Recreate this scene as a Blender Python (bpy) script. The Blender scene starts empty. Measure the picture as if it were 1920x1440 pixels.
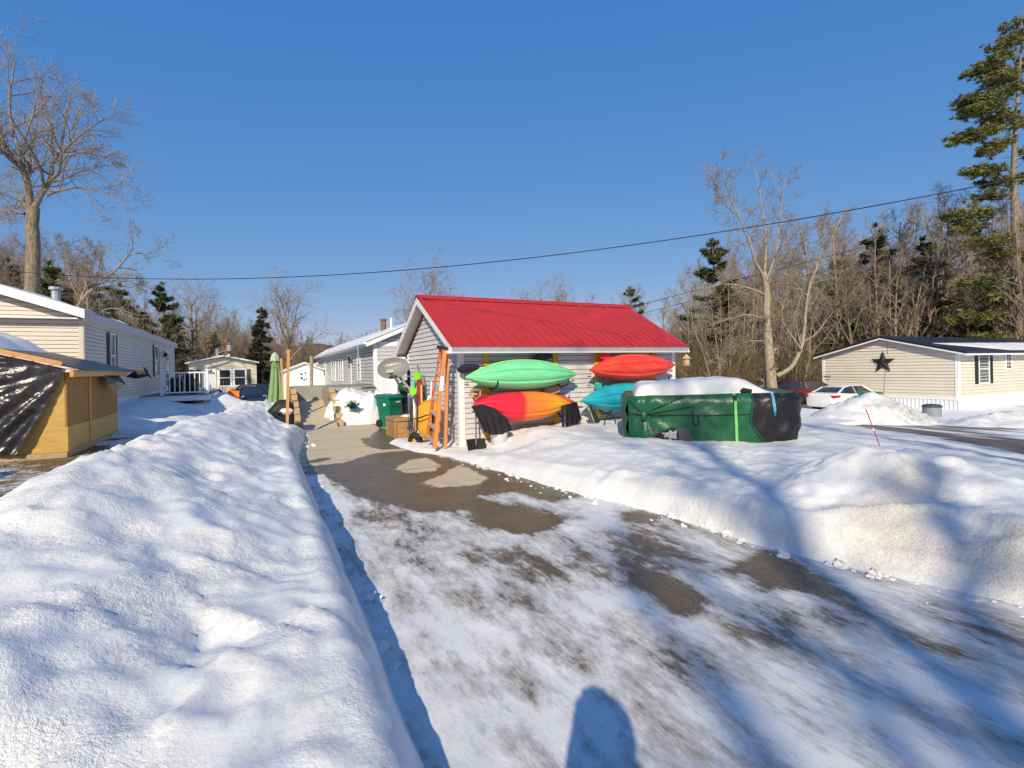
import bpy, bmesh, math, random
from mathutils import Vector, Matrix, noise, Euler
R_ = math.radians
scene = bpy.context.scene
col = scene.collection
V = Vector
random.seed(7)

# ------------------------------------------------------------------ helpers
def sm(a):
    a = max(0.0, min(1.0, a)); return a*a*(3-2*a)
def lerp(a, b, t): return a+(b-a)*t
def pl(x, pts):
    if x <= pts[0][0]: return pts[0][1]
    for (a, b), (c, d) in zip(pts, pts[1:]):
        if x <= c: return b+(d-b)*(x-a)/(c-a)
    return pts[-1][1]
def fbm(x, y, z=0.0, o=4): return noise.fractal(V((x, y, z)), 0.9, 2.0, o)

class MB:
    def __init__(s): s.v=[]; s.f=[]; s.m=[]; s.cur=0
    def add(s, vs, fs):
        o=len(s.v); s.v += [tuple(p) for p in vs]
        for f in fs: s.f.append(tuple(i+o for i in f)); s.m.append(s.cur)
    def quad(s, a, b, c, d): s.add([a,b,c,d],[(0,1,2,3)])
    def tri(s, a, b, c): s.add([a,b,c],[(0,1,2)])
    def hexa(s, p):   # 8 points: bottom 0-3 ccw, top 4-7
        s.add(p,[(3,2,1,0),(4,5,6,7),(0,1,5,4),(1,2,6,5),(2,3,7,6),(3,0,4,7)])
    def box(s, c, d, rot=None):
        x,y,z=d[0]/2,d[1]/2,d[2]/2
        p=[V(q) for q in((-x,-y,-z),(x,-y,-z),(x,y,-z),(-x,y,-z),(-x,-y,z),(x,-y,z),(x,y,z),(-x,y,z))]
        if rot is not None:
            if not isinstance(rot, Matrix): rot=Euler(rot).to_matrix()
            p=[rot@q for q in p]
        s.hexa([V(c)+q for q in p])
    def bar(s, a, b, w, h, up=(0,0,1)):   # rectangular bar from a to b
        a=V(a); b=V(b); t=(b-a).normalized(); u=V(up)
        if abs(t.dot(u))>0.98: u=V((0,1,0))
        x=t.cross(u).normalized(); y=x.cross(t).normalized()
        s.hexa([a-x*w/2-y*h/2,a+x*w/2-y*h/2,b+x*w/2-y*h/2,b-x*w/2-y*h/2,a-x*w/2+y*h/2,a+x*w/2+y*h/2,b+x*w/2+y*h/2,b-x*w/2+y*h/2])
    def tube(s, pts, r, n=8, cap=True):
        pts=[V(p) for p in pts]
        if not isinstance(r,(list,tuple)): r=[r]*len(pts)
        rings=[]; prev=None
        for i,p in enumerate(pts):
            t=(pts[min(i+1,len(pts)-1)]-pts[max(i-1,0)])
            if t.length<1e-9: t=V((0,0,1))
            t.normalize()
            if prev is None:
                u=V((0,0,1)) if abs(t.z)<0.9 else V((1,0,0))
                x=t.cross(u).normalized()
            else:
                x=(prev-t*prev.dot(t))
                x=x.normalized() if x.length>1e-6 else t.orthogonal().normalized()
            prev=x; y=t.cross(x)
            rings.append([p+(x*math.cos(2*math.pi*k/n)+y*math.sin(2*math.pi*k/n))*r[i] for k in range(n)])
        s.loft(rings, cap)
    def loft(s, rings, cap=True, closed=True):
        n=len(rings[0]); vs=[p for r in rings for p in r]; fs=[]
        for i in range(len(rings)-1):
            for k in range(n if closed else n-1):
                a=i*n+k; b=i*n+(k+1)%n
                fs.append((a,b,b+n,a+n))
        if cap and closed:
            fs.append(tuple(range(n-1,-1,-1))); o=(len(rings)-1)*n; fs.append(tuple(range(o,o+n)))
        s.add(vs,fs)
    def lathe(s, prof, c=(0,0,0), n=20, axis=None):   # prof: (r,z)
        M=Matrix.Identity(3) if axis is None else V((0,0,1)).rotation_difference(V(axis)).to_matrix()
        s.loft([[V(c)+M@V((r*math.cos(2*math.pi*k/n),r*math.sin(2*math.pi*k/n),z)) for k in range(n)] for r,z in prof])
    def ball(s, c, r, n=10, m=6, jit=0.0):
        if not isinstance(r,(list,tuple)): r=(r,r,r)
        rings=[]
        for i in range(m+1):
            a=-math.pi/2+math.pi*i/m
            rr=max(math.cos(a),0.02)
            ring=[]
            for k in range(n):
                d=V((rr*math.cos(2*math.pi*k/n),rr*math.sin(2*math.pi*k/n),math.sin(a)))
                j=1+jit*noise.noise(d*1.7+V(c))
                ring.append(V(c)+V((d.x*r[0]*j,d.y*r[1]*j,d.z*r[2]*j)))
            rings.append(ring)
        s.loft(rings)
    def build(s, name, mats, parent=None, smooth=False, fix=False, ang=None):
        me=bpy.data.meshes.new(name)
        me.from_pydata(s.v,[],s.f)
        if not isinstance(mats,(list,tuple)): mats=[mats]
        for m in mats: me.materials.append(m)
        if len(mats)>1: me.polygons.foreach_set('material_index', s.m)
        if fix:
            bm=bmesh.new(); bm.from_mesh(me); bmesh.ops.recalc_face_normals(bm,faces=bm.faces); bm.to_mesh(me); bm.free()
        if smooth or ang:
            me.polygons.foreach_set('use_smooth',[True]*len(me.polygons))
            if ang: me.set_sharp_from_angle(angle=R_(ang))
        me.update()
        o=bpy.data.objects.new(name,me); col.objects.link(o)
        if parent is not None: attach(o,parent)
        return o

def attach(o, parent):
    o.parent=parent
    if parent.type=='EMPTY':
        M=Matrix.Translation(parent.location)@Euler(parent.rotation_euler).to_matrix().to_4x4()
        o.matrix_parent_inverse=M.inverted()
def tag(o, label=None, cat=None, group=None, kind=None):
    if label: o['label']=label
    if cat: o['category']=cat
    if group: o['group']=group
    if kind: o['kind']=kind
    return o
def thing(name, label, cat, loc=(0,0,0), group=None):
    o=bpy.data.objects.new(name,None); col.objects.link(o); o.location=loc; o.empty_display_size=0.2
    return tag(o,label,cat,group)
def dup(root, loc, rotz=0, sc=1.0, label=None, group=None):
    r=root.copy(); col.objects.link(r); r.location=loc; r.rotation_euler=(0,0,rotz)
    r.scale=sc if isinstance(sc,(tuple,list)) else (sc,sc,sc)
    if label: r['label']=label
    if group: r['group']=group
    for ch in list(root.children):
        c=ch.copy(); col.objects.link(c); c.parent=r
        for g in ch.children:
            d=g.copy(); col.objects.link(d); d.parent=c
    return r

# ------------------------------------------------------------------ materials
def nt(name):
    m=bpy.data.materials.new(name); m.use_nodes=True
    return m, m.node_tree.nodes, m.node_tree.links, m.node_tree.nodes['Principled BSDF']
def mat(name, c, rough=0.6, metal=0.0, var=0.0, vs=6.0, bump=0.0, bs=40.0, c2=None, stretch=None, spec=0.4, det=5.0):
    m,N,L,b=nt(name)
    b.inputs['Base Color'].default_value=(*c,1); b.inputs['Roughness'].default_value=rough; b.inputs['Metallic'].default_value=metal
    b.inputs['Specular IOR Level'].default_value=spec
    tc=N.new('ShaderNodeTexCoord'); src=tc.outputs['Object']
    if stretch:
        mp=N.new('ShaderNodeMapping'); mp.inputs['Scale'].default_value=stretch; L.new(src,mp.inputs['Vector']); src=mp.outputs['Vector']
    if var>0 or c2:
        n=N.new('ShaderNodeTexNoise'); n.inputs['Scale'].default_value=vs; n.inputs['Detail'].default_value=det; n.inputs['Roughness'].default_value=0.65
        L.new(src,n.inputs['Vector'])
        r=N.new('ShaderNodeValToRGB'); r.color_ramp.elements[0].position=0.3; r.color_ramp.elements[1].position=0.7
        if c2: e0,e1=c,c2
        else: e0=tuple(x*(1-var) for x in c); e1=tuple(min(1,x*(1+var)) for x in c)
        r.color_ramp.elements[0].color=(*e0,1); r.color_ramp.elements[1].color=(*e1,1)
        L.new(n.outputs['Fac'],r.inputs['Fac']); L.new(r.outputs['Color'],b.inputs['Base Color'])
    if bump>0:
        n2=N.new('ShaderNodeTexNoise'); n2.inputs['Scale'].default_value=bs; n2.inputs['Detail'].default_value=4; L.new(src,n2.inputs['Vector'])
        bp=N.new('ShaderNodeBump'); bp.inputs['Strength'].default_value=bump; bp.inputs['Distance'].default_value=0.02
        L.new(n2.outputs['Fac'],bp.inputs['Height']); L.new(bp.outputs['Normal'],b.inputs['Normal'])
    return m

def math_node(N,L,op,a,b=None,clamp=False):
    n=N.new('ShaderNodeMath'); n.operation=op; n.use_clamp=clamp
    for i,x in enumerate((a,b)):
        if x is None: continue
        if isinstance(x,(int,float)): n.inputs[i].default_value=x
        else: L.new(x,n.inputs[i])
    return n.outputs[0]
def tex_noise(N,L,src,scale,detail=5,rough=0.6):
    n=N.new('ShaderNodeTexNoise'); n.inputs['Scale'].default_value=scale; n.inputs['Detail'].default_value=detail; n.inputs['Roughness'].default_value=rough
    L.new(src,n.inputs['Vector']); return n.outputs['Fac']
def ramp(N,L,fac,stops):
    r=N.new('ShaderNodeValToRGB'); e=r.color_ramp.elements
    e[0].position=stops[0][0]; e[0].color=(*stops[0][1],1); e[1].position=stops[-1][0]; e[1].color=(*stops[-1][1],1)
    for p,c in stops[1:-1]:
        x=e.new(p); x.color=(*c,1)
    L.new(fac,r.inputs['Fac']); return r.outputs['Color']
def mixc(N,L,fac,a,b):
    n=N.new('ShaderNodeMix'); n.data_type='RGBA'
    L.new(fac,n.inputs[0])
    for i,x in ((6,a),(7,b)):
        if isinstance(x,tuple): n.inputs[i].default_value=(*x,1)
        else: L.new(x,n.inputs[i])
    return n.outputs[2]

def snow_mat(name, dirt=True):
    """granular old snow; vertex attribute 'dirt' carries where sand and soil lie in it"""
    m,N,L,b=nt(name)
    tc=N.new('ShaderNodeTexCoord'); src=tc.outputs['Object']
    big=tex_noise(N,L,src,0.9,6,0.6)
    base=ramp(N,L,big,[(0.3,(0.735,0.72,0.695)),(0.7,(0.785,0.77,0.745))])
    if dirt:
        at=N.new('ShaderNodeAttribute'); at.attribute_name='dirt'
        n=tex_noise(N,L,src,4.5,9,0.75); n3=tex_noise(N,L,src,38,4,0.7)
        k=math_node(N,L,'MULTIPLY',n,n3)
        k=math_node(N,L,'ADD',k,math_node(N,L,'MULTIPLY',at.outputs['Fac'],0.34))
        f=math_node(N,L,'MULTIPLY',math_node(N,L,'SUBTRACT',k,0.33,True),3.0,True)
        gr=tex_noise(N,L,src,120,3,0.8); f=math_node(N,L,'MULTIPLY',f,math_node(N,L,'ADD',0.22,math_node(N,L,'MULTIPLY',math_node(N,L,'SUBTRACT',gr,0.42,True),3.0)),True)
        base=mixc(N,L,f,base,(0.30,0.245,0.19))
    sk_=tex_noise(N,L,src,55,2,0.5); sp_=math_node(N,L,'MULTIPLY',math_node(N,L,'GREATER_THAN',sk_,0.735),0.35)
    base=mixc(N,L,sp_,base,(0.28,0.24,0.19))
    L.new(base,b.inputs['Base Color'])
    b.inputs['Roughness'].default_value=0.55; b.inputs['Specular IOR Level'].default_value=0.35
    b.inputs['Subsurface Weight'].default_value=0.0
    h1=tex_noise(N,L,src,7,8,0.62); h2=tex_noise(N,L,src,90,3,0.7); h3=tex_noise(N,L,src,26,4,0.6)
    h=math_node(N,L,'ADD',math_node(N,L,'MULTIPLY',h1,0.7),math_node(N,L,'MULTIPLY',h2,0.26))
    h=math_node(N,L,'ADD',h,math_node(N,L,'MULTIPLY',h3,0.48))
    pt=ramp(N,L,tex_noise(N,L,src,1.3,5,0.65),[(0.38,(0.12,0.12,0.12)),(0.62,(0.85,0.85,0.85))])   # glazed and granular patches
    bp=N.new('ShaderNodeBump'); L.new(pt,bp.inputs['Strength']); bp.inputs['Distance'].default_value=0.035
    L.new(math_node(N,L,'ADD',0.30,math_node(N,L,'MULTIPLY',pt,0.40)),b.inputs['Roughness'])
    L.new(h,bp.inputs['Height']); L.new(bp.outputs['Normal'],b.inputs['Normal'])
    return m

SNOW=snow_mat('snow'); CLEAN=snow_mat('clean_snow',False)

def drive_mat():
    m,N,L,b=nt('icy_driveway')
    tc=N.new('ShaderNodeTexCoord'); src=tc.outputs['Object']
    at=N.new('ShaderNodeAttribute'); at.attribute_name='bare'
    ad=N.new('ShaderNodeAttribute'); ad.attribute_name='dry'
    mp=N.new('ShaderNodeMapping'); mp.inputs['Scale'].default_value=(1.5,0.55,1.0); mp.inputs['Rotation'].default_value=(0,0,R_(-14)); L.new(src,mp.inputs['Vector'])
    n1=tex_noise(N,L,mp.outputs['Vector'],1.9,12,0.70); n2=tex_noise(N,L,mp.outputs['Vector'],12,10,0.78); n3=tex_noise(N,L,src,70,3,0.7)
    nn=math_node(N,L,'ADD',math_node(N,L,'MULTIPLY',n1,0.74),math_node(N,L,'MULTIPLY',n2,0.26))
    k=math_node(N,L,'ADD',at.outputs['Fac'],math_node(N,L,'MULTIPLY',math_node(N,L,'SUBTRACT',nn,0.5),2.3))
    bare=math_node(N,L,'MULTIPLY',math_node(N,L,'SUBTRACT',k,0.48),6.0,True)
    # thin grey ice over the tarmac next to the bare parts
    thin=math_node(N,L,'MULTIPLY',math_node(N,L,'SUBTRACT',k,0.17),2.6,True)
    thin=math_node(N,L,'MULTIPLY',thin,math_node(N,L,'ADD',0.25,n2))
    asph=ramp(N,L,n3,[(0.28,(0.026,0.017,0.009)),(0.50,(0.092,0.062,0.030)),(0.72,(0.34,0.24,0.125))])
    n4=tex_noise(N,L,src,1.4,6,0.6)
    asph=mixc(N,L,math_node(N,L,'MULTIPLY',ramp(N,L,n4,[(0.35,(0,0,0)),(0.65,(1,1,1))]),0.5),asph,(0.20,0.138,0.068))
    conc=ramp(N,L,tex_noise(N,L,src,9,8,0.7),[(0.3,(0.50,0.40,0.245)),(0.7,(0.64,0.525,0.345))])
    dk=math_node(N,L,'ADD',ad.outputs['Fac'],math_node(N,L,'MULTIPLY',math_node(N,L,'SUBTRACT',nn,0.5),0.9))
    dry=math_node(N,L,'MULTIPLY',math_node(N,L,'SUBTRACT',dk,0.46),14.0,True)
    ground=mixc(N,L,dry,asph,conc)
    # saw joints across the slabs
    sx=N.new('ShaderNodeSeparateXYZ'); L.new(src,sx.inputs[0])
    y2=math_node(N,L,'ADD',sx.outputs['Y'],math_node(N,L,'MULTIPLY',sx.outputs['X'],0.03))
    jt=math_node(N,L,'ABSOLUTE',math_node(N,L,'SUBTRACT',math_node(N,L,'FRACT',math_node(N,L,'MULTIPLY',y2,0.62)),0.5))
    jl=math_node(N,L,'LESS_THAN',jt,0.011)
    far=math_node(N,L,'GREATER_THAN',sx.outputs['Y'],7.5)
    ground=mixc(N,L,math_node(N,L,'MULTIPLY',math_node(N,L,'MULTIPLY',jl,far),0.75),ground,(0.05,0.04,0.03))
    ice=ramp(N,L,nn,[(0.30,(0.79,0.775,0.75)),(0.47,(0.72,0.70,0.675)),(0.56,(0.55,0.525,0.495)),(0.66,(0.30,0.25,0.195))])
    speck=math_node(N,L,'MULTIPLY',math_node(N,L,'GREATER_THAN',n3,0.66),0.35)
    ice=mixc(N,L,speck,ice,(0.35,0.3,0.25))
    ice=mixc(N,L,math_node(N,L,'MULTIPLY',thin,0.95,True),ice,(0.235,0.19,0.15))
    L.new(mixc(N,L,bare,ice,ground),b.inputs['Base Color'])
    wet=math_node(N,L,'MULTIPLY',bare,math_node(N,L,'SUBTRACT',1.0,dry))
    r=math_node(N,L,'SUBTRACT',0.62,math_node(N,L,'MULTIPLY',wet,0.22))
    L.new(r,b.inputs['Roughness']); b.inputs['Specular IOR Level'].default_value=0.4
    h=math_node(N,L,'MULTIPLY',math_node(N,L,'ADD',nn,math_node(N,L,'MULTIPLY',n3,0.08)),math_node(N,L,'SUBTRACT',1.0,math_node(N,L,'MULTIPLY',bare,0.8)))
    h=math_node(N,L,'SUBTRACT',h,math_node(N,L,'MULTIPLY',bare,0.35))
    bp=N.new('ShaderNodeBump'); bp.inputs['Strength'].default_value=0.5; bp.inputs['Distance'].default_value=0.04
    L.new(h,bp.inputs['Height']); L.new(bp.outputs['Normal'],b.inputs['Normal'])
    return m
def ground_mat():
    m,N,L,b=nt('ground_cover')
    tc=N.new('ShaderNodeTexCoord'); src=tc.outputs['Object']
    at=N.new('ShaderNodeAttribute'); at.attribute_name='bare'
    n1=tex_noise(N,L,src,0.9,10,0.7); n2=tex_noise(N,L,src,30,6,0.7); n3=tex_noise(N,L,src,5,6,0.7)
    k=math_node(N,L,'ADD',at.outputs['Fac'],math_node(N,L,'MULTIPLY',math_node(N,L,'SUBTRACT',n1,0.5),1.4))
    bare=math_node(N,L,'MULTIPLY',math_node(N,L,'SUBTRACT',k,0.5),9.0,True)
    lit=ramp(N,L,math_node(N,L,'MULTIPLY',math_node(N,L,'ADD',n2,n3),0.5),[(0.3,(0.055,0.038,0.022)),(0.5,(0.21,0.14,0.065)),(0.7,(0.40,0.28,0.14))])
    snow=ramp(N,L,n3,[(0.3,(0.80,0.81,0.84)),(0.7,(0.87,0.87,0.88))])
    L.new(mixc(N,L,bare,snow,lit),b.inputs['Base Color'])
    b.inputs['Roughness'].default_value=0.75; b.inputs['Specular IOR Level'].default_value=0.2
    bp=N.new('ShaderNodeBump'); bp.inputs['Strength'].default_value=0.7; bp.inputs['Distance'].default_value=0.06
    L.new(math_node(N,L,'ADD',n2,n3),bp.inputs['Height']); L.new(bp.outputs['Normal'],b.inputs['Normal'])
    return m
def road_mat():
    m,N,L,b=nt('slushy_road')
    tc=N.new('ShaderNodeTexCoord'); src=tc.outputs['Object']
    at=N.new('ShaderNodeAttribute'); at.attribute_name='bare'
    mp=N.new('ShaderNodeMapping'); mp.inputs['Rotation'].default_value=(0,0,R_(-18)); mp.inputs['Scale'].default_value=(2.6,0.35,1); L.new(src,mp.inputs['Vector'])
    n1=tex_noise(N,L,mp.outputs['Vector'],0.7,9,0.7); n2=tex_noise(N,L,src,60,4,0.7)
    k=math_node(N,L,'ADD',at.outputs['Fac'],math_node(N,L,'MULTIPLY',math_node(N,L,'SUBTRACT',n1,0.5),1.6))
    bare=math_node(N,L,'MULTIPLY',math_node(N,L,'SUBTRACT',k,0.5),6.0,True)
    asph=ramp(N,L,n2,[(0.3,(0.07,0.055,0.042)),(0.7,(0.22,0.18,0.135))])
    L.new(mixc(N,L,bare,(0.78,0.78,0.79),asph),b.inputs['Base Color'])
    b.inputs['Roughness'].default_value=0.6; b.inputs['Specular IOR Level'].default_value=0.3
    return m

M={}
def dm(k,*a,**kw): M[k]=mat(k,*a,**kw)
dm('white_trim',(0.80,0.80,0.79),0.45,var=0.05,vs=3)
dm('white_vinyl',(0.78,0.78,0.79),0.4,var=0.05,vs=2)
dm('grey_siding',(0.60,0.575,0.585),0.5,var=0.06,vs=2.2)
dm('grey_siding_house',(0.50,0.485,0.51),0.5,var=0.05,vs=2.2)
dm('siding_lip_shade',(0.12,0.11,0.105),0.8)  # dark tone painted as the shade line between siding courses
dm('siding_lip_shade_warm',(0.20,0.17,0.13),0.8)
dm('cream_siding',(0.70,0.635,0.515),0.5,var=0.06,vs=1.5)
dm('beige_siding',(0.62,0.55,0.475),0.5,var=0.06,vs=2)
dm('pale_siding',(0.62,0.57,0.45),0.55,var=0.05,vs=2)
dm('soffit',(0.62,0.60,0.58),0.6)
dm('red_metal',(0.44,0.032,0.034),0.5,var=0.13,vs=1.8,spec=0.18)
dm('dark_metal_roof',(0.018,0.018,0.03),0.4,var=0.2,vs=3)
dm('galv',(0.42,0.44,0.46),0.45,0.4,var=0.15,vs=5)
dm('grey_fascia',(0.45,0.46,0.47),0.5,var=0.1,vs=4)
dm('shingle',(0.10,0.095,0.09),0.8,var=0.3,vs=20)
dm('glass',(0.025,0.03,0.035),0.06,spec=0.7)
dm('curtain_glass',(0.10,0.13,0.12),0.15,spec=0.6)
dm('shutter_dark',(0.016,0.022,0.03),0.6)
dm('shutter_brown',(0.10,0.075,0.055),0.6)
dm('osb',(0.23,0.105,0.02),0.7,c2=(0.37,0.19,0.05),vs=14,bump=0.15,bs=60)
dm('plywood',(0.44,0.265,0.06),0.65,c2=(0.57,0.37,0.11),vs=5,stretch=(1,1,3))
dm('lumber',(0.56,0.42,0.21),0.65,c2=(0.64,0.48,0.26),vs=7,stretch=(1,1,6))
dm('orange_lumber',(0.55,0.27,0.10),0.6,var=0.15,vs=9)
dm('stake_wood',(0.52,0.25,0.08),0.65,c2=(0.62,0.33,0.12),vs=9,stretch=(6,6,0.8))
dm('timber',(0.34,0.25,0.15),0.75,c2=(0.50,0.37,0.21),vs=8)
dm('timber_end',(0.60,0.44,0.24),0.7,c2=(0.42,0.28,0.14),vs=14)
dm('grey_board',(0.30,0.285,0.25),0.7,var=0.12,vs=3)
dm('deck_wood',(0.26,0.25,0.19),0.75,var=0.2,vs=6)
dm('concrete',(0.56,0.455,0.29),0.75,var=0.12,vs=4,bump=0.2,bs=60)
dm('black_plastic',(0.015,0.015,0.016),0.45)
dm('black_rubber',(0.018,0.018,0.018),0.8)
dm('grey_plastic',(0.30,0.31,0.32),0.5,var=0.05)
dm('dish_grey',(0.20,0.195,0.185),0.5)
dm('dark_grey_metal',(0.09,0.09,0.095),0.5,0.3)
dm('bin_green',(0.006,0.155,0.085),0.4,var=0.08,vs=4)
dm('bag_green',(0.012,0.09,0.045),0.3,bump=0.5,bs=14)
dm('tan_plastic',(0.40,0.225,0.095),0.55,var=0.08,vs=5)
dm('ladder_orange',(0.78,0.15,0.025),0.45,var=0.06)
dm('ladder_rail',(0.72,0.26,0.07),0.45,var=0.08)
dm('alu',(0.55,0.56,0.57),0.4,0.5)
dm('lime',(0.20,0.62,0.03),0.4,var=0.1)
dm('lime_strap',(0.15,0.52,0.15),0.5)
dm('cyan_strap',(0.06,0.30,0.46),0.5)
dm('maroon',(0.26,0.012,0.045),0.4,c2=(0.36,0.05,0.05),vs=5)
dm('yellow',(0.75,0.42,0.02),0.45,var=0.08)
dm('mustard',(0.58,0.27,0.02),0.5,c2=(0.70,0.36,0.03),vs=6)
dm('rack_yellow',(0.66,0.40,0.03),0.6,var=0.12,vs=8)
dm('kayak_green',(0.15,0.58,0.26),0.4,c2=(0.22,0.70,0.35),vs=5,stretch=(0.5,1,3),spec=0.35)
dm('kayak_rim',(0.34,0.78,0.16),0.4)
dm('kayak_red',(0.74,0.026,0.024),0.42,c2=(0.86,0.095,0.045),vs=5,stretch=(0.5,1,3),spec=0.35)
dm('kayak_orange',(0.80,0.10,0.02),0.42)
dm('kayak_teal',(0.015,0.33,0.42),0.42,c2=(0.025,0.42,0.50),vs=1.6,spec=0.35)
dm('teal_blade',(0.04,0.50,0.50),0.4)
dm('red_blade',(0.72,0.03,0.05),0.4)
dm('paddle_black',(0.02,0.022,0.026),0.4)
dm('paddle_beige',(0.42,0.36,0.28),0.5,c2=(0.36,0.24,0.2),vs=8)
dm('canvas_green',(0.17,0.29,0.10),0.8,c2=(0.25,0.37,0.17),vs=4,bump=0.2,bs=60)
dm('canvas_pale',(0.40,0.50,0.36),0.8)
dm('tarp_green',(0.008,0.078,0.036),0.36,c2=(0.014,0.115,0.052),vs=2.5,bump=0.9,bs=6,spec=0.4)
dm('tarp_black',(0.013,0.012,0.014),0.36,var=0.3,vs=3,bump=0.9,bs=6,spec=0.4)
dm('grill_cover',(0.02,0.02,0.021),0.6,bump=0.3,bs=12)
dm('rope',(0.012,0.02,0.014),0.8)
dm('print_white',(0.5,0.5,0.52),0.6,c2=(0.08,0.08,0.10),vs=22)
dm('white_letters',(0.86,0.86,0.86),0.5)
dm('white_paint',(0.74,0.74,0.72),0.22,spec=0.6)
dm('blue_paint',(0.006,0.014,0.045),0.2,spec=0.7)
dm('dark_paint',(0.012,0.013,0.018),0.25,spec=0.6)
dm('red_paint',(0.10,0.008,0.012),0.25,spec=0.6)
dm('lamp_red',(0.50,0.01,0.012),0.2)
dm('lamp_clear',(0.55,0.56,0.52),0.15)
dm('rim',(0.45,0.45,0.46),0.35,0.6)
dm('marker_red',(0.45,0.015,0.02),0.5)
dm('snowblower_orange',(0.85,0.22,0.01),0.45)
dm('wire',(0.01,0.01,0.012),0.6)
dm('pole_brown',(0.22,0.11,0.06),0.8,var=0.2)
dm('bark',(0.10,0.075,0.055),0.9,c2=(0.36,0.285,0.205),vs=4,bump=1.0,bs=9,stretch=(3,3,0.8))
dm('bark_pale',(0.17,0.13,0.09),0.9,c2=(0.47,0.39,0.29),vs=4,bump=1.0,bs=9,stretch=(3,3,0.9))
dm('twig',(0.17,0.125,0.085),0.9,c2=(0.37,0.295,0.205),vs=0.8)
dm('twig_red',(0.19,0.125,0.098),0.9,c2=(0.35,0.265,0.20),vs=0.8)
dm('needle_pine',(0.050,0.070,0.022),0.7,c2=(0.25,0.23,0.055),vs=0.55)
dm('needle_dark',(0.035,0.050,0.020),0.7,c2=(0.115,0.115,0.034),vs=0.6)
dm('needle_spruce',(0.034,0.048,0.020),0.7,c2=(0.11,0.10,0.034),vs=0.7)
dm('brush',(0.11,0.075,0.040),0.9,c2=(0.25,0.185,0.095),vs=0.4)
dm('hill',(0.055,0.042,0.028),0.95,c2=(0.12,0.088,0.06),vs=0.35,bump=1.0,bs=1.0)
dm('cloth_dark',(0.03,0.035,0.05),0.8)
dm('skin',(0.55,0.32,0.22),0.6)
dm('birdwood',(0.55,0.38,0.22),0.7,var=0.15,vs=12)
dm('star_metal',(0.025,0.024,0.028),0.5,0.3)
dm('sand_weed',(0.38,0.30,0.12),0.9,var=0.3,vs=20)
dm('straw',(0.42,0.29,0.11),0.9,c2=(0.30,0.19,0.07),vs=12)
dm('steel_grey',(0.28,0.31,0.33),0.5,0.2,var=0.1)

# ------------------------------------------------------------------ camera, sun, sky
YAW=R_(26.565); Fv=V((math.sin(YAW),math.cos(YAW),0)); Rv=V((math.cos(YAW),-math.sin(YAW),0)); CAMH=1.75
cam=bpy.data.cameras.new('camera'); co=bpy.data.objects.new('camera',cam); col.objects.link(co)
cam.sensor_fit='HORIZONTAL'; cam.sensor_width=36; cam.lens=36*950/1920; cam.shift_y=-30/1920; cam.clip_end=2000; cam.clip_start=0.02
ro=math.atan(0.0193); c_,s_=math.cos(ro),math.sin(ro)
X_=c_*Rv-s_*V((0,0,1)); Y_=s_*Rv+c_*V((0,0,1)); Z_=-Fv
mw=Matrix((X_,Y_,Z_)).transposed().to_4x4(); mw.translation=V((0,0,CAMH)); co.matrix_world=mw
scene.camera=co
def proj(x,y,z):
    d=V((x,y,0)).dot(Fv); l=V((x,y,0)).dot(Rv); u2=l/d; v2=-(z-CAMH)/d
    return 960+950*(u2*c_+v2*s_), 690+950*(v2*c_-u2*s_), d
def unp(px,py,d):
    u=(px-960)/950; v=(py-690)/950
    a=u*c_-v*s_; b=v*c_+u*s_
    p=Fv*d+Rv*(a*d); return V((p.x,p.y,CAMH-b*d))
EL=R_(32.0); AZ=R_(34.0)
sd=V((math.sin(AZ)*math.cos(EL),math.cos(AZ)*math.cos(EL),-math.sin(EL)))
sun=bpy.data.lights.new('sun','SUN'); sun.energy=4.9; sun.angle=R_(0.6); sun.color=(1.0,0.885,0.665)
so=bpy.data.objects.new('sun',sun); col.objects.link(so); so.rotation_euler=sd.to_track_quat('-Z','Y').to_euler()
w=bpy.data.worlds.new('World'); scene.world=w; w.use_nodes=True
N=w.node_tree.nodes; L=w.node_tree.links
sky=N.new('ShaderNodeTexSky'); sky.sky_type='NISHITA'; sky.sun_disc=False; sky.sun_elevation=EL; sky.sun_rotation=AZ+math.pi
sky.altitude=200; sky.air_density=1.0; sky.dust_density=0.25; sky.ozone_density=2.0
hs=N.new('ShaderNodeHueSaturation'); hs.inputs['Saturation'].default_value=1.22; hs.inputs['Hue'].default_value=0.512
gm=N.new('ShaderNodeGamma'); gm.inputs['Gamma'].default_value=0.80; L.new(sky.outputs['Color'],gm.inputs['Color'])
L.new(gm.outputs['Color'],hs.inputs['Color'])
sp_=N.new('ShaderNodeSeparateColor'); cb_=N.new('ShaderNodeCombineColor'); L.new(hs.outputs['Color'],sp_.inputs['Color'])
SB=0.15   # grade the sky to the deep clear blue of the photograph, channel by channel
for i_,(k_,g_) in enumerate(((0.66,1.0),(0.578,0.565),(0.726,0.25))):
    v_=math_node(N,L,'POWER',math_node(N,L,'MULTIPLY',sp_.outputs[i_],SB),g_); L.new(math_node(N,L,'MULTIPLY',v_,k_/SB),cb_.inputs[i_])
bg=N['Background']; L.new(cb_.outputs['Color'],bg.inputs['Color']); bg.inputs['Strength'].default_value=0.15
scene.view_settings.view_transform='Standard'; scene.view_settings.look='None'; scene.view_settings.exposure=0
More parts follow.
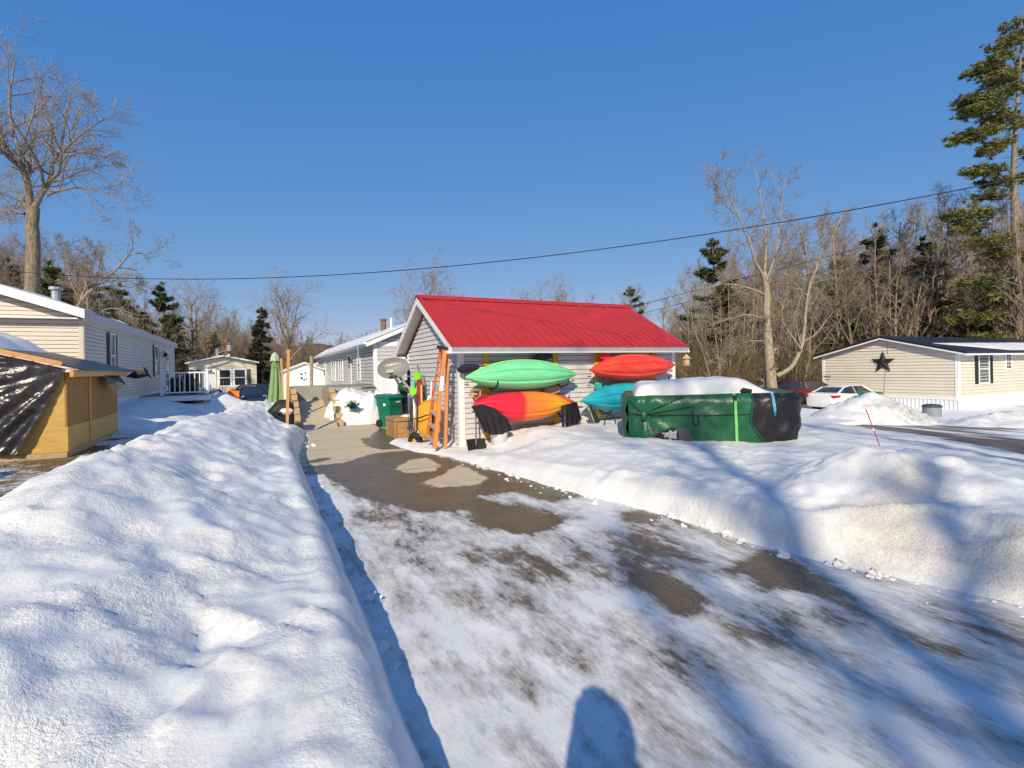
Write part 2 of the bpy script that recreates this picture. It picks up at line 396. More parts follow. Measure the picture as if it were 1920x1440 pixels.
# ------------------------------------------------------------------ ground
def G(x,y):
    z=0.30*sm((-1.0-x)/1.6)
    if x>8: z-=min(1.0,0.045*(x-8))
    if y>30: z-=min(0.5,0.012*(y-30))
    return z
def axis(parts):
    out=[]
    for a,b,s in parts:
        n=max(1,int(round((b-a)/s)))
        out+= [a+(b-a)*i/n for i in range(n)]
    out.append(parts[-1][1]); return out
def sheet(name, xs, ys, zf, material, attrs=None, smooth=True, kind='structure'):
    nx,ny=len(xs),len(ys); vs=[]; fs=[]
    for y in ys:
        for x in xs: vs.append((x,y,zf(x,y)))
    for j in range(ny-1):
        for i in range(nx-1):
            a=j*nx+i; fs.append((a,a+1,a+nx+1,a+nx))
    me=bpy.data.meshes.new(name); me.from_pydata(vs,[],fs); me.materials.append(material)
    me.polygons.foreach_set('use_smooth',[smooth]*len(fs))
    for k,fn in (attrs or {}).items():
        a=me.attributes.new(k,'FLOAT','POINT'); a.data.foreach_set('value',[fn(v[0],v[1],v[2]) for v in vs])
    o=bpy.data.objects.new(name,me); col.objects.link(o)
    if kind: o['kind']=kind
    return o
def inpoly(x,y,p):
    c=False; j=len(p)-1
    for i in range(len(p)):
        if (p[i][1]>y)!=(p[j][1]>y) and x<(p[j][0]-p[i][0])*(y-p[i][1])/(p[j][1]-p[i][1])+p[i][0]: c=not c
        j=i
    return c
def pdist(x,y,p):
    best=1e9; j=len(p)-1
    for i in range(len(p)):
        ax,ay=p[j]; bx,by=p[i]; dx,dy=bx-ax,by-ay
        t=max(0,min(1,((x-ax)*dx+(y-ay)*dy)/(dx*dx+dy*dy+1e-12)))
        d=math.hypot(x-ax-dx*t,y-ay-dy*t); best=min(best,d); j=i
    return -best if inpoly(x,y,p) else best

def gz(x,y):
    z=G(x,y)
    if -0.8<x<6.2 and -8<y<19.5: z-=0.07
    z+=0.04*fbm(x*0.25,y*0.25,1)*min(1,max(0,(abs(x)-6)/10))
    return z
def gbare(x,y,z):
    b=-0.3
    if -5.6<x<-1.2 and 5<y<16.5: b=max(b,0.62+0.25*fbm(x*0.7,y*0.7,3))   # brown grass by the sheet-wood shed
    if y>18.5 and x>13: b=max(b,0.75*sm((y-18.5)/2.0)+0.1)
    if x>44: b=max(b,0.8*sm((x-44)/6)*sm((y-6)/6))
    if y>52: b=max(b,0.7*sm((y-52)/6))
    if x<-13: b=max(b,0.7*sm((-13-x)/4))
    return b
xs=axis([(-420,-60,40),(-60,-16,3),(-16,20,0.5),(20,64,2),(64,460,40)])
ys=axis([(-120,-10,12),(-10,22,0.5),(22,70,2),(70,520,45)])
ground=sheet('ground',xs,ys,gz,ground_mat(),{'bare':gbare})
# wooded hill closing the view behind the trees
mb=MB(); rings=[]
for j in range(7):
    row=[]
    for i in range(121):
        a=R_(-78+156*i/120)+YAW; r=120+j*9
        h=pl(math.degrees(a-YAW),[(-78,14),(-45,14),(-32,11),(-22,10.5),(-12,8.0),(0,7.5),(10,9),(18,13),(35,17),(50,18),(78,17)])
        z=-1.5+(h+1.5)*sm(j/6)+1.3*fbm(i*0.35,j*0.5,4)*sm(j/3)
        row.append((r*math.sin(a),r*math.cos(a),z))
    rings.append(row)
mb.loft(rings,cap=False,closed=False)
o=mb.build('wooded_hill',M['hill'],smooth=True); o['kind']='structure'

# ------------------------------------------------------------------ driveway
P_dry1=[(0.63,10.17),(1.38,10.13),(2.14,10.92),(2.82,10.89),(3.07,12.35),(2.5,13.41),(3.3,15.67),(3.3,19),(0.4,19),(0.6,15.23),(0.5,11.11)]
P_dry2=[(2.12,8.95),(2.62,9.73),(2.96,9.79),(2.96,8.88),(2.7,8.48),(2.27,8.43),(2.13,8.62)]
P_dry3=[(2.22,7.67),(2.7,8.06),(3.23,8.71),(3.3,7.45),(3.04,7.17),(2.64,7.13),(2.26,7.24)]
P_wet1=[(0.40,10.4),(0.63,9.45),(1.09,8.36),(1.14,7.37),(1.44,6.71),(1.7,6.12),(2.23,5.87),(2.13,5.27),(2.35,4.78),(2.9,4.71),(3.25,4.92),(3.06,5.33),(2.8,5.99),(2.72,6.42),(3.13,6.34),(3.42,5.68),(3.84,5.75),(3.89,6.45),(3.69,7.45),(3.36,9.06),(3.1,10.83),(3.2,12.24),(3.4,14),(3.5,19),(0.2,19),(0.3,11.11)]
WET=[[(3.8,4.94),(4.12,4.83),(4.11,4.46),(3.81,4.29),(3.64,4.54)],
 [(2.72,3.38),(2.96,3.48),(3.07,3.22),(3.0,2.66),(2.74,2.61),(2.46,2.61),(2.6,2.92),(2.61,3.18)],
 [(3.33,3.11),(3.91,3.16),(4.21,3.22),(4.23,2.77),(3.92,2.23),(3.6,2.45),(3.37,2.63),(3.53,2.9)]]
SEMI=[([(1.18,6.43),(1.45,5.66),(2.07,4.98),(2.86,4.34),(2.76,3.6),(2.36,3.44),(1.84,3.85),(1.31,4.41),(1.14,5.33)],0.36),
 ([(3.92,4.34),(3.57,3.28),(2.96,3.48),(2.95,4.28)],0.36),([(3.1,2.7),(3.81,2.11),(3.2,1.97),(2.84,2.31)],0.36),
 ([(2.26,2.79),(2.28,2.14),(1.99,2.02),(1.99,2.36)],0.33),([(1.6,2.7),(1.79,2.56),(1.7,2.39),(1.49,2.45)],0.33),
 ([(1.72,3.92),(1.85,3.78),(1.76,3.24),(1.52,3.29)],0.34),([(4.16,2.01),(4.39,1.46),(3.79,1.27),(3.68,1.56)],0.34)]
def dbare(x,y,z):
    if y<0.8: return 0.2
    b=0.20
    d=pdist(x,y,P_wet1); b=max(b,0.5-d*1.7 if d>0 else 0.5+min(0.5,-d*2.6))
    for p in WET:
        d=pdist(x,y,p); b=max(b,0.44-d*1.5 if d>0 else 0.44+min(0.45,-d*2.8))
    for p,v in SEMI:
        vv=v+(0.06 if v>0.35 else 0.03); d=pdist(x,y,p); b=max(b,vv-d*0.4 if d>0 else vv+min(0.06,-d*0.25))
    if x<1.0 and y<9.2: b=min(b,0.12)
    return b
def ddry(x,y,z):
    b=-1
    for p in (P_dry1,P_dry2,P_dry3):
        d=pdist(x,y,p); b=max(b,0.5-d*1.4 if d>0 else 0.5-d*1.6)
    # damp tongue down the middle of the dry slabs
    dd=pdist(x,y,[(0.75,10.75),(1.25,10.95),(1.3,10.7),(1.0,10.45),(0.8,10.5)]); b=min(b,0.5+dd*1.8)
    dd=pdist(x,y,[(2.3,13.6),(2.9,13.2),(3.2,12.0),(2.9,11.2),(2.4,11.3),(2.2,12.2)]); b=min(b,0.5+dd*1.8)
    return max(-0.5,min(1.2,b))
xs=axis([(-1.0,0.5,0.25),(0.5,5.2,0.05),(5.2,7.0,0.3)])
ys=axis([(-7,1.0,0.5),(1.0,6,0.045),(6,11,0.07),(11,19,0.12)])
def dz(x,y):
    ice=1 if y<9 else 0
    return 0.012*fbm(x*2.2,y*1.4,7)*ice+0.008*fbm(x*7,y*4,2)*ice
drive=sheet('driveway',xs,ys,dz,drive_mat(),{'bare':dbare,'dry':ddry})

# ------------------------------------------------------------------ ploughed snow left of the driveway
def xr(y): return pl(y,[(0,0.62),(5,0.63),(9.0,0.66),(10.5,0.66),(12.0,0.80),(14,1.02),(15.5,1.16),(17,1.0),(19,1.0)])+0.05*fbm(y*0.9,3.1)
def bankL(x,y):
    g=G(x,y); r=xr(y)
    hs=pl(y,[(0,0.34),(2.2,0.42),(4,0.50),(6,0.54),(9,0.52),(12,0.50),(14,0.34),(16,0.30),(18,0.5),(22,0.5)])
    hc=pl(y,[(0,0.42),(1.8,0.60),(3.2,0.84),(4.6,1.04),(9,0.99),(12,0.90),(14,0.80),(16,0.72),(19,0.75),(22,0.6),(26,0.42)])+0.07*fbm(y*0.55,9.0)
    xc=pl(y,[(0,-1.2),(6,-1.2),(9,-1.0),(12.4,-0.5),(16,-0.35),(22,-0.4)])
    d=r-x
    if d<-0.1: return -0.3
    f=max(0,min(1,d/0.34))
    h=hs*(1-(1-f)**2.4)-0.02
    h+=(hc-hs)*sm((d-0.30)/(r-xc-0.30))
    if x<xc:
        foot=-0.28-0.3*sm((y-13)/3)
        h=lerp(hc,G(-3,y)+foot*0.5,sm((xc-x)/1.45))
        if y>13: h=max(h,g+0.14*sm((y-13)/2)+0.12*fbm(x*0.6,y*0.6,5)-0.1)
    w=sm(d/0.35)
    h+=w*(0.042*fbm(x*0.8,y*0.55,0.5,3)+0.026*fbm(x*2.2,y*2.6,2.5,4)+0.014*fbm(x*7,y*7,4.5,3))
    for pts_,dep,wd in (([(-0.72,4.5),(-0.60,4.1),(-0.34,3.1),(-0.20,2.6)],0.055,0.15),([(-0.62,6.3),(-0.50,5.8),(-0.36,5.2)],0.07,0.16),([(-0.2,3.7),(0.05,3.5)],0.05,0.12),([(-0.9,8.2),(-0.55,7.6)],0.04,0.2)):
        q=min(pdist(x,y,[a_,b_]) for a_,b_ in zip(pts_,pts_[1:])); h-=dep*math.exp(-(q/wd)**2)*(0.7+0.9*abs(noise.noise(V((x*6,y*6,2)))))
        # the slumped lip on the lane side of each hollow
    q=math.hypot(x+0.72,y-2.02); h-=0.10*math.exp(-(q/0.13)**2)-0.05*math.exp(-((q-0.2)/0.08)**2)*abs(noise.noise(V((x*14,y*14,3))))
    rg=1-abs(noise.noise(V((x*0.95+0.35*fbm(x*2,y*2,1),y*0.75,6.0))))*2.4; h+=w*0.046*max(0,rg)**3       # sharp frozen crests
    rg=1-abs(noise.noise(V((x*2.6,y*2.2+0.3*fbm(x*3,y*3,2),9.0))))*2.6; h+=w*0.022*max(0,rg)**3
    # slumped steps and clods along the crest
    t=noise.noise(V((x*1.3,y*0.9,4.0)))
    h-=w*0.06*max(0,abs(t)*2-0.5)
    h+=w*0.030*abs(noise.noise(V((x*4.0,y*3.6,1))))+w*0.016*abs(noise.noise(V((x*11,y*10,5))))
    if y>13.2 and x>0.2:                                    # lumpy shovelled clods by the concrete
        h+=0.16*abs(noise.noise(V((x*2.6,y*2.2,8))))*w
    # trench around the covered barbecue
    q=math.hypot((x-0.60)/0.55,(y-15.9)/0.6); h=lerp(min(h,0.15),h,sm(q-0.5))
    h*=sm((y-0.35)/1.2)
    if x<-1.2: h-=0.25*(1-sm((y-0.35)/1.2))
    return h
def bdirt(x,y,z):
    v=0.10+0.3*sm((4.5-y)/3.5)+0.35*fbm(x*0.9,y*0.5,12)
    if y>9: v-=0.12
    return max(0,v)
xs=axis([(-3.4,-1.6,0.09),(-1.6,1.35,0.04)]); ys=axis([(0.3,4,0.04),(4,8,0.055),(8,14,0.08),(14,24,0.14)])
sheet('snow_bank',xs,ys,bankL,SNOW,{'dirt':bdirt})

# snow in the strip before the long mobile home, with a trodden path beside it
def stripL(x,y):
    t=0.02+0.30*sm((-2.3-x)/1.5)*sm((y-15.2)/1.5)+0.18*sm((y-19)/3)*sm((x+4.6)/1)
    h=G(x,y)+t+0.10*fbm(x*0.5,y*0.4,6)+0.03*fbm(x*2,y*2,1)
    pth=abs(x-(-2.0-0.05*(y-15)))
    if y<22: h-=0.22*(1-sm(pth/0.55))
    q=math.hypot(x+1.35,y-25.2); h+=0.78*max(0,1-q/1.5)**1.2
    return h-0.35*(1-sm((x+9)/1))-0.5*(1-sm((y-14.8)/0.9))-0.4*sm((x+0.4)/1.2)*sm((30-y)/4)
xs=axis([(-7,0.8,0.16)]); ys=axis([(14.4,32,0.18)])
sheet('snow_strip',xs,ys,stripL,CLEAN,None)
def slab(x,y):
    dx=max(abs(x+4.6)-1.0,0); dy=max(abs(y-9.6)-0.5,0); q=math.hypot(dx,dy)
    return 0.1+0.50*(1-sm(q/0.28))+0.05*fbm(x*1.5,y*1.5,2)
sheet('snow_slab',axis([(-6.1,-3.2,0.08)]),axis([(8.6,10.6,0.08)]),slab,CLEAN,None)

# ------------------------------------------------------------------ snow right of the driveway
def xe(y): return pl(y,[(0,5.2),(1.6,4.83),(2.05,4.62),(2.7,4.42),(3.5,4.22),(4.5,4.22),(5.75,3.90),(7.5,3.66),(9.0,3.46),(9.9,3.25),(10.6,2.92),(12.2,2.72),(12.9,2.95),(14,3.4)])+0.04*fbm(y*1.2,7.7)
def roadx(y): return pl(y,[(-6,6.5),(0,10.2),(3,12.4),(4.5,13.8),(6.2,15.2),(7.8,16.3),(9.7,17.0),(12,17.6),(20,18.2)])
def bankR(x,y):
    e=xe(y); d=x-e
    if d<-0.1: return -0.3
    fh=pl(y,[(0,0.30),(2,0.36),(3.5,0.36),(5.75,0.33),(7.5,0.25),(9,0.13),(10,0.10),(12,0.11),(14,0.1)])
    face=pl(y,[(0,0.9),(3,0.8),(4.6,0.45),(6,0.30),(14,0.28)])
    if y<8.6:
        xl=pl(y,[(0,5.5),(1.2,5.35),(1.7,5.18),(2.05,5.34),(2.34,5.28),(2.57,4.94),(2.8,4.68),(3.0,4.50),(3.5,4.42),(4.43,4.55),(5.6,4.27),(7.0,3.96),(8.6,3.78)])+0.035*fbm(y*2.6,4.4)+0.02*fbm(y*8,1.4)
        fh=pl(y,[(0,0.40),(1.7,0.48),(2.3,0.53),(2.6,0.47),(3,0.40),(4.4,0.37),(5.6,0.33),(7,0.27),(8.6,0.15)])
        face=max(0.12,xl-e); f=max(0,min(1,d/face)); tz=0.86*(1-(1-f)**1.7)
        tz=tz+0.030*math.sin(tz*22+1.5*fbm(x*1.2,y*1.2,5))*(1 if f<1 else 0)            # plough scrape layers
        h=fh*tz-0.02
        if d>face: h=fh*(0.86+0.14*sm((d-face)/0.06))-0.02
    else:
        f=max(0,min(1,d/face)); h=fh*(1-(1-f)**2.2)-0.02
    pla=(0.03+0.42*sm((x-3.75)/1.7)) if y>8.6 else 0.44
    if y>7.6: pla=lerp(0.44,pla,sm((y-7.6)/1.6))
    if y>10.2: pla=lerp(pla,0.22,sm((y-10.2)/0.6)) if x<3.9 else pla
    h+=(pla-fh)*sm((d-face)/1.6)
    # plough hump and its shoulder at the corner
    a_=(x-5.85)*0.83-(y-3.05)*0.56; b_=(x-5.85)*0.56+(y-3.05)*0.83     # across the view, along the view
    h+=0.40*math.exp(-(a_/(0.95 if a_>0 else 0.75))**2-(b_/(0.42 if b_<0 else 0.7))**2)*(1+0.25*fbm(x*2.5,y*2.5,8))
    h+=0.10*math.exp(-((a_-0.75)/0.5)**2-((b_+0.45)/0.3)**2)
    h-=0.05*math.exp(-((a_+0.2)/0.8)**2-((b_+0.72)/0.16)**2)
    # slope to the road
    rx=roadx(y)
    t=sm((rx+0.2-x)/ (rx-7.6))
    if x>7: h=lerp(G(x,y)+0.10,h,t)
    h-=0.35*sm((x-rx+0.5)/0.8)
    if y>11 and x>10: h=max(G(x,y)+0.1,h-0.2)-0.4*sm((x-rx+0.5)/0.8)
    w=sm(d/0.4)
    h+=w*(0.05*fbm(x*0.8,y*0.8,3,5)+0.03*fbm(x*2.2,y*2.2,6,4)+0.02*abs(noise.noise(V((x*4.5,y*4.5,1)))))
    if y<6 and x<6.8: h+=w*(0.03*fbm(x*3.2,y*3.2,2,4)+0.035*abs(noise.noise(V((x*7,y*7,2))))*sm((h-0.3)/0.3))
    # plough scrape ledges along the face
    if 10.25<y<14.3 and x>3.84: return -0.3
    if y>12.4 and x<3.9: h-=0.5*sm((y-12.3)/0.5)
    return h
def bdirtR(x,y,z):
    v=0.05+0.3*fbm(x*0.9,y*0.9,2)
    v+=1.0*math.exp(-((x-5.5)/0.6)**2-((y-2.68)/0.3)**2)+0.3*math.exp(-((x-5.0)/0.5)**2-((y-2.3)/0.5)**2)
    d=x-xe(y); v+=0.30*math.exp(-((d-0.35)/0.35)**2)*(1 if y<6 else 0.25)
    v+=1.1*math.exp(-((x-5.15)/0.3)**2-((y-1.62)/0.25)**2)+0.35*math.exp(-((x-4.9)/0.35)**2)*(1 if y<3 else 0)
    if y>6: v-=0.1
    return max(0,v)
xs=axis([(2.5,3.6,0.05),(3.6,6.3,0.034),(6.3,7.4,0.06),(7.4,12,0.12),(12,18.6,0.2)]); ys=axis([(0.2,1.2,0.06),(1.2,4.2,0.036),(4.2,6,0.05),(6,13,0.08),(13,19,0.25)])
sheet('snow_bank',xs,ys,bankR,SNOW,{'dirt':bdirtR})

# ------------------------------------------------------------------ road and the snow beyond it
def rbare(x,y,z):
    rx=roadx(y); t=(x-rx)
    b=0.36+0.55*math.exp(-((t-1.25)/0.95)**2)+0.35*math.exp(-((t-3.1)/0.7)**2)
    if x>roadx(y)+3.0: b=max(b,0.35+0.3*math.exp(-((y-8.6+(x-20)*0.12)/1.3)**2))
    if t<0.25 or y>10.8+0.3*(x-17): b-=0.5
    return b
xs=axis([(5,32,0.3)]); ys=axis([(-12,13.5,0.22)])
sheet('road',xs,ys,lambda x,y:G(x,y)+0.03-(0.25 if x<roadx(y)-0.7 else 0)-0.25*sm((y-10.6-0.18*(x-17))/0.6)-0.25*sm((x-27-(-0.2*(y-6)))/0.6),road_mat(),{'bare':rbare})
def pileR(x,y):
    q=math.hypot((x-21.3)/3.1,(y-11.4)/2.0)
    h=1.22*max(0,1-q)**0.85
    q2=math.hypot((x-25.6)/3.6,(y-8.9)/1.5); h=max(h,0.55*max(0,1-q2)**0.7)
    q3=math.hypot((x-30)/4.5,(y-7.6)/1.2); h=max(h,0.42*max(0,1-q3)**0.6)
    n=sm(h*4)
    return G(x,y)-0.06+h+n*(0.13*fbm(x*1.6,y*1.6,2)+0.16*abs(fbm(x*4,y*4,3,3))-0.05)
xs=axis([(17.5,36,0.13)]); ys=axis([(5.6,14.2,0.13)])
sheet('snow_pile',xs,ys,pileR,SNOW,{'dirt':lambda x,y,z:0.26+0.6*math.exp(-((x-21.2)/1.0)**2-((y-10.5)/0.8)**2)})
# shovelled pile between ramp and grey house
def pileC(x,y):
    q=math.hypot((x-3.05)/1.15,(y-18.3)/1.35)
    h=1.06*max(0,1-q**2.2)**0.75 if q<1 else 0
    q=math.hypot((x-4.1)/0.9,(y-19.2)/1.7); h=max(h,0.85*max(0,1-q**2)**0.7 if q<1 else 0)
    n=sm(h*5)
    return -0.03+h+n*(0.26*fbm(x*1.5,y*1.5,3)+0.22*abs(fbm(x*3.2,y*3.2,1,3))-0.06)
sheet('snow_pile',axis([(1.9,4.28,0.06)]),axis([(16.7,21.2,0.07)]),pileC,CLEAN,None)

# broken lumps of snow fallen along the cut edges
mb=MB(); r2=random.Random(31)
for k in range(260):
    if r2.random()<0.55:
        y=r2.uniform(1.2,9.5)**1.0; x=xe(y)-abs(r2.gauss(0,0.14))+0.03; 
    else:
        y=r2.uniform(1.4,15); x=xr(y)+abs(r2.gauss(0,0.10))-0.02
    s=0.006+0.055*r2.random()**4
    mb.ball((x,y,s*0.25),(s,s*r2.uniform(.7,1.3),s*r2.uniform(.45,.75)),7,5,1.3)
o=mb.build('snow_lumps',CLEAN,smooth=False); o['kind']='stuff'; tag(o,'small broken lumps of snow along the edges of the driveway','snow lumps')
# ------------------------------------------------------------------ building kit
class Fr:   # a wall plane: origin, horizontal direction, outward normal
    def __init__(s,O,U): s.O=V(O); s.U=V((U[0],U[1],0)).normalized(); s.N=V((s.U.y,-s.U.x,0))
    def p(s,u,z,o=0): return s.O+s.U*u+s.N*o+V((0,0,z))
def wbox(mb,fr,u0,u1,z0,z1,o0,o1):
    mb.hexa([fr.p(u0,z0,o1),fr.p(u1,z0,o1),fr.p(u1,z0,o0),fr.p(u0,z0,o0),fr.p(u0,z1,o1),fr.p(u1,z1,o1),fr.p(u1,z1,o0),fr.p(u0,z1,o0)])
def urange(poly,z):
    xs=[]; n=len(poly)
    for i in range(n):
        (u0,z0),(u1,z1)=poly[i],poly[(i+1)%n]
        if (z0<=z<=z1) or (z1<=z<=z0):
            if abs(z1-z0)<1e-9: xs+=[u0,u1]
            else: xs.append(u0+(u1-u0)*(z-z0)/(z1-z0))
    return (min(xs),max(xs)) if xs else None
def siding(mb,fr,poly,exp=0.11,lip=0.02,rnd=0.0,rng=None):
    z0=min(p[1] for p in poly); z1=max(p[1] for p in poly); z=z0; i=0
    while z<z1-0.004:
        zt=min(z+exp,z1-0.002)
        a=urange(poly,z+0.001); b=urange(poly,zt)
        if a and b:
            l=lip*(1+(rng.uniform(-rnd,rnd) if rng else 0))
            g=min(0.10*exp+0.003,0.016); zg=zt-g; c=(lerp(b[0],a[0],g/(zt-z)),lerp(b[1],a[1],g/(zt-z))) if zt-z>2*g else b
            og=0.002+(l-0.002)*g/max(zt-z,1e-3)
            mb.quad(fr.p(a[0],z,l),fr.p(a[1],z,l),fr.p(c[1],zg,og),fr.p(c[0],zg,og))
            mb.cur=1; mb.quad(fr.p(c[0],zg,og),fr.p(c[1],zg,og),fr.p(b[1],zt,0.002),fr.p(b[0],zt,0.002)); mb.cur=0  # dark strip stands in for the shadow under the next course's lip
            mb.quad(fr.p(a[0],z,0.001),fr.p(a[1],z,0.001),fr.p(a[1],z,l),fr.p(a[0],z,l))
        z+=exp
def window(parent,fr,u0,u1,z0,z1,frame='white_vinyl',pane='glass',mid=True,fw=0.06,mull=0,grid=None,out=0.055,name='window'):
    mb=MB()
    wbox(mb,fr,u0-fw,u0,z0-fw,z1+fw,0.0,out); wbox(mb,fr,u1,u1+fw,z0-fw,z1+fw,0.0,out)
    wbox(mb,fr,u0,u1,z1,z1+fw,0.0,out); wbox(mb,fr,u0,u1,z0-fw,z0,0.0,out+0.012)
    if mid: zm=(z0+z1)/2; wbox(mb,fr,u0,u1,zm-0.025,zm+0.025,0.0,out-0.012)
    for k in range(mull): um=u0+(u1-u0)*(k+1)/(mull+1); wbox(mb,fr,um-0.03,um+0.03,z0,z1,0.0,out-0.008)
    if grid:
        for k in range(1,grid[0]): um=u0+(u1-u0)*k/grid[0]; wbox(mb,fr,um-0.012,um+0.012,z0,z1,0.0,out-0.022)
        for k in range(1,grid[1]): zm=z0+(z1-z0)*k/grid[1]; wbox(mb,fr,u0,u1,zm-0.012,zm+0.012,0.0,out-0.02)
    f=mb.build(name,M[frame],parent)
    mb=MB(); wbox(mb,fr,u0,u1,z0,z1,0.004,0.026); mb.build('pane',M[pane],f)
    return f
def shutter(parent,fr,u0,u1,z0,z1,m):
    mb=MB(); wbox(mb,fr,u0,u1,z0,z1,0.0,0.035)
    n=int((z1-z0-0.12)/0.06)
    for k in range(n): z=z0+0.06+k*0.06; wbox(mb,fr,u0+0.04,u1-0.04,z,z+0.035,0.035,0.05)
    mb.build('shutter',M[m],parent)
def slab_roof(mb,a,b,c,d,th):   # a,b along eave, c,d along ridge (top face), vertical thickness
    dn=V((0,0,-th)); a,b,c,d=map(V,(a,b,c,d))
    mb.hexa([a+dn,b+dn,c+dn,d+dn,a,b,c,d])
def ribbed(mb,fr,u0,u1,z0,z1,pitch=0.12,out=0.02):
    u=u0
    while u<u1-0.01:
        w=min(pitch,u1-u)
        mb.quad(fr.p(u,z0,0),fr.p(u+w*0.55,z0,0),fr.p(u+w*0.55,z1,0),fr.p(u,z1,0))
        mb.quad(fr.p(u+w*0.55,z0,0),fr.p(u+w*0.65,z0,out),fr.p(u+w*0.65,z1,out),fr.p(u+w*0.55,z1,0))
        mb.quad(fr.p(u+w*0.65,z0,out),fr.p(u+w*0.9,z0,out),fr.p(u+w*0.9,z1,out),fr.p(u+w*0.65,z1,out))
        mb.quad(fr.p(u+w*0.9,z0,out),fr.p(u+w,z0,0),fr.p(u+w,z1,0),fr.p(u+w*0.9,z1,out))
        u+=w
def snow_cover(name,parent,pts,th,seed,ux,uy,label=None):
    """lumpy snow lying on a sloping quad a-b (eave) c-d (ridge); ragged edge"""
    a,b,c,d=map(V,pts); vs=[]; fs=[]
    for j in range(uy+1):
        for i in range(ux+1):
            s,t=i/ux,j/uy; p=(a.lerp(b,s)).lerp(d.lerp(c,s),t)
            e=min(s,1-s)*ux/2.2; g=min(t,1-t)*uy/2.2
            h=th*sm(min(e,1))*sm(min(g,1))*(0.75+0.6*fbm(p.x*0.8,p.y*0.8,seed))-0.02
            vs.append(p+V((0,0,h)))
    for j in range(uy):
        for i in range(ux):
            q=j*(ux+1)+i; fs.append((q,q+1,q+ux+2,q+ux+1))
    mb=MB(); mb.add(vs,fs); return mb.build(name,CLEAN,parent,smooth=True)

# ------------------------------------------------------------------ red roofed shed
SX0,SX1,SY0,SY1=3.85,9.97,10.22,14.36; EZ=2.20; RY=(SY0+SY1)/2; RZ=3.57; OV=0.35; GO=0.30
K=(RZ-2.25)/(RY-(SY0-OV))
shed=thing('shed','pale grey clapboard shed with bright red metal gable roof beside the driveway','shed',(SX0,SY0,0))
rng=random.Random(3)
fw=Fr((SX0,SY0,0),(1,0)); Ls=SX1-SX0
mb=MB(); siding(mb,fw,[(0,-0.1),(Ls,-0.1),(Ls,2.22),(0,2.22)],0.112,0.022,0.2,rng)
gfr=Fr((SX0,SY1,0),(0,-1)); Wg=SY1-SY0; pk=RZ-0.12
siding(mb,gfr,[(0,-0.1),(Wg,-0.1),(Wg,2.22),(Wg/2,pk-0.06),(0,2.22)],0.112,0.022,0.2,rng)
efr=Fr((SX1,SY0,0),(0,1)); siding(mb,efr,[(0,-0.1),(Wg,-0.1),(Wg,2.22),(Wg/2,pk-0.06),(0,2.22)],0.112,0.02)
bfr=Fr((SX1,SY1,0),(-1,0)); siding(mb,bfr,[(0,-0.1),(Ls,-0.1),(Ls,2.22),(0,2.22)],0.112,0.02)
mb.build('wall',[M['grey_siding'],M['siding_lip_shade']],shed)
for (x,y) in ((SX0,SY0),(SX1,SY0),(SX0,SY1),(SX1,SY1)):
    mb=MB(); sx=-1 if x==SX0 else 1; sy=-1 if y==SY0 else 1
    mb.box((x-sx*0.045,y+sy*0.014,1.05),(0.10,0.026,2.3)); mb.box((x+sx*0.014,y-sy*0.032,1.05),(0.026,0.11,2.3))
    mb.build('corner_board',M['white_trim'],shed)
# metal roof: two slopes, raised ribs, overlapping sheets, ridge cap
def rz(y): return 2.25+K*((y-(SY0-OV)) if y<RY else ((SY1+OV)-y))
roof=MB()
X0,X1=SX0-GO,SX1+0.16
for sgn,ye in ((1,SY0-OV),(-1,SY1+OV)):
    slab_roof(roof,(X0-0.02,ye-sgn*0.03,2.25-K*0.03),(X1+0.02,ye-sgn*0.03,2.25-K*0.03),(X1+0.02,RY,RZ),(X0-0.02,RY,RZ),0.025)
    n=int((X1-X0)/0.235)
    for k in range(n+1):
        x=X0+0.05+k*0.235
        if x>X1: break
        w=0.026 if k%4==0 else 0.012; h=0.032 if k%4==0 else 0.009
        a=V((x,ye-sgn*0.028,2.25)); b=V((x,RY-sgn*0.02,RZ-0.012))
        roof.hexa([a+V((-w,0,0)),a+V((w,0,0)),b+V((w,0,0)),b+V((-w,0,0)),a+V((-w*0.4,0,h)),a+V((w*0.4,0,h)),b+V((w*0.4,0,h)),b+V((-w*0.4,0,h))])
ro_=roof.build('roof',M['red_metal'],shed,fix=True)
mb=MB()
for sgn in (1,-1):
    a=V((X0-0.03,RY,RZ+0.035)); b=V((X1+0.03,RY,RZ+0.035)); dy=-sgn*0.17; dzv=-K*0.17
    mb.quad(a,b,b+V((0,dy,dzv)),a+V((0,dy,dzv))); mb.quad(a+V((0,dy,dzv)),b+V((0,dy,dzv)),b+V((0,dy,dzv-0.012)),a+V((0,dy,dzv-0.012)))
mb.tube([(X0-0.03,RY,RZ+0.035),(X1+0.03,RY,RZ+0.035)],0.014,6)
mb.build('ridge_cap',M['red_metal'],ro_)
for sgn,ye in ((1,SY0-OV),(-1,SY1+OV)):   # eave fascia, grey metal, white drip below
    mb=MB(); mb.box(((X0+X1)/2,ye,2.165),(X1-X0,0.03,0.115)); mb.build('fascia',M['galv'],shed)
mb=MB()
for sgn,ye,yw in ((1,SY0-OV,SY0),(-1,SY1+OV,SY1)):
    mb.box(((X0+X1)/2,ye+sgn*0.004,2.092),(X1-X0+0.004,0.042,0.032))
    mb.box(((SX0+SX1)/2,(ye+yw)/2+sgn*0.012,2.125),(SX1-SX0,OV-0.04,0.02))
    slab_roof(mb,(X0+0.03,ye+sgn*0.02,2.222),(SX0,ye+sgn*0.02,2.222),(SX0,RY,RZ-0.03),(X0+0.03,RY,RZ-0.03),0.05)
    slab_roof(mb,(SX1,ye+sgn*0.02,2.222),(X1-0.03,ye+sgn*0.02,2.222),(X1-0.03,RY,RZ-0.03),(SX1,RY,RZ-0.03),0.05)
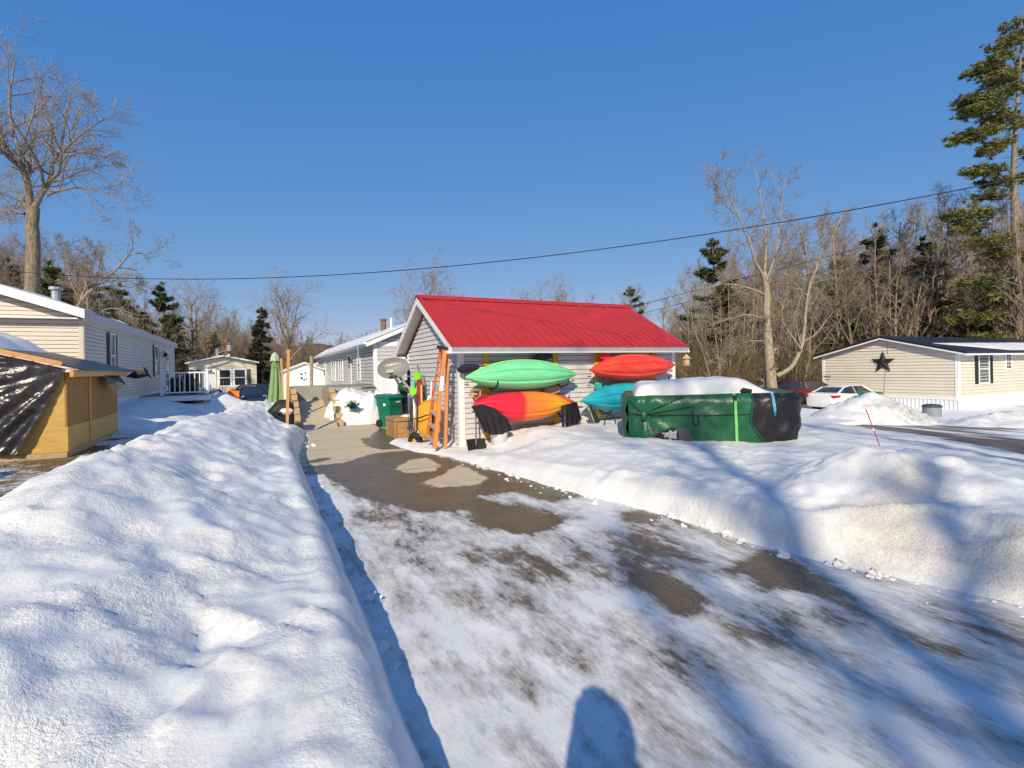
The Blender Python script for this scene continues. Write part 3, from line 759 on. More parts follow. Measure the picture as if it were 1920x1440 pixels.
mb.build('soffit',M['soffit'],shed)
for xa in (X0,X1):   # white rake boards with boxed returns
    for sgn,ye in ((1,SY0-OV),(-1,SY1+OV)):
        mb=MB()
        a=V((xa,ye-sgn*0.012,2.222)); b=V((xa,RY,RZ-0.028)); h=0.165
        w=V((0.022,0,0))
        mb.hexa([a-w-V((0,0,h*0.9)),a+w-V((0,0,h*0.9)),b+w-V((0,0,h)),b-w-V((0,0,h)),a-w,a+w,b+w,b-w])
        xo=xa+(0.15 if xa==X0 else -0.06)
        mb.box(((xa+xo)/2,ye+sgn*0.17,2.10),(abs(xo-xa)+0.16,0.30,0.05))
        mb.build('rake_board',M['white_trim'],shed,fix=True)
mb=MB()   # utility box on the gable wall
mb.box((SX0-0.09,12.9,1.25),(0.16,0.30,0.55)); mb.tube([(SX0-0.05,12.9,0.97),(SX0-0.05,12.9,0.1)],0.025,6)
mb.build('meter_box',M['grey_plastic'],shed)
mb=MB(); mb.box((SX0-0.05,10.52,0.62),(0.08,0.11,0.17)); mb.tube([(SX0-0.05,10.56,0.7),(SX0-0.06,10.60,0.98)],0.012,5)
mb.build('outlet_box',M['grey_plastic'],shed)

# ------------------------------------------------------------------ grey mobile home behind the shed
HX,HY0,HY1,HE,HW=4.29,21.3,42.9,2.92,4.3; HR=HX+HW/2; HRZ=3.98
hk=0.42
house=thing('mobile_home','long grey clapboard mobile home with snowy roof behind the red roofed shed','mobile home',(HX,HY0,0))
lf=Fr((HX,HY1,0),(0,-1)); HL=HY1-HY0
mb=MB(); siding(mb,lf,[(0,-0.2),(HL,-0.2),(HL,HE),(0,HE)],0.152,0.026)
ef=Fr((HX,HY0,0),(1,0)); pz=HE+hk*HW/2
siding(mb,ef,[(0,-0.2),(HW,-0.2),(HW,HE),(HW/2,pz),(0,HE)],0.152,0.026)
siding(mb,Fr((HX+HW,HY0,0),(0,1)),[(0,-0.2),(HL,-0.2),(HL,HE),(0,HE)],0.152,0.02)
siding(mb,Fr((HX+HW,HY1,0),(-1,0)),[(0,-0.2),(HW,-0.2),(HW,HE),(HW/2,pz),(0,HE)],0.152,0.02)
mb.build('wall',[M['grey_siding_house'],M['siding_lip_shade']],house)
mb=MB()
mb.box((HX+0.05,HY0-0.018,1.4),(0.14,0.034,3.0)); mb.box((HX-0.018,HY0+0.06,1.4),(0.034,0.14,3.0)); mb.build('corner_board',M['white_trim'],house)
mb=MB(); mb.box((HX-0.018,HY1-0.06,1.4),(0.034,0.12,3.0)); mb.build('corner_board',M['white_trim'],house)
mb=MB(); mb.box((HX+0.95,HY0-0.02,2.86),(1.6,0.03,0.18)); mb.build('frieze_board',M['white_trim'],house)
mb=MB()
for sx,xe_ in ((1,HX-0.34),(-1,HX+HW+0.34)):
    ze=HE+0.16-hk*0.34
    slab_roof(mb,(xe_,HY0-0.25,ze),(xe_,HY1+0.3,ze),(HR,HY1+0.3,pz+0.18),(HR,HY0-0.25,pz+0.18),0.05)
mb.build('roof',M['shingle'],house,fix=True)
ze=HE+0.16-hk*0.34
mb=MB(); mb.box((HX-0.35,(HY0+HY1)/2,ze-0.10),(0.04,HL+0.55,0.17)); mb.build('fascia',M['white_trim'],house)
for sx,xe_ in ((1,HX-0.34),(-1,HX+HW+0.34)):
    mb=MB()
    a=V((xe_,HY0-0.26,ze-0.03)); b=V((HR,HY0-0.26,pz+0.15)); w=V((0,0.02,0))
    mb.hexa([a-w-V((0,0,.17)),a+w-V((0,0,.17)),b+w-V((0,0,.17)),b-w-V((0,0,.17)),a-w,a+w,b+w,b-w]); mb.build('rake_board',M['white_trim'],house,fix=True)
mb=MB(); slab_roof(mb,(HX-0.33,HY0-0.22,ze-0.13),(HX-0.33,HY1+0.2,ze-0.13),(HX,HY1+0.2,ze-0.10),(HX,HY0-0.22,ze-0.10),0.02)
mb.build('soffit',M['soffit'],house,fix=True)
mb=MB(); mb.tube([(HX-0.42,HY0-0.2,ze-0.06),(HX-0.42,HY1+0.25,ze-0.10)],0.05,8); mb.tube([(HX-0.42,HY0+1.4,ze-0.08),(HX-0.40,HY0+1.4,ze-0.9)],0.012,5)
mb.build('gutter',M['white_trim'],house)
snow_cover('snow_cover',house,((HX-0.36,HY0+0.0,ze+0.02),(HX-0.36,HY1+0.2,ze+0.02),(HR,HY1+0.2,pz+0.19),(HR,HY0-0.2,pz+0.19)),0.16,3,60,10)
mb=MB(); mb.tube([(HX+1.15,HY0+3.4,3.2),(HX+1.15,HY0+3.4,4.16)],0.13,10); mb.tube([(HX+1.15,HY0+3.4,4.18),(HX+1.15,HY0+3.4,4.24)],0.17,10)
mb.build('chimney',M['pole_brown'],house)
mb=MB(); mb.tube([(HX+1.2,HY0+2.0,3.2),(HX+1.2,HY0+2.0,4.16)],0.05,8); mb.build('vent_pipe',M['white_trim'],house)
mb=MB(); mb.tube([(HX+0.6,HY0+11.5,3.0),(HX+0.6,HY0+11.5,3.52)],0.10,8); mb.build('vent_pipe',M['galv'],house)
mb=MB(); mb.tube([(HX+0.5,HY0+13.5,3.0),(HX+0.5,HY0+13.5,3.5)],0.04,8); mb.build('vent_pipe',M['white_trim'],house)
for y0,y1,z0,z1,mu in ((24.5,25.15,1.35,2.45,0),(30.0,31.6,1.25,2.40,1),(33.0,34.8,1.2,2.35,1),(38.2,39.0,1.45,2.40,0)):
    window(house,lf,HY1-y1,HY1-y0,z0,z1,mull=mu,mid=(mu==0),pane='glass')
mb=MB(); wbox(mb,lf,HY1-28.0,HY1-27.05,0.75,2.62,0,0.05); d_=mb.build('door',M['white_vinyl'],house)
mb=MB(); wbox(mb,lf,HY1-27.85,HY1-27.2,0.85,2.5,0.05,0.062); mb.build('pane',M['glass'],d_)
mb=MB(); mb.box((HX-0.09,26.7,2.25),(0.12,0.12,0.22)); mb.build('porch_light',M['dark_grey_metal'],house)
mb=MB()
for i in range(9):
    pass
vs=[]; fs=[]
for j in range(15):
    for i in range(9):
        u=0.12+i*0.10; z=0.35+j*0.125
        vs.append(ef.p(u,z,0.05+0.03*abs(math.sin(u*6+z*2.2))+0.02*fbm(u*4,z*3)))
for j in range(14):
    for i in range(8): q=j*9+i; fs.append((q,q+1,q+10,q+9))
mb.add(vs,fs); sh_=mb.build('plastic_sheet',M['white_vinyl'],smooth=True)
tag(sh_,'white plastic sheet tacked to the end wall of the grey mobile home','plastic sheet')

# ------------------------------------------------------------------ concrete ramp between stacked timbers
ramp_=thing('ramp','tan concrete ramp climbing between stepped timber side walls','ramp',(1.7,16.9,0))
mb=MB(); mb.hexa([(1.18,16.7,-0.2),(2.2,16.7,-0.2),(2.2,20.95,-0.2),(1.18,20.95,-0.2),(1.18,16.7,0.008),(2.2,16.7,0.008),(2.2,20.95,0.66),(1.18,20.95,0.66)])
mb.build('slab',M['concrete'],ramp_)
mb=MB(); mb.box((1.70,20.98,0.75),(1.5,0.06,0.96)); mb.build('back_board',M['grey_board'],ramp_)
mb=MB(); mb.hexa([(2.19,16.85,0.0),(2.215,16.85,0.0),(2.215,20.9,0.4),(2.19,20.9,0.4),(2.19,16.85,0.14),(2.215,16.85,0.14),(2.215,20.9,1.2),(2.19,20.9,1.2)])
mb.build('side_board',M['grey_board'],ramp_)
rng=random.Random(5)
for side,xc in ((-1,1.06),(1,2.315)):
    for k in range(6):
        y0=16.95+0.36*k+rng.uniform(-0.04,0.04) ; z=0.10+k*0.198
        if k>3: y0+=0.1*(k-3)
        mb=MB(); mb.box((xc+rng.uniform(-.015,.015),(y0+21.0)/2,z),(0.185,21.0-y0,0.185)); t_=mb.build('timber',M['timber'],ramp_)
        mb=MB(); mb.box((xc,y0-0.006,z),(0.18,0.012,0.18)); mb.build('cut_end',M['timber_end'],t_)
dk_=thing('porch','weathered greenish wooden porch platform against the grey mobile home','porch',(3.2,21.6,0.0))
mb=MB(); mb.box((3.25,22.6,1.12),(2.0,3.0,0.06)); mb.build('platform',M['deck_wood'],dk_)
mb=MB()
for k in range(3): mb.box((3.25,21.07,0.44+k*0.235),(2.0,0.05,0.22))
mb.build('skirt_boards',M['deck_wood'],dk_)
mb=MB(); mb.tube([(2.55,21.0,1.16),(3.05,20.2,0.62)],0.016,5); mb.build('handrail',M['dark_grey_metal'],dk_)
for z,x in ((0.62,2.72),):
    b_=MB()
    r2=random.Random(8)
    for k in range(170):
        p=V((x+r2.gauss(0,.07),17.12+r2.gauss(0,.05),z+r2.gauss(0,.05))); d=V((r2.uniform(-1,1),r2.uniform(-1,.3),r2.uniform(-.4,1)))*0.07
        s_d=d.orthogonal().normalized()*0.022; b_.quad(p-s_d,p+s_d,p+d+s_d,p+d-s_d)
    bo=b_.build('evergreen_wreath',M['bag_green']); tag(bo,'bushy green wreath half buried in the snow pile by the grey mobile home','wreath')

# ------------------------------------------------------------------ long beige mobile home on the left
BX,BY0,BY1,BE=-4.2,17.3,33.7,3.30; BW=4.3; bk=0.34
home=thing('mobile_home','long beige mobile home with dark shutters and ribbed white skirt on the left','mobile home',(BX,BY0,0))
bf=Fr((BX,BY0,0),(0,1)); BL=BY1-BY0; zs=0.99
mb=MB(); siding(mb,bf,[(0,zs),(BL,zs),(BL,BE),(0,BE)],0.108,0.02)
bfe=Fr((BX-BW,BY0,0),(1,0)); bpz=BE+bk*BW/2
siding(mb,bfe,[(0,zs),(BW,zs),(BW,BE),(BW/2,bpz),(0,BE)],0.108,0.02)
siding(mb,Fr((BX,BY1,0),(-1,0)),[(0,zs),(BW,zs),(BW,BE),(BW/2,bpz),(0,BE)],0.108,0.02)
siding(mb,Fr((BX-BW,BY1,0),(0,-1)),[(0,zs),(BL,zs),(BL,BE),(0,BE)],0.108,0.02)
mb.build('wall',[M['beige_siding'],M['siding_lip_shade_warm']],home)
mb=MB(); ribbed(mb,bf,0,BL,0.2,zs-0.05,0.22,0.025); ribbed(mb,bfe,0,BW,0.2,zs-0.05,0.22,0.025); wbox(mb,bf,0,BL,zs-0.1,zs,0.0,0.035); wbox(mb,bfe,0,BW,zs-0.1,zs,0,0.035)
mb.build('skirt',M['white_vinyl'],home)
mb=MB(); mb.box((BX+0.012,BY0+0.03,2.1),(0.03,0.10,2.4)); mb.box((BX-0.04,BY0-0.012,2.1),(0.10,0.03,2.4)); mb.build('corner_board',M['pale_siding'],home)
mb=MB()
be=BE+0.22
for xe_ in (BX+0.12,BX-BW-0.12):
    slab_roof(mb,(xe_,BY0-0.30,be),(xe_,BY1+0.2,be),(BX-BW/2,BY1+0.2,be+bk*(BW/2+0.12)),(BX-BW/2,BY0-0.30,be+bk*(BW/2+0.12)),0.05)
mb.build('roof',M['shingle'],home,fix=True)
for xe_ in (BX+0.12,BX-BW-0.12):
    mb=MB(); a=V((xe_,BY0-0.31,be-0.005)); b=V((BX-BW/2,BY0-0.31,be-0.005+bk*(BW/2+0.12))); w=V((0,0.02,0)); h=V((0,0,0.24))
    mb.hexa([a-w-h,a+w-h,b+w-h,b-w-h,a-w,a+w,b+w,b-w]); mb.build('rake_board',M['white_trim'],home,fix=True)
mb=MB(); mb.box((BX+0.125,(BY0+BY1)/2-0.03,be-0.155),(0.03,BL+0.5,0.26)); mb.build('fascia',M['grey_fascia'],home)
mb=MB(); mb.box((BX+0.06,(BY0+BY1)/2,BE-0.03),(0.12,BL+0.2,0.05)); mb.box((BX-BW/2,BY0-0.15,BE-0.02),(BW*0.98,0.24,0.03)); mb.build('soffit',M['white_trim'],home)
snow_cover('snow_cover',home,((BX+0.05,BY0-0.2,be+0.02),(BX+0.05,BY1+0.1,be+0.02),(BX-BW/2,BY1+0.1,be+bk*(BW/2)+0.06),(BX-BW/2,BY0-0.2,be+bk*(BW/2)+0.06)),0.10,7,50,8)
mb=MB(); mb.tube([(BX-1.2,BY0+2.4,3.7),(BX-1.2,BY0+2.4,4.35)],0.11,10); mb.tube([(BX-1.2,BY0+2.4,4.36),(BX-1.2,BY0+2.4,4.44)],0.17,10); mb.build('vent_pipe',M['galv'],home)
for y0,y1 in ((19.95,20.45),(27.55,28.35)):
    window(home,bf,y0-BY0,y1-BY0,1.72,3.05,pane='curtain_glass'); shutter(home,bf,y0-BY0-0.36,y0-BY0-0.07,1.68,3.1,'shutter_dark'); shutter(home,bf,y1-BY0+0.07,y1-BY0+0.36,1.68,3.1,'shutter_dark')
mb=MB(); wbox(mb,bf,30.4-BY0,31.4-BY0,0.98,2.95,0,0.05); d_=mb.build('door',M['white_vinyl'],home)
mb=MB(); wbox(mb,bf,30.55-BY0,31.25-BY0,1.2,2.8,0.05,0.06); mb.build('pane',M['glass'],d_)
mb=MB(); mb.box((BX+0.14,29.7,2.72),(0.14,0.14,0.22)); mb.tube([(BX,29.7,2.88),(BX+0.14,29.7,2.88)],0.015,5); mb.build('porch_light',M['black_plastic'],home)
mb=MB(); wbox(mb,bf,22.4-BY0,22.6-BY0,1.32,1.52,0,0.05); mb.build('vent',M['white_vinyl'],home)
mb=MB(); mb.box((BX+0.03,31.9,2.2),(0.05,0.08,2.0)); mb.build('downspout',M['white_vinyl'],home)
# white porch with balusters
pd=thing('porch','raised porch with white balusters along the beige mobile home','porch',(-3.0,25.6,0.3))
PX0,PX1,PY0,PY1=BX,-1.85,24.2,31.5; PZ=0.92
mb=MB(); mb.box(((PX0+PX1)/2,(PY0+PY1)/2,PZ-0.03),(PX1-PX0,PY1-PY0,0.06)); mb.build('deck',M['deck_wood'],pd)
mb=MB(); mb.box(((PX0+PX1)/2,PY0-0.015,PZ-0.14),(PX1-PX0+0.03,0.04,0.20)); mb.box((PX1+0.015,(PY0+PY1)/2,PZ-0.14),(0.04,PY1-PY0,0.20)); mb.build('rim_joist',M['white_vinyl'],pd)
for y in (PY0+0.08,PY0+2.4,PY1-0.1):
    mb=MB(); mb.box((PX1-0.12,y,0.42),(0.12,0.12,0.9)); mb.build('post',M['timber'],pd)
mb=MB(); mb.box((-3.1,PY0+0.08,0.42),(0.12,0.12,0.9)); mb.build('post',M['timber'],pd)
def railing(p,q,nb):
    p=V(p);q=V(q); mb=MB(); mb.bar(p+V((0,0,0.90)),q+V((0,0,0.90)),0.07,0.06); mb.bar(p+V((0,0,0.10)),q+V((0,0,0.10)),0.05,0.05)
    r_=mb.build('railing',M['white_vinyl'],pd)
    for k in range(nb):
        b=p.lerp(q,(k+0.5)/nb); m2=MB(); m2.box(b+V((0,0,0.5)),(0.035,0.035,0.78)); m2.build('baluster',M['white_vinyl'],r_)
    for b in (p,q):
        m2=MB(); m2.box(b+V((0,0,0.5)),(0.10,0.10,1.02)); m2.box(b+V((0,0,1.03)),(0.13,0.13,0.04)); m2.build('rail_post',M['white_vinyl'],r_)
railing((PX0+0.75,PY0+0.05,PZ),(PX1-0.06,PY0+0.05,PZ),9)
railing((PX1-0.06,PY0+0.15,PZ),(PX1-0.06,PY0+3.6,PZ),11)
for x,c,l in ((-3.1,'dark_paint','dark blue tub standing on the porch of the beige mobile home'),(-2.55,'black_plastic','round black covered barbecue standing on the porch of the beige mobile home')):
    mb=MB(); mb.lathe([(0.05,PZ),(0.24,PZ+0.02),(0.27,PZ+0.45),(0.25,PZ+0.62),(0.1,PZ+0.72)],(x,PY0+0.9,0),14)
    if c!='dark_paint': mb.lathe([(0.28,PZ+0.60),(0.30,PZ+0.75),(0.2,PZ+0.95),(0.02,PZ+1.02)],(x,PY0+0.9,0),14)
    o=mb.build('tub' if c=='dark_paint' else 'covered_grill',M[c],smooth=True); tag(o,l,'tub' if c=='dark_paint' else 'grill')

# ------------------------------------------------------------------ half built wooden shed with black tarp
WX,WY0,WY1,WB=-3.1,11.75,15.4,0.26
ws=thing('wooden_shed','half built plywood lean-to shed draped in crinkled black plastic','shed',(WX,WY0,WB))
wf=Fr((WX,WY0,0),(0,1)); WL=WY1-WY0
def wtop(u): return 1.83
mb=MB(); wbox(mb,wf,0,WL,0.85,wtop(0),-0.03,0.0); mb.build('upper_panel',M['osb'],ws)
mb=MB(); wbox(mb,wf,0,WL,0.40,0.845,-0.03,0.003); wbox(mb,wf,0.0,0.02,0.40,0.845,0.003,0.008); wbox(mb,wf,1.32,1.40,0.40,1.80,0.003,0.02); mb.build('lower_panel',M['plywood'],ws)
mb=MB(); wbox(mb,wf,-0.02,WL+0.02,0.16,0.395,-0.06,0.01); mb.box((WX-2.6,WY0-0.01,0.30),(5.2,0.05,0.19)); mb.build('skid',M['timber'],ws)
ff=Fr((WX-5.2,WY0,0),(1,0))
mb=MB(); mb.add([ff.p(0,0.40,0),ff.p(5.17,0.40,0),ff.p(5.17,1.80,0),ff.p(0,3.2,0)],[(0,1,2,3)]); mb.build('front_panel',M['plywood'],ws)
rs=0.285
def rzz(x): return 1.93+rs*(WX+0.10-x)
mb=MB(); slab_roof(mb,(WX+0.32,WY0-0.1,rzz(WX+0.32)),(WX+0.32,WY1+0.35,rzz(WX+0.32)),(WX-5.0,WY1+0.35,rzz(WX-5)),(WX-5.0,WY0-0.1,rzz(WX-5)),0.025)
mb.build('roof',M['tarp_black'],ws,fix=True)
mb=MB(); mb.bar((WX-5.0,WY0-0.14,rzz(WX-5.0)+0.0),(WX-0.02,WY0-0.14,rzz(WX-0.02)+0.01),0.035,0.085); mb.build('rake_board',M['orange_lumber'],ws)
mb=MB(); mb.bar((WX+0.12,WY0-0.16,1.81),(WX+0.12,WY1+0.30,1.81),0.05,0.13); mb.build('eave_board',M['lumber'],ws)
mb=MB(); mb.box((WX+0.12,WY0-0.165,1.81),(0.055,0.012,0.135)); mb.build('eave_end',M['orange_lumber'],ws)
# crinkled tarp over the front
nx_,ny_=110,60; vs=[]; fs=[]
for j in range(ny_+1):
    for i in range(nx_+1):
        s=i/nx_; t=j/ny_
        xt=WX-5.2+s*5.22; zt=rzz(xt)-0.025-0.04*s
        xb=WX-5.2+s*(4.55); zb=0.55-0.12*sm(s)*s
        x=lerp(xt,xb,t**1.1); z=lerp(zt,zb,t)+0.02*math.sin(s*17)*t
        ax_,az_=x-(WX+0.15),z-1.95; an=math.atan2(az_,ax_); rr_=math.hypot(ax_,az_)     # folds fan out from the corner where the sheet is pulled tight
        c=abs(noise.noise(V((an*9.0,rr_*0.55,2))))*min(1,rr_*0.9)+0.45*abs(noise.noise(V((an*19,rr_*1.3,5))))*min(1,rr_); k=abs(noise.noise(V((x*3.5-z*2.5,z*5+x,1))))
        vs.append((x,WY0-0.05-0.13*c-0.045*k-0.05*t,z+0.03*c))
for j in range(ny_):
    for i in range(nx_): q=j*(nx_+1)+i; fs.append((q,q+1,q+nx_+2,q+nx_+1))
mb=MB(); mb.add(vs,fs)
tm=mat('plastic_film',(0.020,0.018,0.021),0.30,bump=0.5,bs=9,spec=0.6)
mb.build('tarp',tm,ws,smooth=True)
mb=MB(); mb.tube([(WX-1.55,WY0-0.20,rzz(WX-1.55)-0.15),(WX-1.95,WY0-0.24,1.35),(WX-2.35,WY0-0.26,0.75)],0.018,5); mb.build('tape_line',M['white_vinyl'],ws)
# loose flaps of roof plastic at the eave
for pts,l in (([(0.14,15.55,1.72),(0.50,15.5,1.98),(0.62,15.3,1.90),(0.72,15.4,1.62),(0.60,15.6,1.72),(0.34,15.6,1.66)],0),([(0.13,13.6,1.78),(0.13,14.9,1.77),(0.30,14.7,1.55),(0.22,14.15,1.36),(0.20,13.7,1.55)],1)):
    mb=MB(); c=V((0,0,0))
    P=[V((WX+a,b,c2)) for a,b,c2 in pts]
    for q in P: c+=q/len(P)
    c+=V((0.07,-0.02,0.02)); P2=P+[c]
    mb.add(P2,[(i,(i+1)%len(P),len(P)) for i in range(len(P))]); mb.build('tarp_flap',M['tarp_black'],ws)
snow_cover('roof_snow',ws,((WX-1.15,WY0+0.1,rzz(WX-1.15)+0.0),(WX-1.15,WY1+0.2,rzz(WX-1.15)+0.0),(WX-4.9,WY1+0.2,rzz(WX-4.9)),(WX-4.9,WY0+0.05,rzz(WX-4.9))),0.24,5,26,18)

# ------------------------------------------------------------------ cream mobile home with the star
TX,TY0,TY1,TB,TE,TPZ=33.7,13.65,21.0,-0.62,2.17,3.10; TL=17
th=thing('mobile_home','cream mobile home with black metal roof and a black star on its gable','mobile home',(TX,TY0,TB))
tg=Fr((TX,TY1,0),(0,-1)); TW=TY1-TY0; tz=-0.30
mb=MB(); siding(mb,tg,[(0,tz),(TW,tz),(TW,TE),(TW/2,TPZ-0.05),(0,TE)],0.178,0.034,0.4,random.Random(4))
tf=Fr((TX,TY0,0),(1,0)); siding(mb,tf,[(0,tz),(TL,tz),(TL,TE),(0,TE)],0.178,0.03)
siding(mb,Fr((TX+TL,TY0,0),(0,1)),[(0,tz),(TW,tz),(TW,TE),(TW/2,TPZ-0.05),(0,TE)],0.178,0.03)
siding(mb,Fr((TX+TL,TY1,0),(-1,0)),[(0,tz),(TL,tz),(TL,TE),(0,TE)],0.178,0.03)
mb.build('wall',[M['cream_siding'],M['siding_lip_shade_warm']],th)
mb=MB(); ribbed(mb,tg,0,TW,-1.1,tz-0.1,0.2,0.03); ribbed(mb,tf,0,TL,-1.1,tz-0.1,0.2,0.03); wbox(mb,tg,0,TW,tz-0.15,tz,0,0.04); wbox(mb,tf,0,TL,tz-0.15,tz,0,0.04); mb.build('skirt',M['white_vinyl'],th)
for x,y in ((TX,TY0),(TX,TY1)):
    sy=-1 if y==TY0 else 1
    mb=MB(); mb.box((TX-0.018,y-sy*0.07,0.85),(0.04,0.16,2.7)); mb.box((TX+0.06,y+sy*0.018,0.85),(0.14,0.04,2.7)); mb.build('corner_board',M['white_trim'],th)
tk=(TPZ-TE)/(TW/2)
mb=MB(); ym=(TY0+TY1)/2
for ye,sg in ((TY0-0.5,1),(TY1+0.45,-1)):
    ze=TE+0.14-tk*0.47
    slab_roof(mb,(TX-0.35,ye,ze),(TX+TL+0.3,ye,ze),(TX+TL+0.3,ym,TPZ+0.16),(TX-0.35,ym,TPZ+0.16),0.13)
mb.build('roof',M['dark_metal_roof'],th,fix=True)
for ye,sg in ((TY0-0.5,1),(TY1+0.45,-1)):
    mb=MB(); ze=TE+0.14-tk*0.47-0.135
    a=V((TX-0.30,ye+sg*0.03,ze)); b=V((TX-0.30,ym,TPZ+0.025)); w=V((0.03,0,0)); h=V((0,0,0.09))
    mb.hexa([a-w-h,a+w-h,b+w-h,b-w-h,a-w,a+w,b+w,b-w])
    mb.build('rake_board',M['white_trim'],th,fix=True)
    mb=MB(); mb.box((TX+TL/2,ye+sg*0.04,ze-0.045),(TL+0.55,0.05,0.10)); mb.build('fascia',M['white_trim'],th)
ze=TE-0.11
mb=MB(); slab_roof(mb,(TX-0.27,TY0-0.46,ze),(TX+TL,TY0-0.46,ze),(TX+TL,TY0,ze+0.03),(TX-0.27,TY0,ze+0.03),0.03); mb.build('soffit',M['soffit'],th,fix=True)
window(th,tf,2.25,3.35,0.42,2.0,pane='curtain_glass',fw=0.09); shutter(th,tf,1.75,2.14,0.36,2.06,'shutter_dark'); shutter(th,tf,3.5,3.86,0.36,2.06,'shutter_dark')
window(th,tf,5.55,6.15,1.18,1.98,fw=0.11,grid=(2,4))
mb=MB(); wbox(mb,tf,8.2,8.3,0.0,2.05,0,0.06); wbox(mb,tf,9.35,9.45,0.0,2.05,0,0.06); wbox(mb,tf,10.5,10.6,0,2.05,0,0.06); wbox(mb,tf,8.3,10.5,1.98,2.08,0,0.06); d_=mb.build('sliding_door',M['white_vinyl'],th)
for a,b in ((8.3,9.35),(9.45,10.5)):
    mb=MB(); wbox(mb,tf,a,b,0.0,1.98,0.004,0.03); mb.build('pane',M['curtain_glass'],d_)
mb=MB(); wbox(mb,tg,0.12,0.55,1.15-0.40,1.25-0.40,0,0.06); wbox(mb,tg,0.12,0.5,0.57,0.61,0,0.05); mb.build('vent',M['steel_grey'],th)
zs_=TE+0.14-tk*0.47
def tr(x,y): return (x,y,zs_+tk*(y-(TY0-0.5))+0.02)
snow_cover('roof_snow',th,(tr(TX+5.2,TY0-0.35),tr(TX+TL,TY0-0.45),tr(TX+TL,TY0+2.2),tr(TX+0.2,TY0+1.6)),0.10,2,40,9)
# five pointed star
mb=MB(); c=tg.p(TW*0.505,1.66,0.10); ctr=c+tg.N*0.12; pts=[]
for k in range(10):
    a=math.pi/2+k*math.pi/5; r=0.70 if k%2==0 else 0.27
    pts.append(c+tg.U*(r*math.cos(a))+V((0,0,r*math.sin(a))))
mb.add(pts+[ctr,c-tg.N*0.05],[(k,(k+1)%10,10) for k in range(10)]+[((k+1)%10,k,11) for k in range(10)])
st_=mb.build('barn_star',M['star_metal']); tag(st_,'black metal five pointed star hung on the cream gable wall','star')
mb=MB(); mb.tube([tg.p(TW*0.535,2.9,0.05),tg.p(TW*0.54,2.2,0.05)],0.012,4); mb.tube([tg.p(TW*0.52,1.2,0.05),tg.p(TW*0.505,-0.3,0.05)],0.01,4)
mb.build('cable',M['grey_plastic'],th)
mb=MB(); mb.tube([(TX+3.4,TY0+2.7,2.8),(TX+3.4,TY0+2.7,3.3)],0.05,6); mb.build('vent_pipe',M['black_plastic'],th)
# outside steps at the sliding door
sp=thing('porch_steps','wooden porch steps with white sloping rail and snow at the sliding glass door','steps',(TX+8,TY0-1,TB))
for k in range(4):
    mb=MB(); mb.box((TX+8.9,TY0-0.45-k*0.32,-0.12-k*0.17),(1.7,0.34,0.06)); mb.build('tread',M['timber_end'],sp)
    mb=MB(); mb.box((TX+8.9,TY0-0.45-k*0.32,-0.05-k*0.17),(1.5,0.30,0.09)); mb.build('tread_snow',CLEAN,sp)
mb=MB(); mb.bar((TX+7.9,TY0-0.4,0.25),(TX+7.9,TY0-1.9,-0.75),0.12,0.30); mb.build('stringer',M['white_vinyl'],sp)
for k in range(2):
    mb=MB(); mb.box((TX+9.75,TY0-0.4-k*1.2,0.45-k*0.5),(0.11,0.11,1.1)); mb.build('newel_post',M['orange_lumber'],sp)
mb=MB(); mb.bar((TX+9.75,TY0-0.3,0.95),(TX+9.75,TY0-1.7,0.42),0.06,0.10); mb.build('handrail',M['orange_lumber'],sp)
pdx=MB(); x,y=TX+5.0,TY0-1.6; z0=G(x,y)
pdx.box((x,y,z0+0.55),(0.42,0.28,0.62)); pdx.box((x,y-0.01,z0+0.92),(0.34,0.22,0.16)); pdx.box((x-0.3,y,z0+0.25),(0.2,0.2,0.3)); pdx.box((x-.12,y,z0+.15),(0.06,0.06,.4)); pdx.box((x+.14,y,z0+.15),(0.06,0.06,.4))
tag(pdx.build('utility_pedestal',M['steel_grey']),'grey utility box on short legs in the snow before the cream mobile home','utility box')

# ------------------------------------------------------------------ small cream home far left, white hut, further home
CX0,CX1,CY=-4.75,-0.15,45.4; CB=-0.45
c0=CX0+0.0
ch=thing('mobile_home','small cream mobile home with three windows in its snowy gable, far down the lane','mobile home',((CX0+CX1)/2,CY,CB))
cf=Fr((CX0,CY,0),(1,0)); CW=CX1-CX0; ce=2.55; cp=3.02
mb=MB(); siding(mb,cf,[(0,CB),(CW,CB),(CW,ce),(CW/2,cp),(0,ce)],0.11,0.012); siding(mb,Fr((CX1,CY,0),(0,1)),[(0,CB),(14,CB),(14,ce),(0,ce)],0.16,0.015)
siding(mb,Fr((CX0,CY+14,0),(0,-1)),[(0,CB),(14,CB),(14,ce),(0,ce)],0.16,0.015); siding(mb,Fr((CX1,CY+14,0),(-1,0)),[(0,CB),(CW,CB),(CW,ce),(CW/2,cp),(0,ce)],0.11,0.012)
mb.build('wall',[M['pale_siding'],M['siding_lip_shade_warm']],ch)
mb=MB()
for xe_ in (CX0-0.2,CX1+0.2): slab_roof(mb,(xe_,CY-0.4,ce+0.08),(xe_,CY+14.3,ce+0.08),((CX0+CX1)/2,CY+14.3,cp+0.16),((CX0+CX1)/2,CY-0.4,cp+0.16),0.10)
mb.build('roof',M['white_trim'],ch,fix=True)
for xe_ in (CX0-0.15,CX1+0.15): snow_cover('snow_cover',ch,((xe_,CY-0.35,ce+0.09),(xe_,CY+14.2,ce+0.09),((CX0+CX1)/2,CY+14.2,cp+0.17),((CX0+CX1)/2,CY-0.35,cp+0.17)),0.10,4,20,6)
for u in (0.98,2.03,3.06): window(ch,cf,u,u+0.72,0.82,2.02,fw=0.10)
shutter(ch,cf,0.50,0.80,0.75,2.08,'shutter_brown'); shutter(ch,cf,3.92,4.18,0.75,2.08,'shutter_brown')
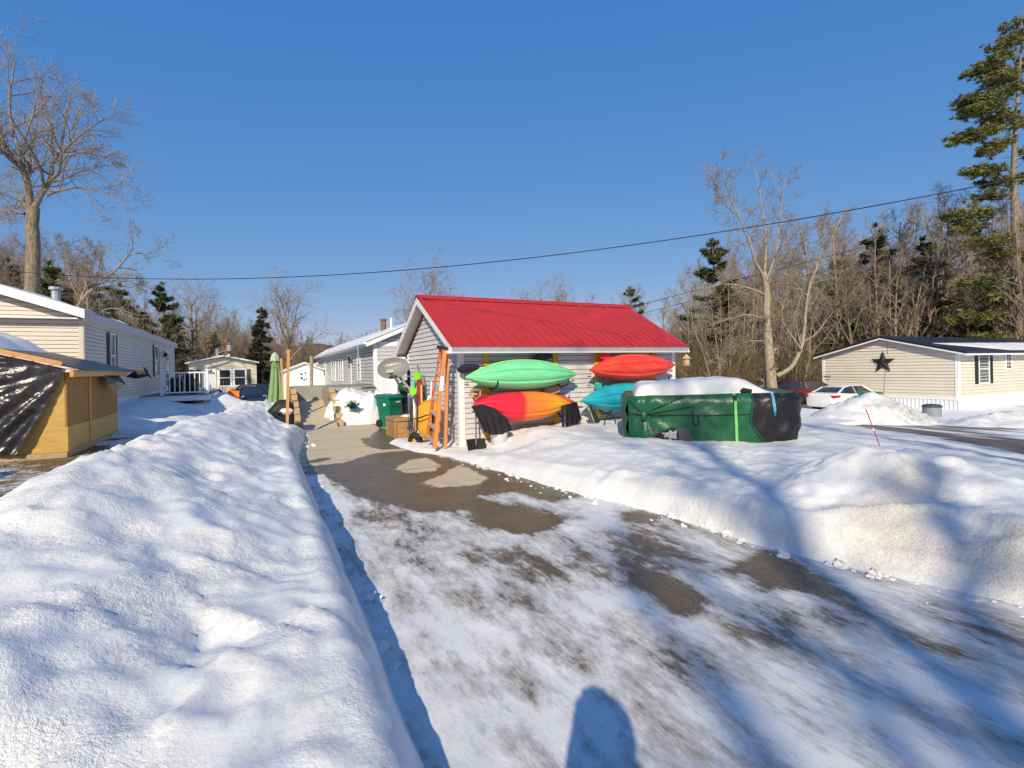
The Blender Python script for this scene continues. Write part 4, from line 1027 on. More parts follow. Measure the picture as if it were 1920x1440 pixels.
mb=MB(); wbox(mb,cf,0,CW,CB,0.15,0,0.03); mb.build('skirt',M['white_vinyl'],ch)
mb=MB(); mb.tube([((CX0+CX1)/2-0.5,CY+1,3.0),((CX0+CX1)/2-0.5,CY+1,3.75)],0.12,8); mb.build('vent_pipe',M['white_trim'],ch)
hut=thing('storage_hut','small white hut with dark marks on its snowy gable end beyond the green umbrella','hut',(3.0,40,0))
HB=Fr((1.55,39,0),(1,0)); mb=MB(); mb.add([HB.p(0,-0.4),HB.p(2.75,-0.4),HB.p(2.75,1.85),HB.p(1.4,2.38),HB.p(0,1.85)],[(0,1,2,3,4)]); mb.quad(HB.p(2.75,-.4),HB.p(2.75,-.4,-3),HB.p(2.75,1.85,-3),HB.p(2.75,1.85)); mb.quad(HB.p(0,-.4,-3),HB.p(0,-.4),HB.p(0,1.85),HB.p(0,1.85,-3)); mb.build('wall',M['white_vinyl'],hut)
mb=MB()
for xa in (1.4,4.45): slab_roof(mb,(xa,38.8,1.86),(xa,42.1,1.86),(2.95,42.1,2.46),(2.95,38.8,2.46),0.09)
mb.build('roof',CLEAN,hut,fix=True)
mb=MB()
for dx,dz_,r in ((-.16,.18,.07),(.12,.26,.06),(-.14,-.10,.08),(.02,-.22,.06),(.16,-.16,.05)): mb.ball(HB.p(1.32+dx,1.42+dz_,0.02),(r,0.015,r),8,4)
mb.build('paw_marks',M['black_plastic'],hut)
fh=thing('mobile_home','distant tan mobile home with snowy roof seen past the end of the grey home','mobile home',(6,52,0))
FB=Fr((4.6,50,0),(1,0)); mb=MB(); siding(mb,FB,[(0,-0.5),(4.3,-0.5),(4.3,2.3),(2.15,2.9),(0,2.3)],0.16,0.015); siding(mb,Fr((4.6,62,0),(0,-1)),[(0,-.5),(12,-.5),(12,2.3),(0,2.3)],0.16,0.015); mb.build('wall',[M['beige_siding'],M['siding_lip_shade_warm']],fh)
mb=MB()
for xa in (4.3,9.2): slab_roof(mb,(xa,49.6,2.32),(xa,62,2.32),(6.75,62,3.05),(6.75,49.6,3.05),0.12)
mb.build('roof',CLEAN,fh,fix=True)
# ------------------------------------------------------------------ kayaks on the shed wall
def kayak(name,label,x0,x1,zc,hw,yg,mats,tilt=6,rim=None,skew=0.0,depth=0.30,zl=0,zr_=0,blunt=2.2):
    root=thing(name,label,'kayak',((x0+x1)/2,yg,zc),'kayaks racked on the shed wall')
    L2=(x1-x0)/2; xc=(x0+x1)/2; rings=[]; rimp=[[],[]]; n=33
    T=Matrix.Rotation(R_(tilt),3,'X')
    for i in range(n):
        t=-1+2*i/(n-1); t=math.copysign(abs(t)**0.9,t)
        wv=max(0.012,hw*(1-abs(t)**blunt)**0.95); dp=depth*max(0.10,(1-abs(t)**3.2))
        zz=zl*max(0,-t)**2+zr_*max(0,t)**2; yo=-0.02-0.10*abs(t)**3
        prof=[(1.0,0.0),(0.97,-0.36),(0.80,-0.72),(0.50,-0.93),(0.36,-0.90),(0.30,-0.97),(0.06,-1.03),(-0.06,-1.03),(-0.30,-0.97),(-0.36,-0.90),(-0.50,-0.93),(-0.80,-0.72),(-0.97,-0.36),(-1.0,0.0),(-0.7,0.34),(-0.3,0.45),(0.3,0.45),(0.7,0.34)]
        ring=[]
        for a,b in prof:
            p=T@V((0,b*dp,a*wv)); ring.append((xc+t*L2,yg+p.y+yo,zc+zz+p.z))
        rings.append(ring); rimp[0].append(ring[0]); rimp[1].append(ring[13])
    mb=MB(); mb.loft(rings); o=mb.build('hull',mats,root,ang=38,fix=True)
    if rim:
        mb=MB()
        for r_ in rimp: mb.tube(r_,0.013,6)
        mb.build('rim',M[rim],root,smooth=True)
    mb=MB()
    for sx in (x0+0.06,x1-0.06):
        zz=zc+(zl if sx<xc else zr_)
        mb.tube([(sx,yg-0.06,zz-0.02),(sx,yg-0.03,zz-0.15)],0.005,4); mb.tube([(sx-0.05,yg-0.03,zz-0.15),(sx+0.05,yg-0.03,zz-0.16)],0.012,5)
    mb.build('grab_handle',M['black_plastic'],root)
    return root
def split_mat():
    m,N,L,b=nt('kayak_sunburst'); tc=N.new('ShaderNodeTexCoord'); sx=N.new('ShaderNodeSeparateXYZ'); L.new(tc.outputs['Object'],sx.inputs[0])
    n=tex_noise(N,L,tc.outputs['Object'],3,4,0.6)
    x=math_node(N,L,'ADD',sx.outputs['X'],math_node(N,L,'MULTIPLY',math_node(N,L,'SUBTRACT',n,0.5),0.10))
    f=math_node(N,L,'DIVIDE',math_node(N,L,'SUBTRACT',x,3.95),2.4)
    L.new(ramp(N,L,f,[(0.0,(0.72,0.012,0.04)),(0.46,(0.75,0.02,0.04)),(0.50,(0.82,0.17,0.03)),(0.70,(0.82,0.24,0.02)),(0.9,(0.80,0.42,0.015)),(1.0,(0.80,0.44,0.015))]),b.inputs['Base Color'])
    b.inputs['Roughness'].default_value=0.4
    return m
kayak('kayak','mint green kayak on the upper rack, hull facing out',3.83,6.58,1.60,0.325,9.93,[M['kayak_green']],5,'kayak_rim',zl=-0.03,zr_=-0.02)
kayak('kayak','bright red kayak on the upper rack at the right end of the shed',6.93,9.62,1.70,0.34,9.93,[M['kayak_red']],5,None,zr_=0.06,zl=-0.03)
k3=kayak('kayak','red and yellow kayak below the mint green one',3.95,6.32,0.905,0.325,9.86,[split_mat()],6,None,depth=0.28,blunt=2.7,zl=0.10,zr_=0.02)
mb=MB(); mb.loft([[(x,9.95+0.14*math.sin(a)*s,0.93-0.02*(x-6)+s*0.19*math.cos(a)) for a in [2*math.pi*k/12 for k in range(12)]] for x,s in ((5.9,1.2),(6.2,0.95),(6.42,0.55),(6.58,0.16))]); mb.build('stern',M['kayak_orange'],k3,smooth=True)
kayak('kayak','teal kayak on the lower rack half hidden by the tarp covered tub',6.62,9.3,0.99,0.34,9.86,[M['kayak_teal']],8,None,zl=-0.03)
for x,z1 in ((4.46,2.08),(6.22,2.08),(7.42,2.08),(9.22,2.08)):
    w_={4.46:'left end of the mint green kayak',6.22:'right end of the mint green kayak',7.42:'left end of the bright red kayak',9.22:'right end of the bright red kayak'}[x]
    t=thing('kayak_rack','yellow painted kayak rack post behind the '+w_,'rack',(x,SY0,0.3),'kayak rack posts')
    mb=MB(); mb.box((x,SY0-0.045,1.15),(0.14,0.045,1.86)); mb.build('post',M['rack_yellow'],t)
    for zc in (1.62-0.30,0.93-0.30):
        mb=MB(); mb.tube([(x+0.03,SY0-0.07,zc+0.05),(x+0.03,SY0-0.22,zc-0.03),(x+0.03,SY0-0.50,zc+0.02),(x+0.03,SY0-0.55,zc+0.09),(x+0.03,SY0-0.56,zc+0.16)],0.018,6); mb.build('arm',M['black_rubber'],t)
# paddles
def blade(mb,c,l,w,ang,th=0.012,y=0):
    ca,sa=math.cos(ang),math.sin(ang); pts=[]
    for k in range(16):
        a=2*math.pi*k/16; u=math.cos(a)*l/2; v=math.sin(a)*w/2*(1-0.25*math.cos(a)*0.8)
        pts.append((c[0]+u*ca-v*sa,c[2]+u*sa+v*ca))
    a=[(p[0],c[1]-th-0.012*math.sin(i),p[1]) for i,p in enumerate(pts)]; b=[(p[0],c[1]+th,p[1]) for p in pts]
    n=16; mb.add(a+b,[tuple(range(n)),tuple(range(2*n-1,n-1,-1))]+[(i,(i+1)%n,n+(i+1)%n,n+i) for i in range(n)])
def paddle(label,p,q,m,m2=None,l=0.46,w=0.19,both=True):
    t=thing('kayak_paddle',label,'paddle',p,'kayak paddles'); p=V(p);q=V(q); d=(q-p).normalized(); ang=math.atan2(d.z,d.x)
    mb=MB(); mb.tube([p+d*0.2,q-d*(0.2 if both else 0)],0.015,6); mb.build('shaft',M['paddle_black'],t)
    mb=MB(); blade(mb,p,l,w,ang); mb.build('blade',M[m],t,fix=True)
    if both: mb=MB(); blade(mb,q,l,w,ang); mb.build('blade',M[m2 or m],t,fix=True)
paddle('black paddle behind the mint green kayak',(3.98,10.02,1.76),(5.83,10.06,1.99),'paddle_black',l=0.52,w=0.20)
paddle('red bladed paddle above the left end of the bright red kayak',(7.55,10.0,1.99),(9.3,10.04,1.62),'red_blade',l=0.42,w=0.17)
paddle('turquoise bladed paddle above the left end of the teal kayak',(7.42,10.05,1.27),(9.2,10.1,1.12),'teal_blade',l=0.38,w=0.20)
paddle('maroon and beige paddle between the mint green and the red and yellow kayaks',(4.28,10.02,1.12),(6.02,10.0,1.22),'maroon','paddle_beige',l=0.44,w=0.17)
# black plastic hung under the lower kayak
def drape(label,pts_top,pts_bot,seed,name='plastic_cover'):
    nx,ny=20,12; vs=[];fs=[]
    def ev(P,s):
        k=s*(len(P)-1); i=min(int(k),len(P)-2); return V(P[i]).lerp(V(P[i+1]),k-i)
    for j in range(ny+1):
        for i in range(nx+1):
            s,t_=i/nx,j/ny; p=ev(pts_top,s).lerp(ev(pts_bot,s),t_)
            vs.append(p+V((0,-0.045*t_*abs(math.sin(s*15+seed))-0.02*t_,0)))
    for j in range(ny):
        for i in range(nx): q=j*(nx+1)+i; fs.append((q,q+1,q+nx+2,q+nx+1))
    mb=MB(); mb.add(vs,fs); o=mb.build(name,M['tarp_black'],smooth=True); tag(o,label,'plastic cover','black plastic covers under the kayaks'); return o
drape('black plastic sheet slung under the left end of the red and yellow kayak',[(3.86,9.62,0.99),(4.1,9.56,1.02),(4.35,9.50,0.92),(4.62,9.50,0.70)],[(4.12,9.60,0.46),(4.25,9.58,0.38),(4.5,9.56,0.38),(4.74,9.56,0.46)],1)
drape('black plastic sheet hanging under the orange tip of the lower kayak',[(6.02,9.62,0.88),(6.22,9.58,0.93),(6.42,9.60,0.96),(6.5,9.66,0.86)],[(5.95,9.56,0.42),(6.15,9.54,0.44),(6.38,9.56,0.47),(6.52,9.62,0.54)],2)
drape('small black plastic peak on the snow under the tip of the teal kayak',[(6.68,9.62,0.80),(6.74,9.58,0.86),(6.78,9.58,0.88),(6.82,9.62,0.82)],[(6.66,9.50,0.50),(6.78,9.46,0.47),(6.90,9.48,0.47),(6.98,9.52,0.50)],3)
t=thing('snow_shovel','snow shovel with orange grip and black scoop against the shed wall under the kayak','shovel',(4.1,9.9,0.1))
mb=MB(); mb.tube([(4.02,9.78,0.16),(4.13,10.02,1.12)],0.017,6); mb.build('shaft',M['dark_grey_metal'],t)
mb=MB(); mb.tube([(4.13,10.02,1.10),(4.07,10.02,1.16),(4.05,10.03,1.30),(4.25,10.03,1.30),(4.23,10.02,1.16),(4.13,10.02,1.10)],0.022,6); mb.build('grip',M['mustard'],t)
mb=MB(); mb.loft([[(4.02+u*0.21,9.80+0.03*math.cos(u*1.5)-0.10*(1-t_),0.06+0.22*t_) for u in (-1,-.5,0,.5,1)] for t_ in (0,0.5,1)],cap=False,closed=False); mb.build('scoop',M['black_plastic'],t,smooth=True)
mb=MB(); mb.lathe([(0.02,0.04),(0.15,0.04),(0.19,0.33),(0.20,0.34),(0.17,0.34),(0.14,0.1)],(4.52,9.72,0.06),18); tag(mb.build('bucket',M['white_vinyl'],smooth=True),'pale bucket half buried in snow by the shed corner','bucket')
mb=MB(); mb.tube([(6.98+0.17*math.cos(math.pi*k/12)*-1,9.12+0.03*k/12,0.40+0.27*math.sin(math.pi*k/12)) for k in range(13)],0.013,6); tag(mb.build('wire_hoop',M['black_rubber'],smooth=True),'thin black hoop arching out of the snow beside the tarp covered tub','hoop')

# ------------------------------------------------------------------ tarp covered tub
A=V((5.90,7.32,0)); B_=V((8.25,5.46,0)); U=(B_-A).normalized(); W=V((-U.y,U.x,0)); LN=(B_-A).length; DP=2.0
tub=thing('tarp_covered_tub','bulky tub wrapped in green and black tarp with thick snow on top','covered tub',(6.9,6.4,0.3))
def tub_pt(s,t):   # s along the perimeter 0..1, t height 0..1
    per=2*(LN+DP); d=s*per; r=0.30
    if d<LN: u,v=d,0; n=V((0,-1))
    elif d<LN+DP: u,v=LN,d-LN; n=V((1,0))
    elif d<2*LN+DP: u,v=LN-(d-LN-DP),DP; n=V((0,1))
    else: u,v=0,DP-(d-2*LN-DP); n=V((-1,0))
    cu,cv=min(max(u,r),LN-r),min(max(v,r),DP-r); q=V((u-cu,v-cv))
    if q.length>1e-6:
        q=q.normalized()*r; u,v=cu+q.x,cv+q.y
    top=1.20+0.05*u/LN+0.02*fbm(u*1.3,v*1.3,6); bot=0.22
    z=lerp(bot,top,t)
    sw=-0.05*(1-t)+0.035*math.sin(t*math.pi)+0.13*math.sin(math.pi*min(max(u/LN,0),1))*max(0.0,1-v/0.4)
    sw-=0.07*sm((t-0.86)/0.14)**2
    if u>LN-0.5 : sw-=0.06*(1-t)
    wr=0.036*fbm(u*1.6+v,z*2.2,3,4)+0.035*abs(noise.noise(V((u*3-z*2,z*3,v))))+0.02*abs(noise.noise(V((u*7+z*5,z*2,v+3))))
    kx,kz=0.36,0.86
    rr=math.hypot(u-kx,z-kz)
    fv=max(0.0,1-v/0.3)
    if v<0.3: wr+=fv*-0.075*math.exp(-(rr/0.22)**2)+fv*0.030*math.sin(math.atan2(z-kz,u-kx)*7)*math.exp(-(rr/0.6)**2)*min(1,rr/0.1)
    o=V((n.x,n.y))*(sw+wr)
    p=A+U*(u+o.x)+W*(v+o.y); return V((p.x,p.y,z)),u,v
def patch(name,mname,test,off=0.0):
    mb=MB(); n=190; m=18; P=[[tub_pt(i/n,j/m) for i in range(n+1)] for j in range(m+1)]
    vs=[p[0] for r in P for p in r]; fs=[]
    for j in range(m):
        for i in range(n):
            _,u,v=P[j][i]; 
            if test(u,v,(j+0.5)/m): q=j*(n+1)+i; fs.append((q,q+1,q+n+2,q+n+1))
    mb.add(vs,fs); return mb.build(name,M[mname],tub,smooth=True)
def isblk(u,v,t): 
    if v>0.35 and u>2.2: return True
    return u>2.14+0.02*math.sin(t*9) and t>0.40 or (u>2.18+0.22*(0.4-t)/0.3 and 0.12<t<=0.40)
patch('green_tarp','tarp_green',lambda u,v,t: True)
# black sheet wrapped over the right end, its lower edge cut aslant and hemmed in green
def blk_s(t):   # left edge of the black sheet along the perimeter
    return 2.13+0.015*math.sin(t*9) if t>0.42 else lerp(2.36,2.15,sm(t/0.42))
mb=MB(); vs=[]; fs=[]; nu,nv=60,22; per=2*(LN+DP); hem=[]; hem2=[]
for j in range(nv+1):
    for i in range(nu+1):
        t0=j/nv; s=i/nu; ub=blk_s(t0); d=ub+s*(LN+DP-0.1-ub); tb=0.10+0.10*sm((d-2.36)/0.5)+(0.16 if d>LN-0.06 else 0); t_=lerp(tb,1.0,t0)
        p=tub_pt(d/per,t_)[0]; q=tub_pt(min(d+0.01,per)/per,t_)[0]; tn=(q-p); nn=V((tn.y,-tn.x,0)); nn=nn.normalized() if nn.length>1e-7 else -W
        p=p+nn*(0.014+0.012*abs(fbm(d*2.5+t_*2,t_*4,9,3))); vs.append(p)
        if i==0: hem.append(p+nn*0.004)
        if j==0 and d<LN: hem2.append(p+nn*0.004)
for j in range(nv):
    for i in range(nu): q=j*(nu+1)+i; fs.append((q,q+1,q+nu+2,q+nu+1))
mb.add(vs,fs); bt_=mb.build('black_tarp',M['tarp_black'],tub,smooth=True)
mb=MB(); mb.tube(hem,0.013,5); mb.tube(hem2,0.013,5); mb.build('hem',M['tarp_green'],bt_)
mb=MB(); n=60
mb.add([tub_pt(i/n,1)[0]+V((0,0,0.0)) for i in range(n)],[tuple(range(n))]); mb.build('top_tarp',M['tarp_green'],tub)
def onf(u,z,o=0.03): 
    t=(z-0.22)/(1.20+0.05*u/LN-0.22); p=tub_pt(u/(2*(LN+DP)),t)[0]; return p-W*o
def fl(pts,r,m,name,n=14,off=0.018):
    out=[]
    for (a,b),(c,d) in zip(pts,pts[1:]):
        for k in range(n): out.append(onf(lerp(a,c,k/n),lerp(b,d,k/n),off))
    out.append(onf(*pts[-1],off)); mb=MB(); mb.tube(out,r,5); return mb.build(name,M[m],tub)
for pts in ([(0.03,1.14),(0.36,0.88)],[(0.36,0.88),(1.02,1.20)],[(0.36,0.87),(1.20,1.03)],[(0.02,0.90),(0.36,0.86)],[(0.36,0.86),(0.85,0.87),(1.9,0.87),(2.3,0.91),(2.75,0.92)],[(1.18,0.98),(1.18,0.70),(1.28,0.70),(1.25,0.9)]): fl(pts,0.007,'rope','rope')
def strap(u0,z0,u1,z1,m):
    mb=MB(); n=12; a=[onf(lerp(u0,u1,k/n),lerp(z0,z1,k/n),0.028) for k in range(n+1)]; w=U*0.022
    for p,q in zip(a,a[1:]): mb.quad(p-w,p+w,q+w,q-w)
    mb.build('strap',M[m],tub)
strap(1.86,1.235,1.89,0.40,'lime_strap'); strap(2.48,1.245,2.50,0.86,'cyan_strap')
mb=MB(); mb.box(onf(1.865,1.16,0.04),(0.05,0.03,0.10),Euler((0,0,math.atan2(U.y,U.x)))); mb.build('buckle',M['black_plastic'],tub)
mb=MB(); mb.ball(onf(0.36,0.85,0.03),(0.07,0.05,0.10),10,6,0.5); mb.build('tarp_knot',M['tarp_green'],tub,smooth=True)
mb=MB(); mb.add([onf(0.52,0.64,0.022),onf(1.1,0.66,0.022),onf(1.2,0.36,0.022),onf(0.6,0.30,0.022)],[(0,1,2,3)]); mb.build('grey_liner',M['dark_grey_metal'],tub)
mb=MB(); cc=[onf(0.74+0.20*math.cos(a),min(0.50+0.20*math.sin(a),0.61+0.10*math.cos(a)),0.032) for a in [2*math.pi*k/22 for k in range(22)]]; mb.add(cc,[tuple(range(22))]); dsk=mb.build('printed_disc',M['tarp_black'],tub)
mb=MB()
mb.add([onf(u,z,0.040) for u,z in ((0.64,0.56),(0.69,0.52),(0.70,0.46),(0.755,0.50),(0.78,0.40),(0.83,0.47),(0.90,0.45),(0.90,0.62),(0.84,0.57),(0.80,0.615),(0.755,0.57),(0.69,0.565))],[tuple(range(12))]); mb.build('mountain_print',M['print_white'],dsk)
# snow cap
vs=[];fs=[];nx,ny=56,34
for j in range(ny+1):
    for i in range(nx+1):
        s,t=i/nx,j/ny; u=0.20+s*(2.40+0.1*t); v=0.02+t*(DP-0.05)
        e=min(s*LN/0.10,1)*1.0; er=sm(min((1-s)*LN/0.75,1)); g=min(t*DP/0.09,1); gb=min((1-t)*DP/0.3,1)
        e=min(s*LN/0.28,1); g=min(t*DP/0.20,1); h=(0.205+0.05*math.sin(s*3.2)+0.05*fbm(u*0.9,v*0.9,2)+0.03*fbm(u*2.5,v*2.5,4))*math.sqrt(1-(1-e)**2)*er*math.sqrt(1-(1-g)**2)*math.sqrt(gb)
        p=A+U*u+W*v; bulge=-0.05*sm(h*6)*(1-g if g<1 else 0)
        vs.append((p.x,p.y,1.20+0.05*u/LN+h-0.005))
for j in range(ny):
    for i in range(nx): q=j*(nx+1)+i; fs.append((q,q+1,q+nx+2,q+nx+1))
mb=MB(); mb.add(vs,fs); mb.build('snow_cap',CLEAN,tub,smooth=True)
mb=MB(); p=onf(2.10,1.24,-0.05); mb.box(p+V((0,0,0.035)),(0.14,0.07,0.07),Euler((0.1,0.2,-0.6))); mb.ball(p+V((-0.05,0.03,0.03)),(0.06,0.05,0.045),8,5,0.4); tag(mb.build('strap_ratchet',M['black_plastic']),'small black ratchet lying on the edge of the tarp covered tub','ratchet')

# ------------------------------------------------------------------ along the shed gable
def wheelie_bin(name,label,c,h,w,m,rot,text=None):
    t=thing(name,label,'wheelie bin',c); Rm=Matrix.Rotation(rot,3,'Z'); c=V(c)
    def X(x,y,z): return c+Rm@V((x,y,z))
    mb=MB(); r=[]
    for z,s in ((0.03,0.74),(0.15,0.78),(h*0.62,0.92),(h*0.66,0.99),(h*0.86,1.0)):
        a=w/2*s; b=w/2*s*1.05
        r.append([X(-a+0.03,-b,z),X(a-0.03,-b,z),X(a,-b+0.03,z),X(a,b-0.03,z),X(a-0.03,b,z),X(-a+0.03,b,z),X(-a,b-0.03,z),X(-a,-b+0.03,z)])
    mb.loft(r); mb.build('body',M[m],t)
    mb=MB(); a=w/2*1.06
    mb.loft([[X(-a,-a*1.1,h*0.86),X(a,-a*1.1,h*0.86),X(a,a*1.1,h*0.86),X(-a,a*1.1,h*0.86)],[X(-a,-a*1.1,h*0.90),X(a,-a*1.1,h*0.90),X(a,a*1.15,h*0.92),X(-a,a*1.15,h*0.92)],[X(-a*.8,-a*.85,h*0.95),X(a*.8,-a*.85,h*0.95),X(a*.85,a*1.0,h*0.985),X(-a*.85,a*1.0,h*0.985)]])
    mb.build('lid',M[m],t,fix=True)
    mb=MB(); mb.tube([X(-a*0.7,a*1.25,h*0.93),X(a*0.7,a*1.25,h*0.93)],0.018,6); mb.build('handle',M[m],t)
    mb=MB(); mb.hexa([X(-0.13,-w/2*.95-0.012,h*0.60),X(0.13,-w/2*.95-0.012,h*0.60),X(0.10,-w/2*.9,h*0.60),X(-0.10,-w/2*.9,h*0.60),X(-0.15,-w/2-0.022,h*0.655),X(0.15,-w/2-0.022,h*0.655),X(0.13,-w/2*.95,h*0.67),X(-0.13,-w/2*.95,h*0.67)]); mb.build('grip_bar',M['dark_grey_metal'] if m=='black_plastic' else M['bag_green'],t)
    for sx in (-1,1):
        mb=MB(); mb.lathe([(0.02,-0.03),(0.115,-0.03),(0.12,0),(0.115,0.03),(0.02,0.03)],X(sx*(w/2*0.86),w/2*0.72,0.12),16,axis=Rm@V((1,0,0))); mb.build('wheel',M['black_rubber'],t)
    return t,X
gbin,GX=wheelie_bin('wheelie_bin','green lidded wheelie bin on the concrete beside the white plastic sheet',(3.62,15.85,0.0),1.03,0.56,'bin_green',R_(28))
bbin,_=wheelie_bin('wheelie_bin','black wheelie bin overfilled with a green bag at the rear corner of the shed',(4.28,16.25,0.0),1.0,0.56,'black_plastic',R_(10))
def letters(txt,size,Mx,m,parent,name='lettering'):
    cu=bpy.data.curves.new('t','FONT'); cu.body=txt; cu.size=size; cu.extrude=0.002; cu.align_x='CENTER'; cu.align_y='CENTER'
    to=bpy.data.objects.new('t',cu); col.objects.link(to); dg=bpy.context.evaluated_depsgraph_get()
    me=bpy.data.meshes.new_from_object(to.evaluated_get(dg)); bpy.data.objects.remove(to); me.name=name
    me.transform(Mx); me.materials.clear(); me.materials.append(M[m]); o=bpy.data.objects.new(name,me); col.objects.link(o)
    if parent: attach(o,parent)
    return o
Rb=Matrix.Rotation(R_(28),4,'Z')@Matrix.Rotation(R_(90),4,'X')
letters('VERSA',0.085,Matrix.Translation(GX(0.10,-0.31,0.80))@Rb,'white_letters',gbin) if False else None
mb=MB()
for k in range(5): mb.box(GX(0.02+k*0.035,-0.315,0.775),(0.022,0.006,0.035),Euler((0,0,R_(28))))
mb.build('brand_mark',M['white_letters'],gbin)
mb=MB(); mb.box(GX(-0.275,-0.10,0.72),(0.006,0.10,0.12),Euler((0,0,R_(28)))); mb.build('sticker',M['white_letters'],gbin)
mb=MB(); mb.ball((4.26,16.2,1.18),(0.26,0.24,0.24),14,8,0.5); tag(mb.build('rubbish_bag',M['bag_green'],smooth=True),'dark green rubbish bag bulging out of the black wheelie bin','rubbish bag')
t=thing('deck_box','tan plastic storage box with panelled sides by the shed gable','storage box',(3.38,13.45,0))
def tanbox(x0,x1,y0,y1,z0,z1):
    mb=MB(); mb.box(((x0+x1)/2,(y0+y1)/2,(z0+z1)/2),(x1-x0,y1-y0,z1-z0)); b_=mb.build('body',M['tan_plastic'],t)
    mb=MB()
    for yy in (y0,y1):
        mb.box((x0,yy,(z0+z1)/2),(0.05,0.05,z1-z0)); mb.box((x1,yy,(z0+z1)/2),(0.05,0.05,z1-z0))
    for z in (z0+0.14,z0+0.28): mb.box((x0-0.004,(y0+y1)/2,z),(0.012,y1-y0-0.06,0.018)); mb.box(((x0+x1)/2,y0-0.004,z),(x1-x0-0.06,0.012,0.018))
    mb.build('frame',M['tan_plastic'],t)
    mb=MB(); mb.box(((x0+x1)/2,(y0+y1)/2,z1+0.03),(x1-x0+0.08,y1-y0+0.08,0.06)); mb.box(((x0+x1)/2,(y0+y1)/2,z1+0.068),(x1-x0-0.04,y1-y0-0.04,0.02)); mb.build('lid',M['tan_plastic'],t)
tanbox(3.10,3.72,12.95,13.85,0.0,0.44)
mb=MB(); mb.ball((3.52,13.35,0.51),(0.17,0.26,0.06),14,6,0.4); tag(mb.build('snow_lump',CLEAN,smooth=True),'small heap of snow on the lid of the tan storage box','snow')
# satellite dish on its mast
dc=unp(738,692,12.9); t=thing('satellite_dish','grey satellite dish on a bent arm in front of the shed gable','satellite dish',(3.5,12.9,0))
nrm=V((-0.30,-0.85,0.34)).normalized(); up=V((0.30,-0.05,0.95)); ux=up.cross(nrm).normalized(); uy=nrm.cross(ux).normalized()
tl=R_(-27); ux,uy=ux*math.cos(tl)-uy*math.sin(tl), ux*math.sin(tl)+uy*math.cos(tl)
mb=MB(); rr=[]
for k in range(9):
    q=k/8; rr.append([dc+ux*(0.40*q*math.cos(2*math.pi*i/36))+uy*(0.285*q*math.sin(2*math.pi*i/36))+nrm*(0.085*q*q) for i in range(36)])
rr[0]=[dc+(p-dc)*1.0+ux*1e-4*math.cos(i) for i,p in enumerate(rr[0])]
mb.loft(rr,cap=False); back=[[p-nrm*0.02 for p in r] for r in reversed(rr)]; mb.loft([rr[-1],back[0]],cap=False); mb.loft(back,cap=False)
dish=mb.build('reflector',M['dish_grey'],t,smooth=True)
Mx=Matrix((ux,uy,nrm)).transposed().to_4x4(); Mx.translation=dc+uy*0.115+ux*0.03+nrm*0.03
letters('DIRECTV',0.088,Mx@Matrix.Rotation(R_(2),4,'Z'),'white_letters',t)
mb=MB(); Mk=dc+uy*0.115-ux*0.18+nrm*0.03
for k in range(14):
    a=2*math.pi*k/14
    mb.box(Mk+ux*0.028*math.cos(a)+uy*0.028*math.sin(a),(0.014,0.014,0.006))
mb.build('emblem',M['white_letters'],t)
lnb=unp(731.5,697,12.55)
mb=MB(); Ml=Matrix((ux,uy,nrm)).transposed(); mb.box(lnb,(0.18,0.085,0.09),Ml); mb.build('receiver',M['grey_plastic'],t)
mt=unp(776,742,12.8)
mb=MB(); mb.tube([lnb-uy*0.03-nrm*0.02,unp(742.5,711.5,12.58),unp(747,719,12.6),unp(757,729,12.65),mt],[0.02,0.024,0.028,0.03,0.032],8); mb.build('arm',M['dark_grey_metal'],t)
mb=MB(); mb.tube([V((mt.x,mt.y,mt.z+0.03)),V((mt.x+0.02,mt.y,0.0))],0.032,8); mb.build('mast',M['white_trim'],t)
mb=MB(); mb.box(mt,(0.14,0.12,0.12),(0.3,0.4,0.2)); mb.tube([dc-nrm*0.02,dc-nrm*0.14,mt+V((0,0,0.05))],0.03,8); mb.tube([dc-uy*0.27+nrm*0.07,V((SX0,12.6,dc.z-0.15))],0.012,5); mb.build('bracket',M['grey_plastic'],t)
# step ladder, folded and leaned
t=thing('step_ladder','orange fibreglass step ladder leaning folded on the shed corner','ladder',(3.45,10.6,0.1))
def rail(a,b,w,h,m,name='rail'):
    mb=MB(); mb.bar(a,b,w,h,up=(0,-1,0.2)); return mb.build(name,M[m],t)
def PXL(px,py,d): return unp(px,py,d)
La,Lb=PXL(826,652,10.62),PXL(800,824,10.95); Ra,Rb_=PXL(834,656,10.48),PXL(815,840,10.42); Ba,Bb=PXL(839,660,10.62),PXL(835,840,10.60); Ca,Cb=PXL(829,657,10.75),PXL(822,828,11.0)
rail(La,Lb,0.035,0.075,'ladder_orange'); rail(Ra,Rb_,0.085,0.04,'ladder_rail'); rail(Ba,Bb,0.065,0.035,'ladder_rail','rear_rail'); rail(Ca,Cb,0.03,0.05,'ladder_orange','rear_rail')
for k in range(7):
    f=(k+0.95)/7.3; a=La.lerp(Lb,f); b=Ra.lerp(Rb_,f); mb=MB(); mb.bar(a,b,0.09,0.028,up=(0,0,1)); mb.build('step',M['alu'],t)
mb=MB(); mb.bar(La+V((-.03,0,.02)),Ra+V((.05,0,.02)),0.16,0.06); mb.build('top_cap',M['black_plastic'],t)
mb=MB()
for f in (0.30,0.62,0.9): mb.bar(Ra.lerp(Rb_,f),Ba.lerp(Bb,f),0.02,0.012)
mb.build('spreader',M['alu'],t)
lm=MB(); lm.bar(Ra.lerp(Rb_,0.27)+V((0,-.024,0)),Ra.lerp(Rb_,0.42)+V((0,-.024,0)),0.075,0.004,up=(0,-1,0.2)); lm.build('label_sticker',M['white_letters'],t)
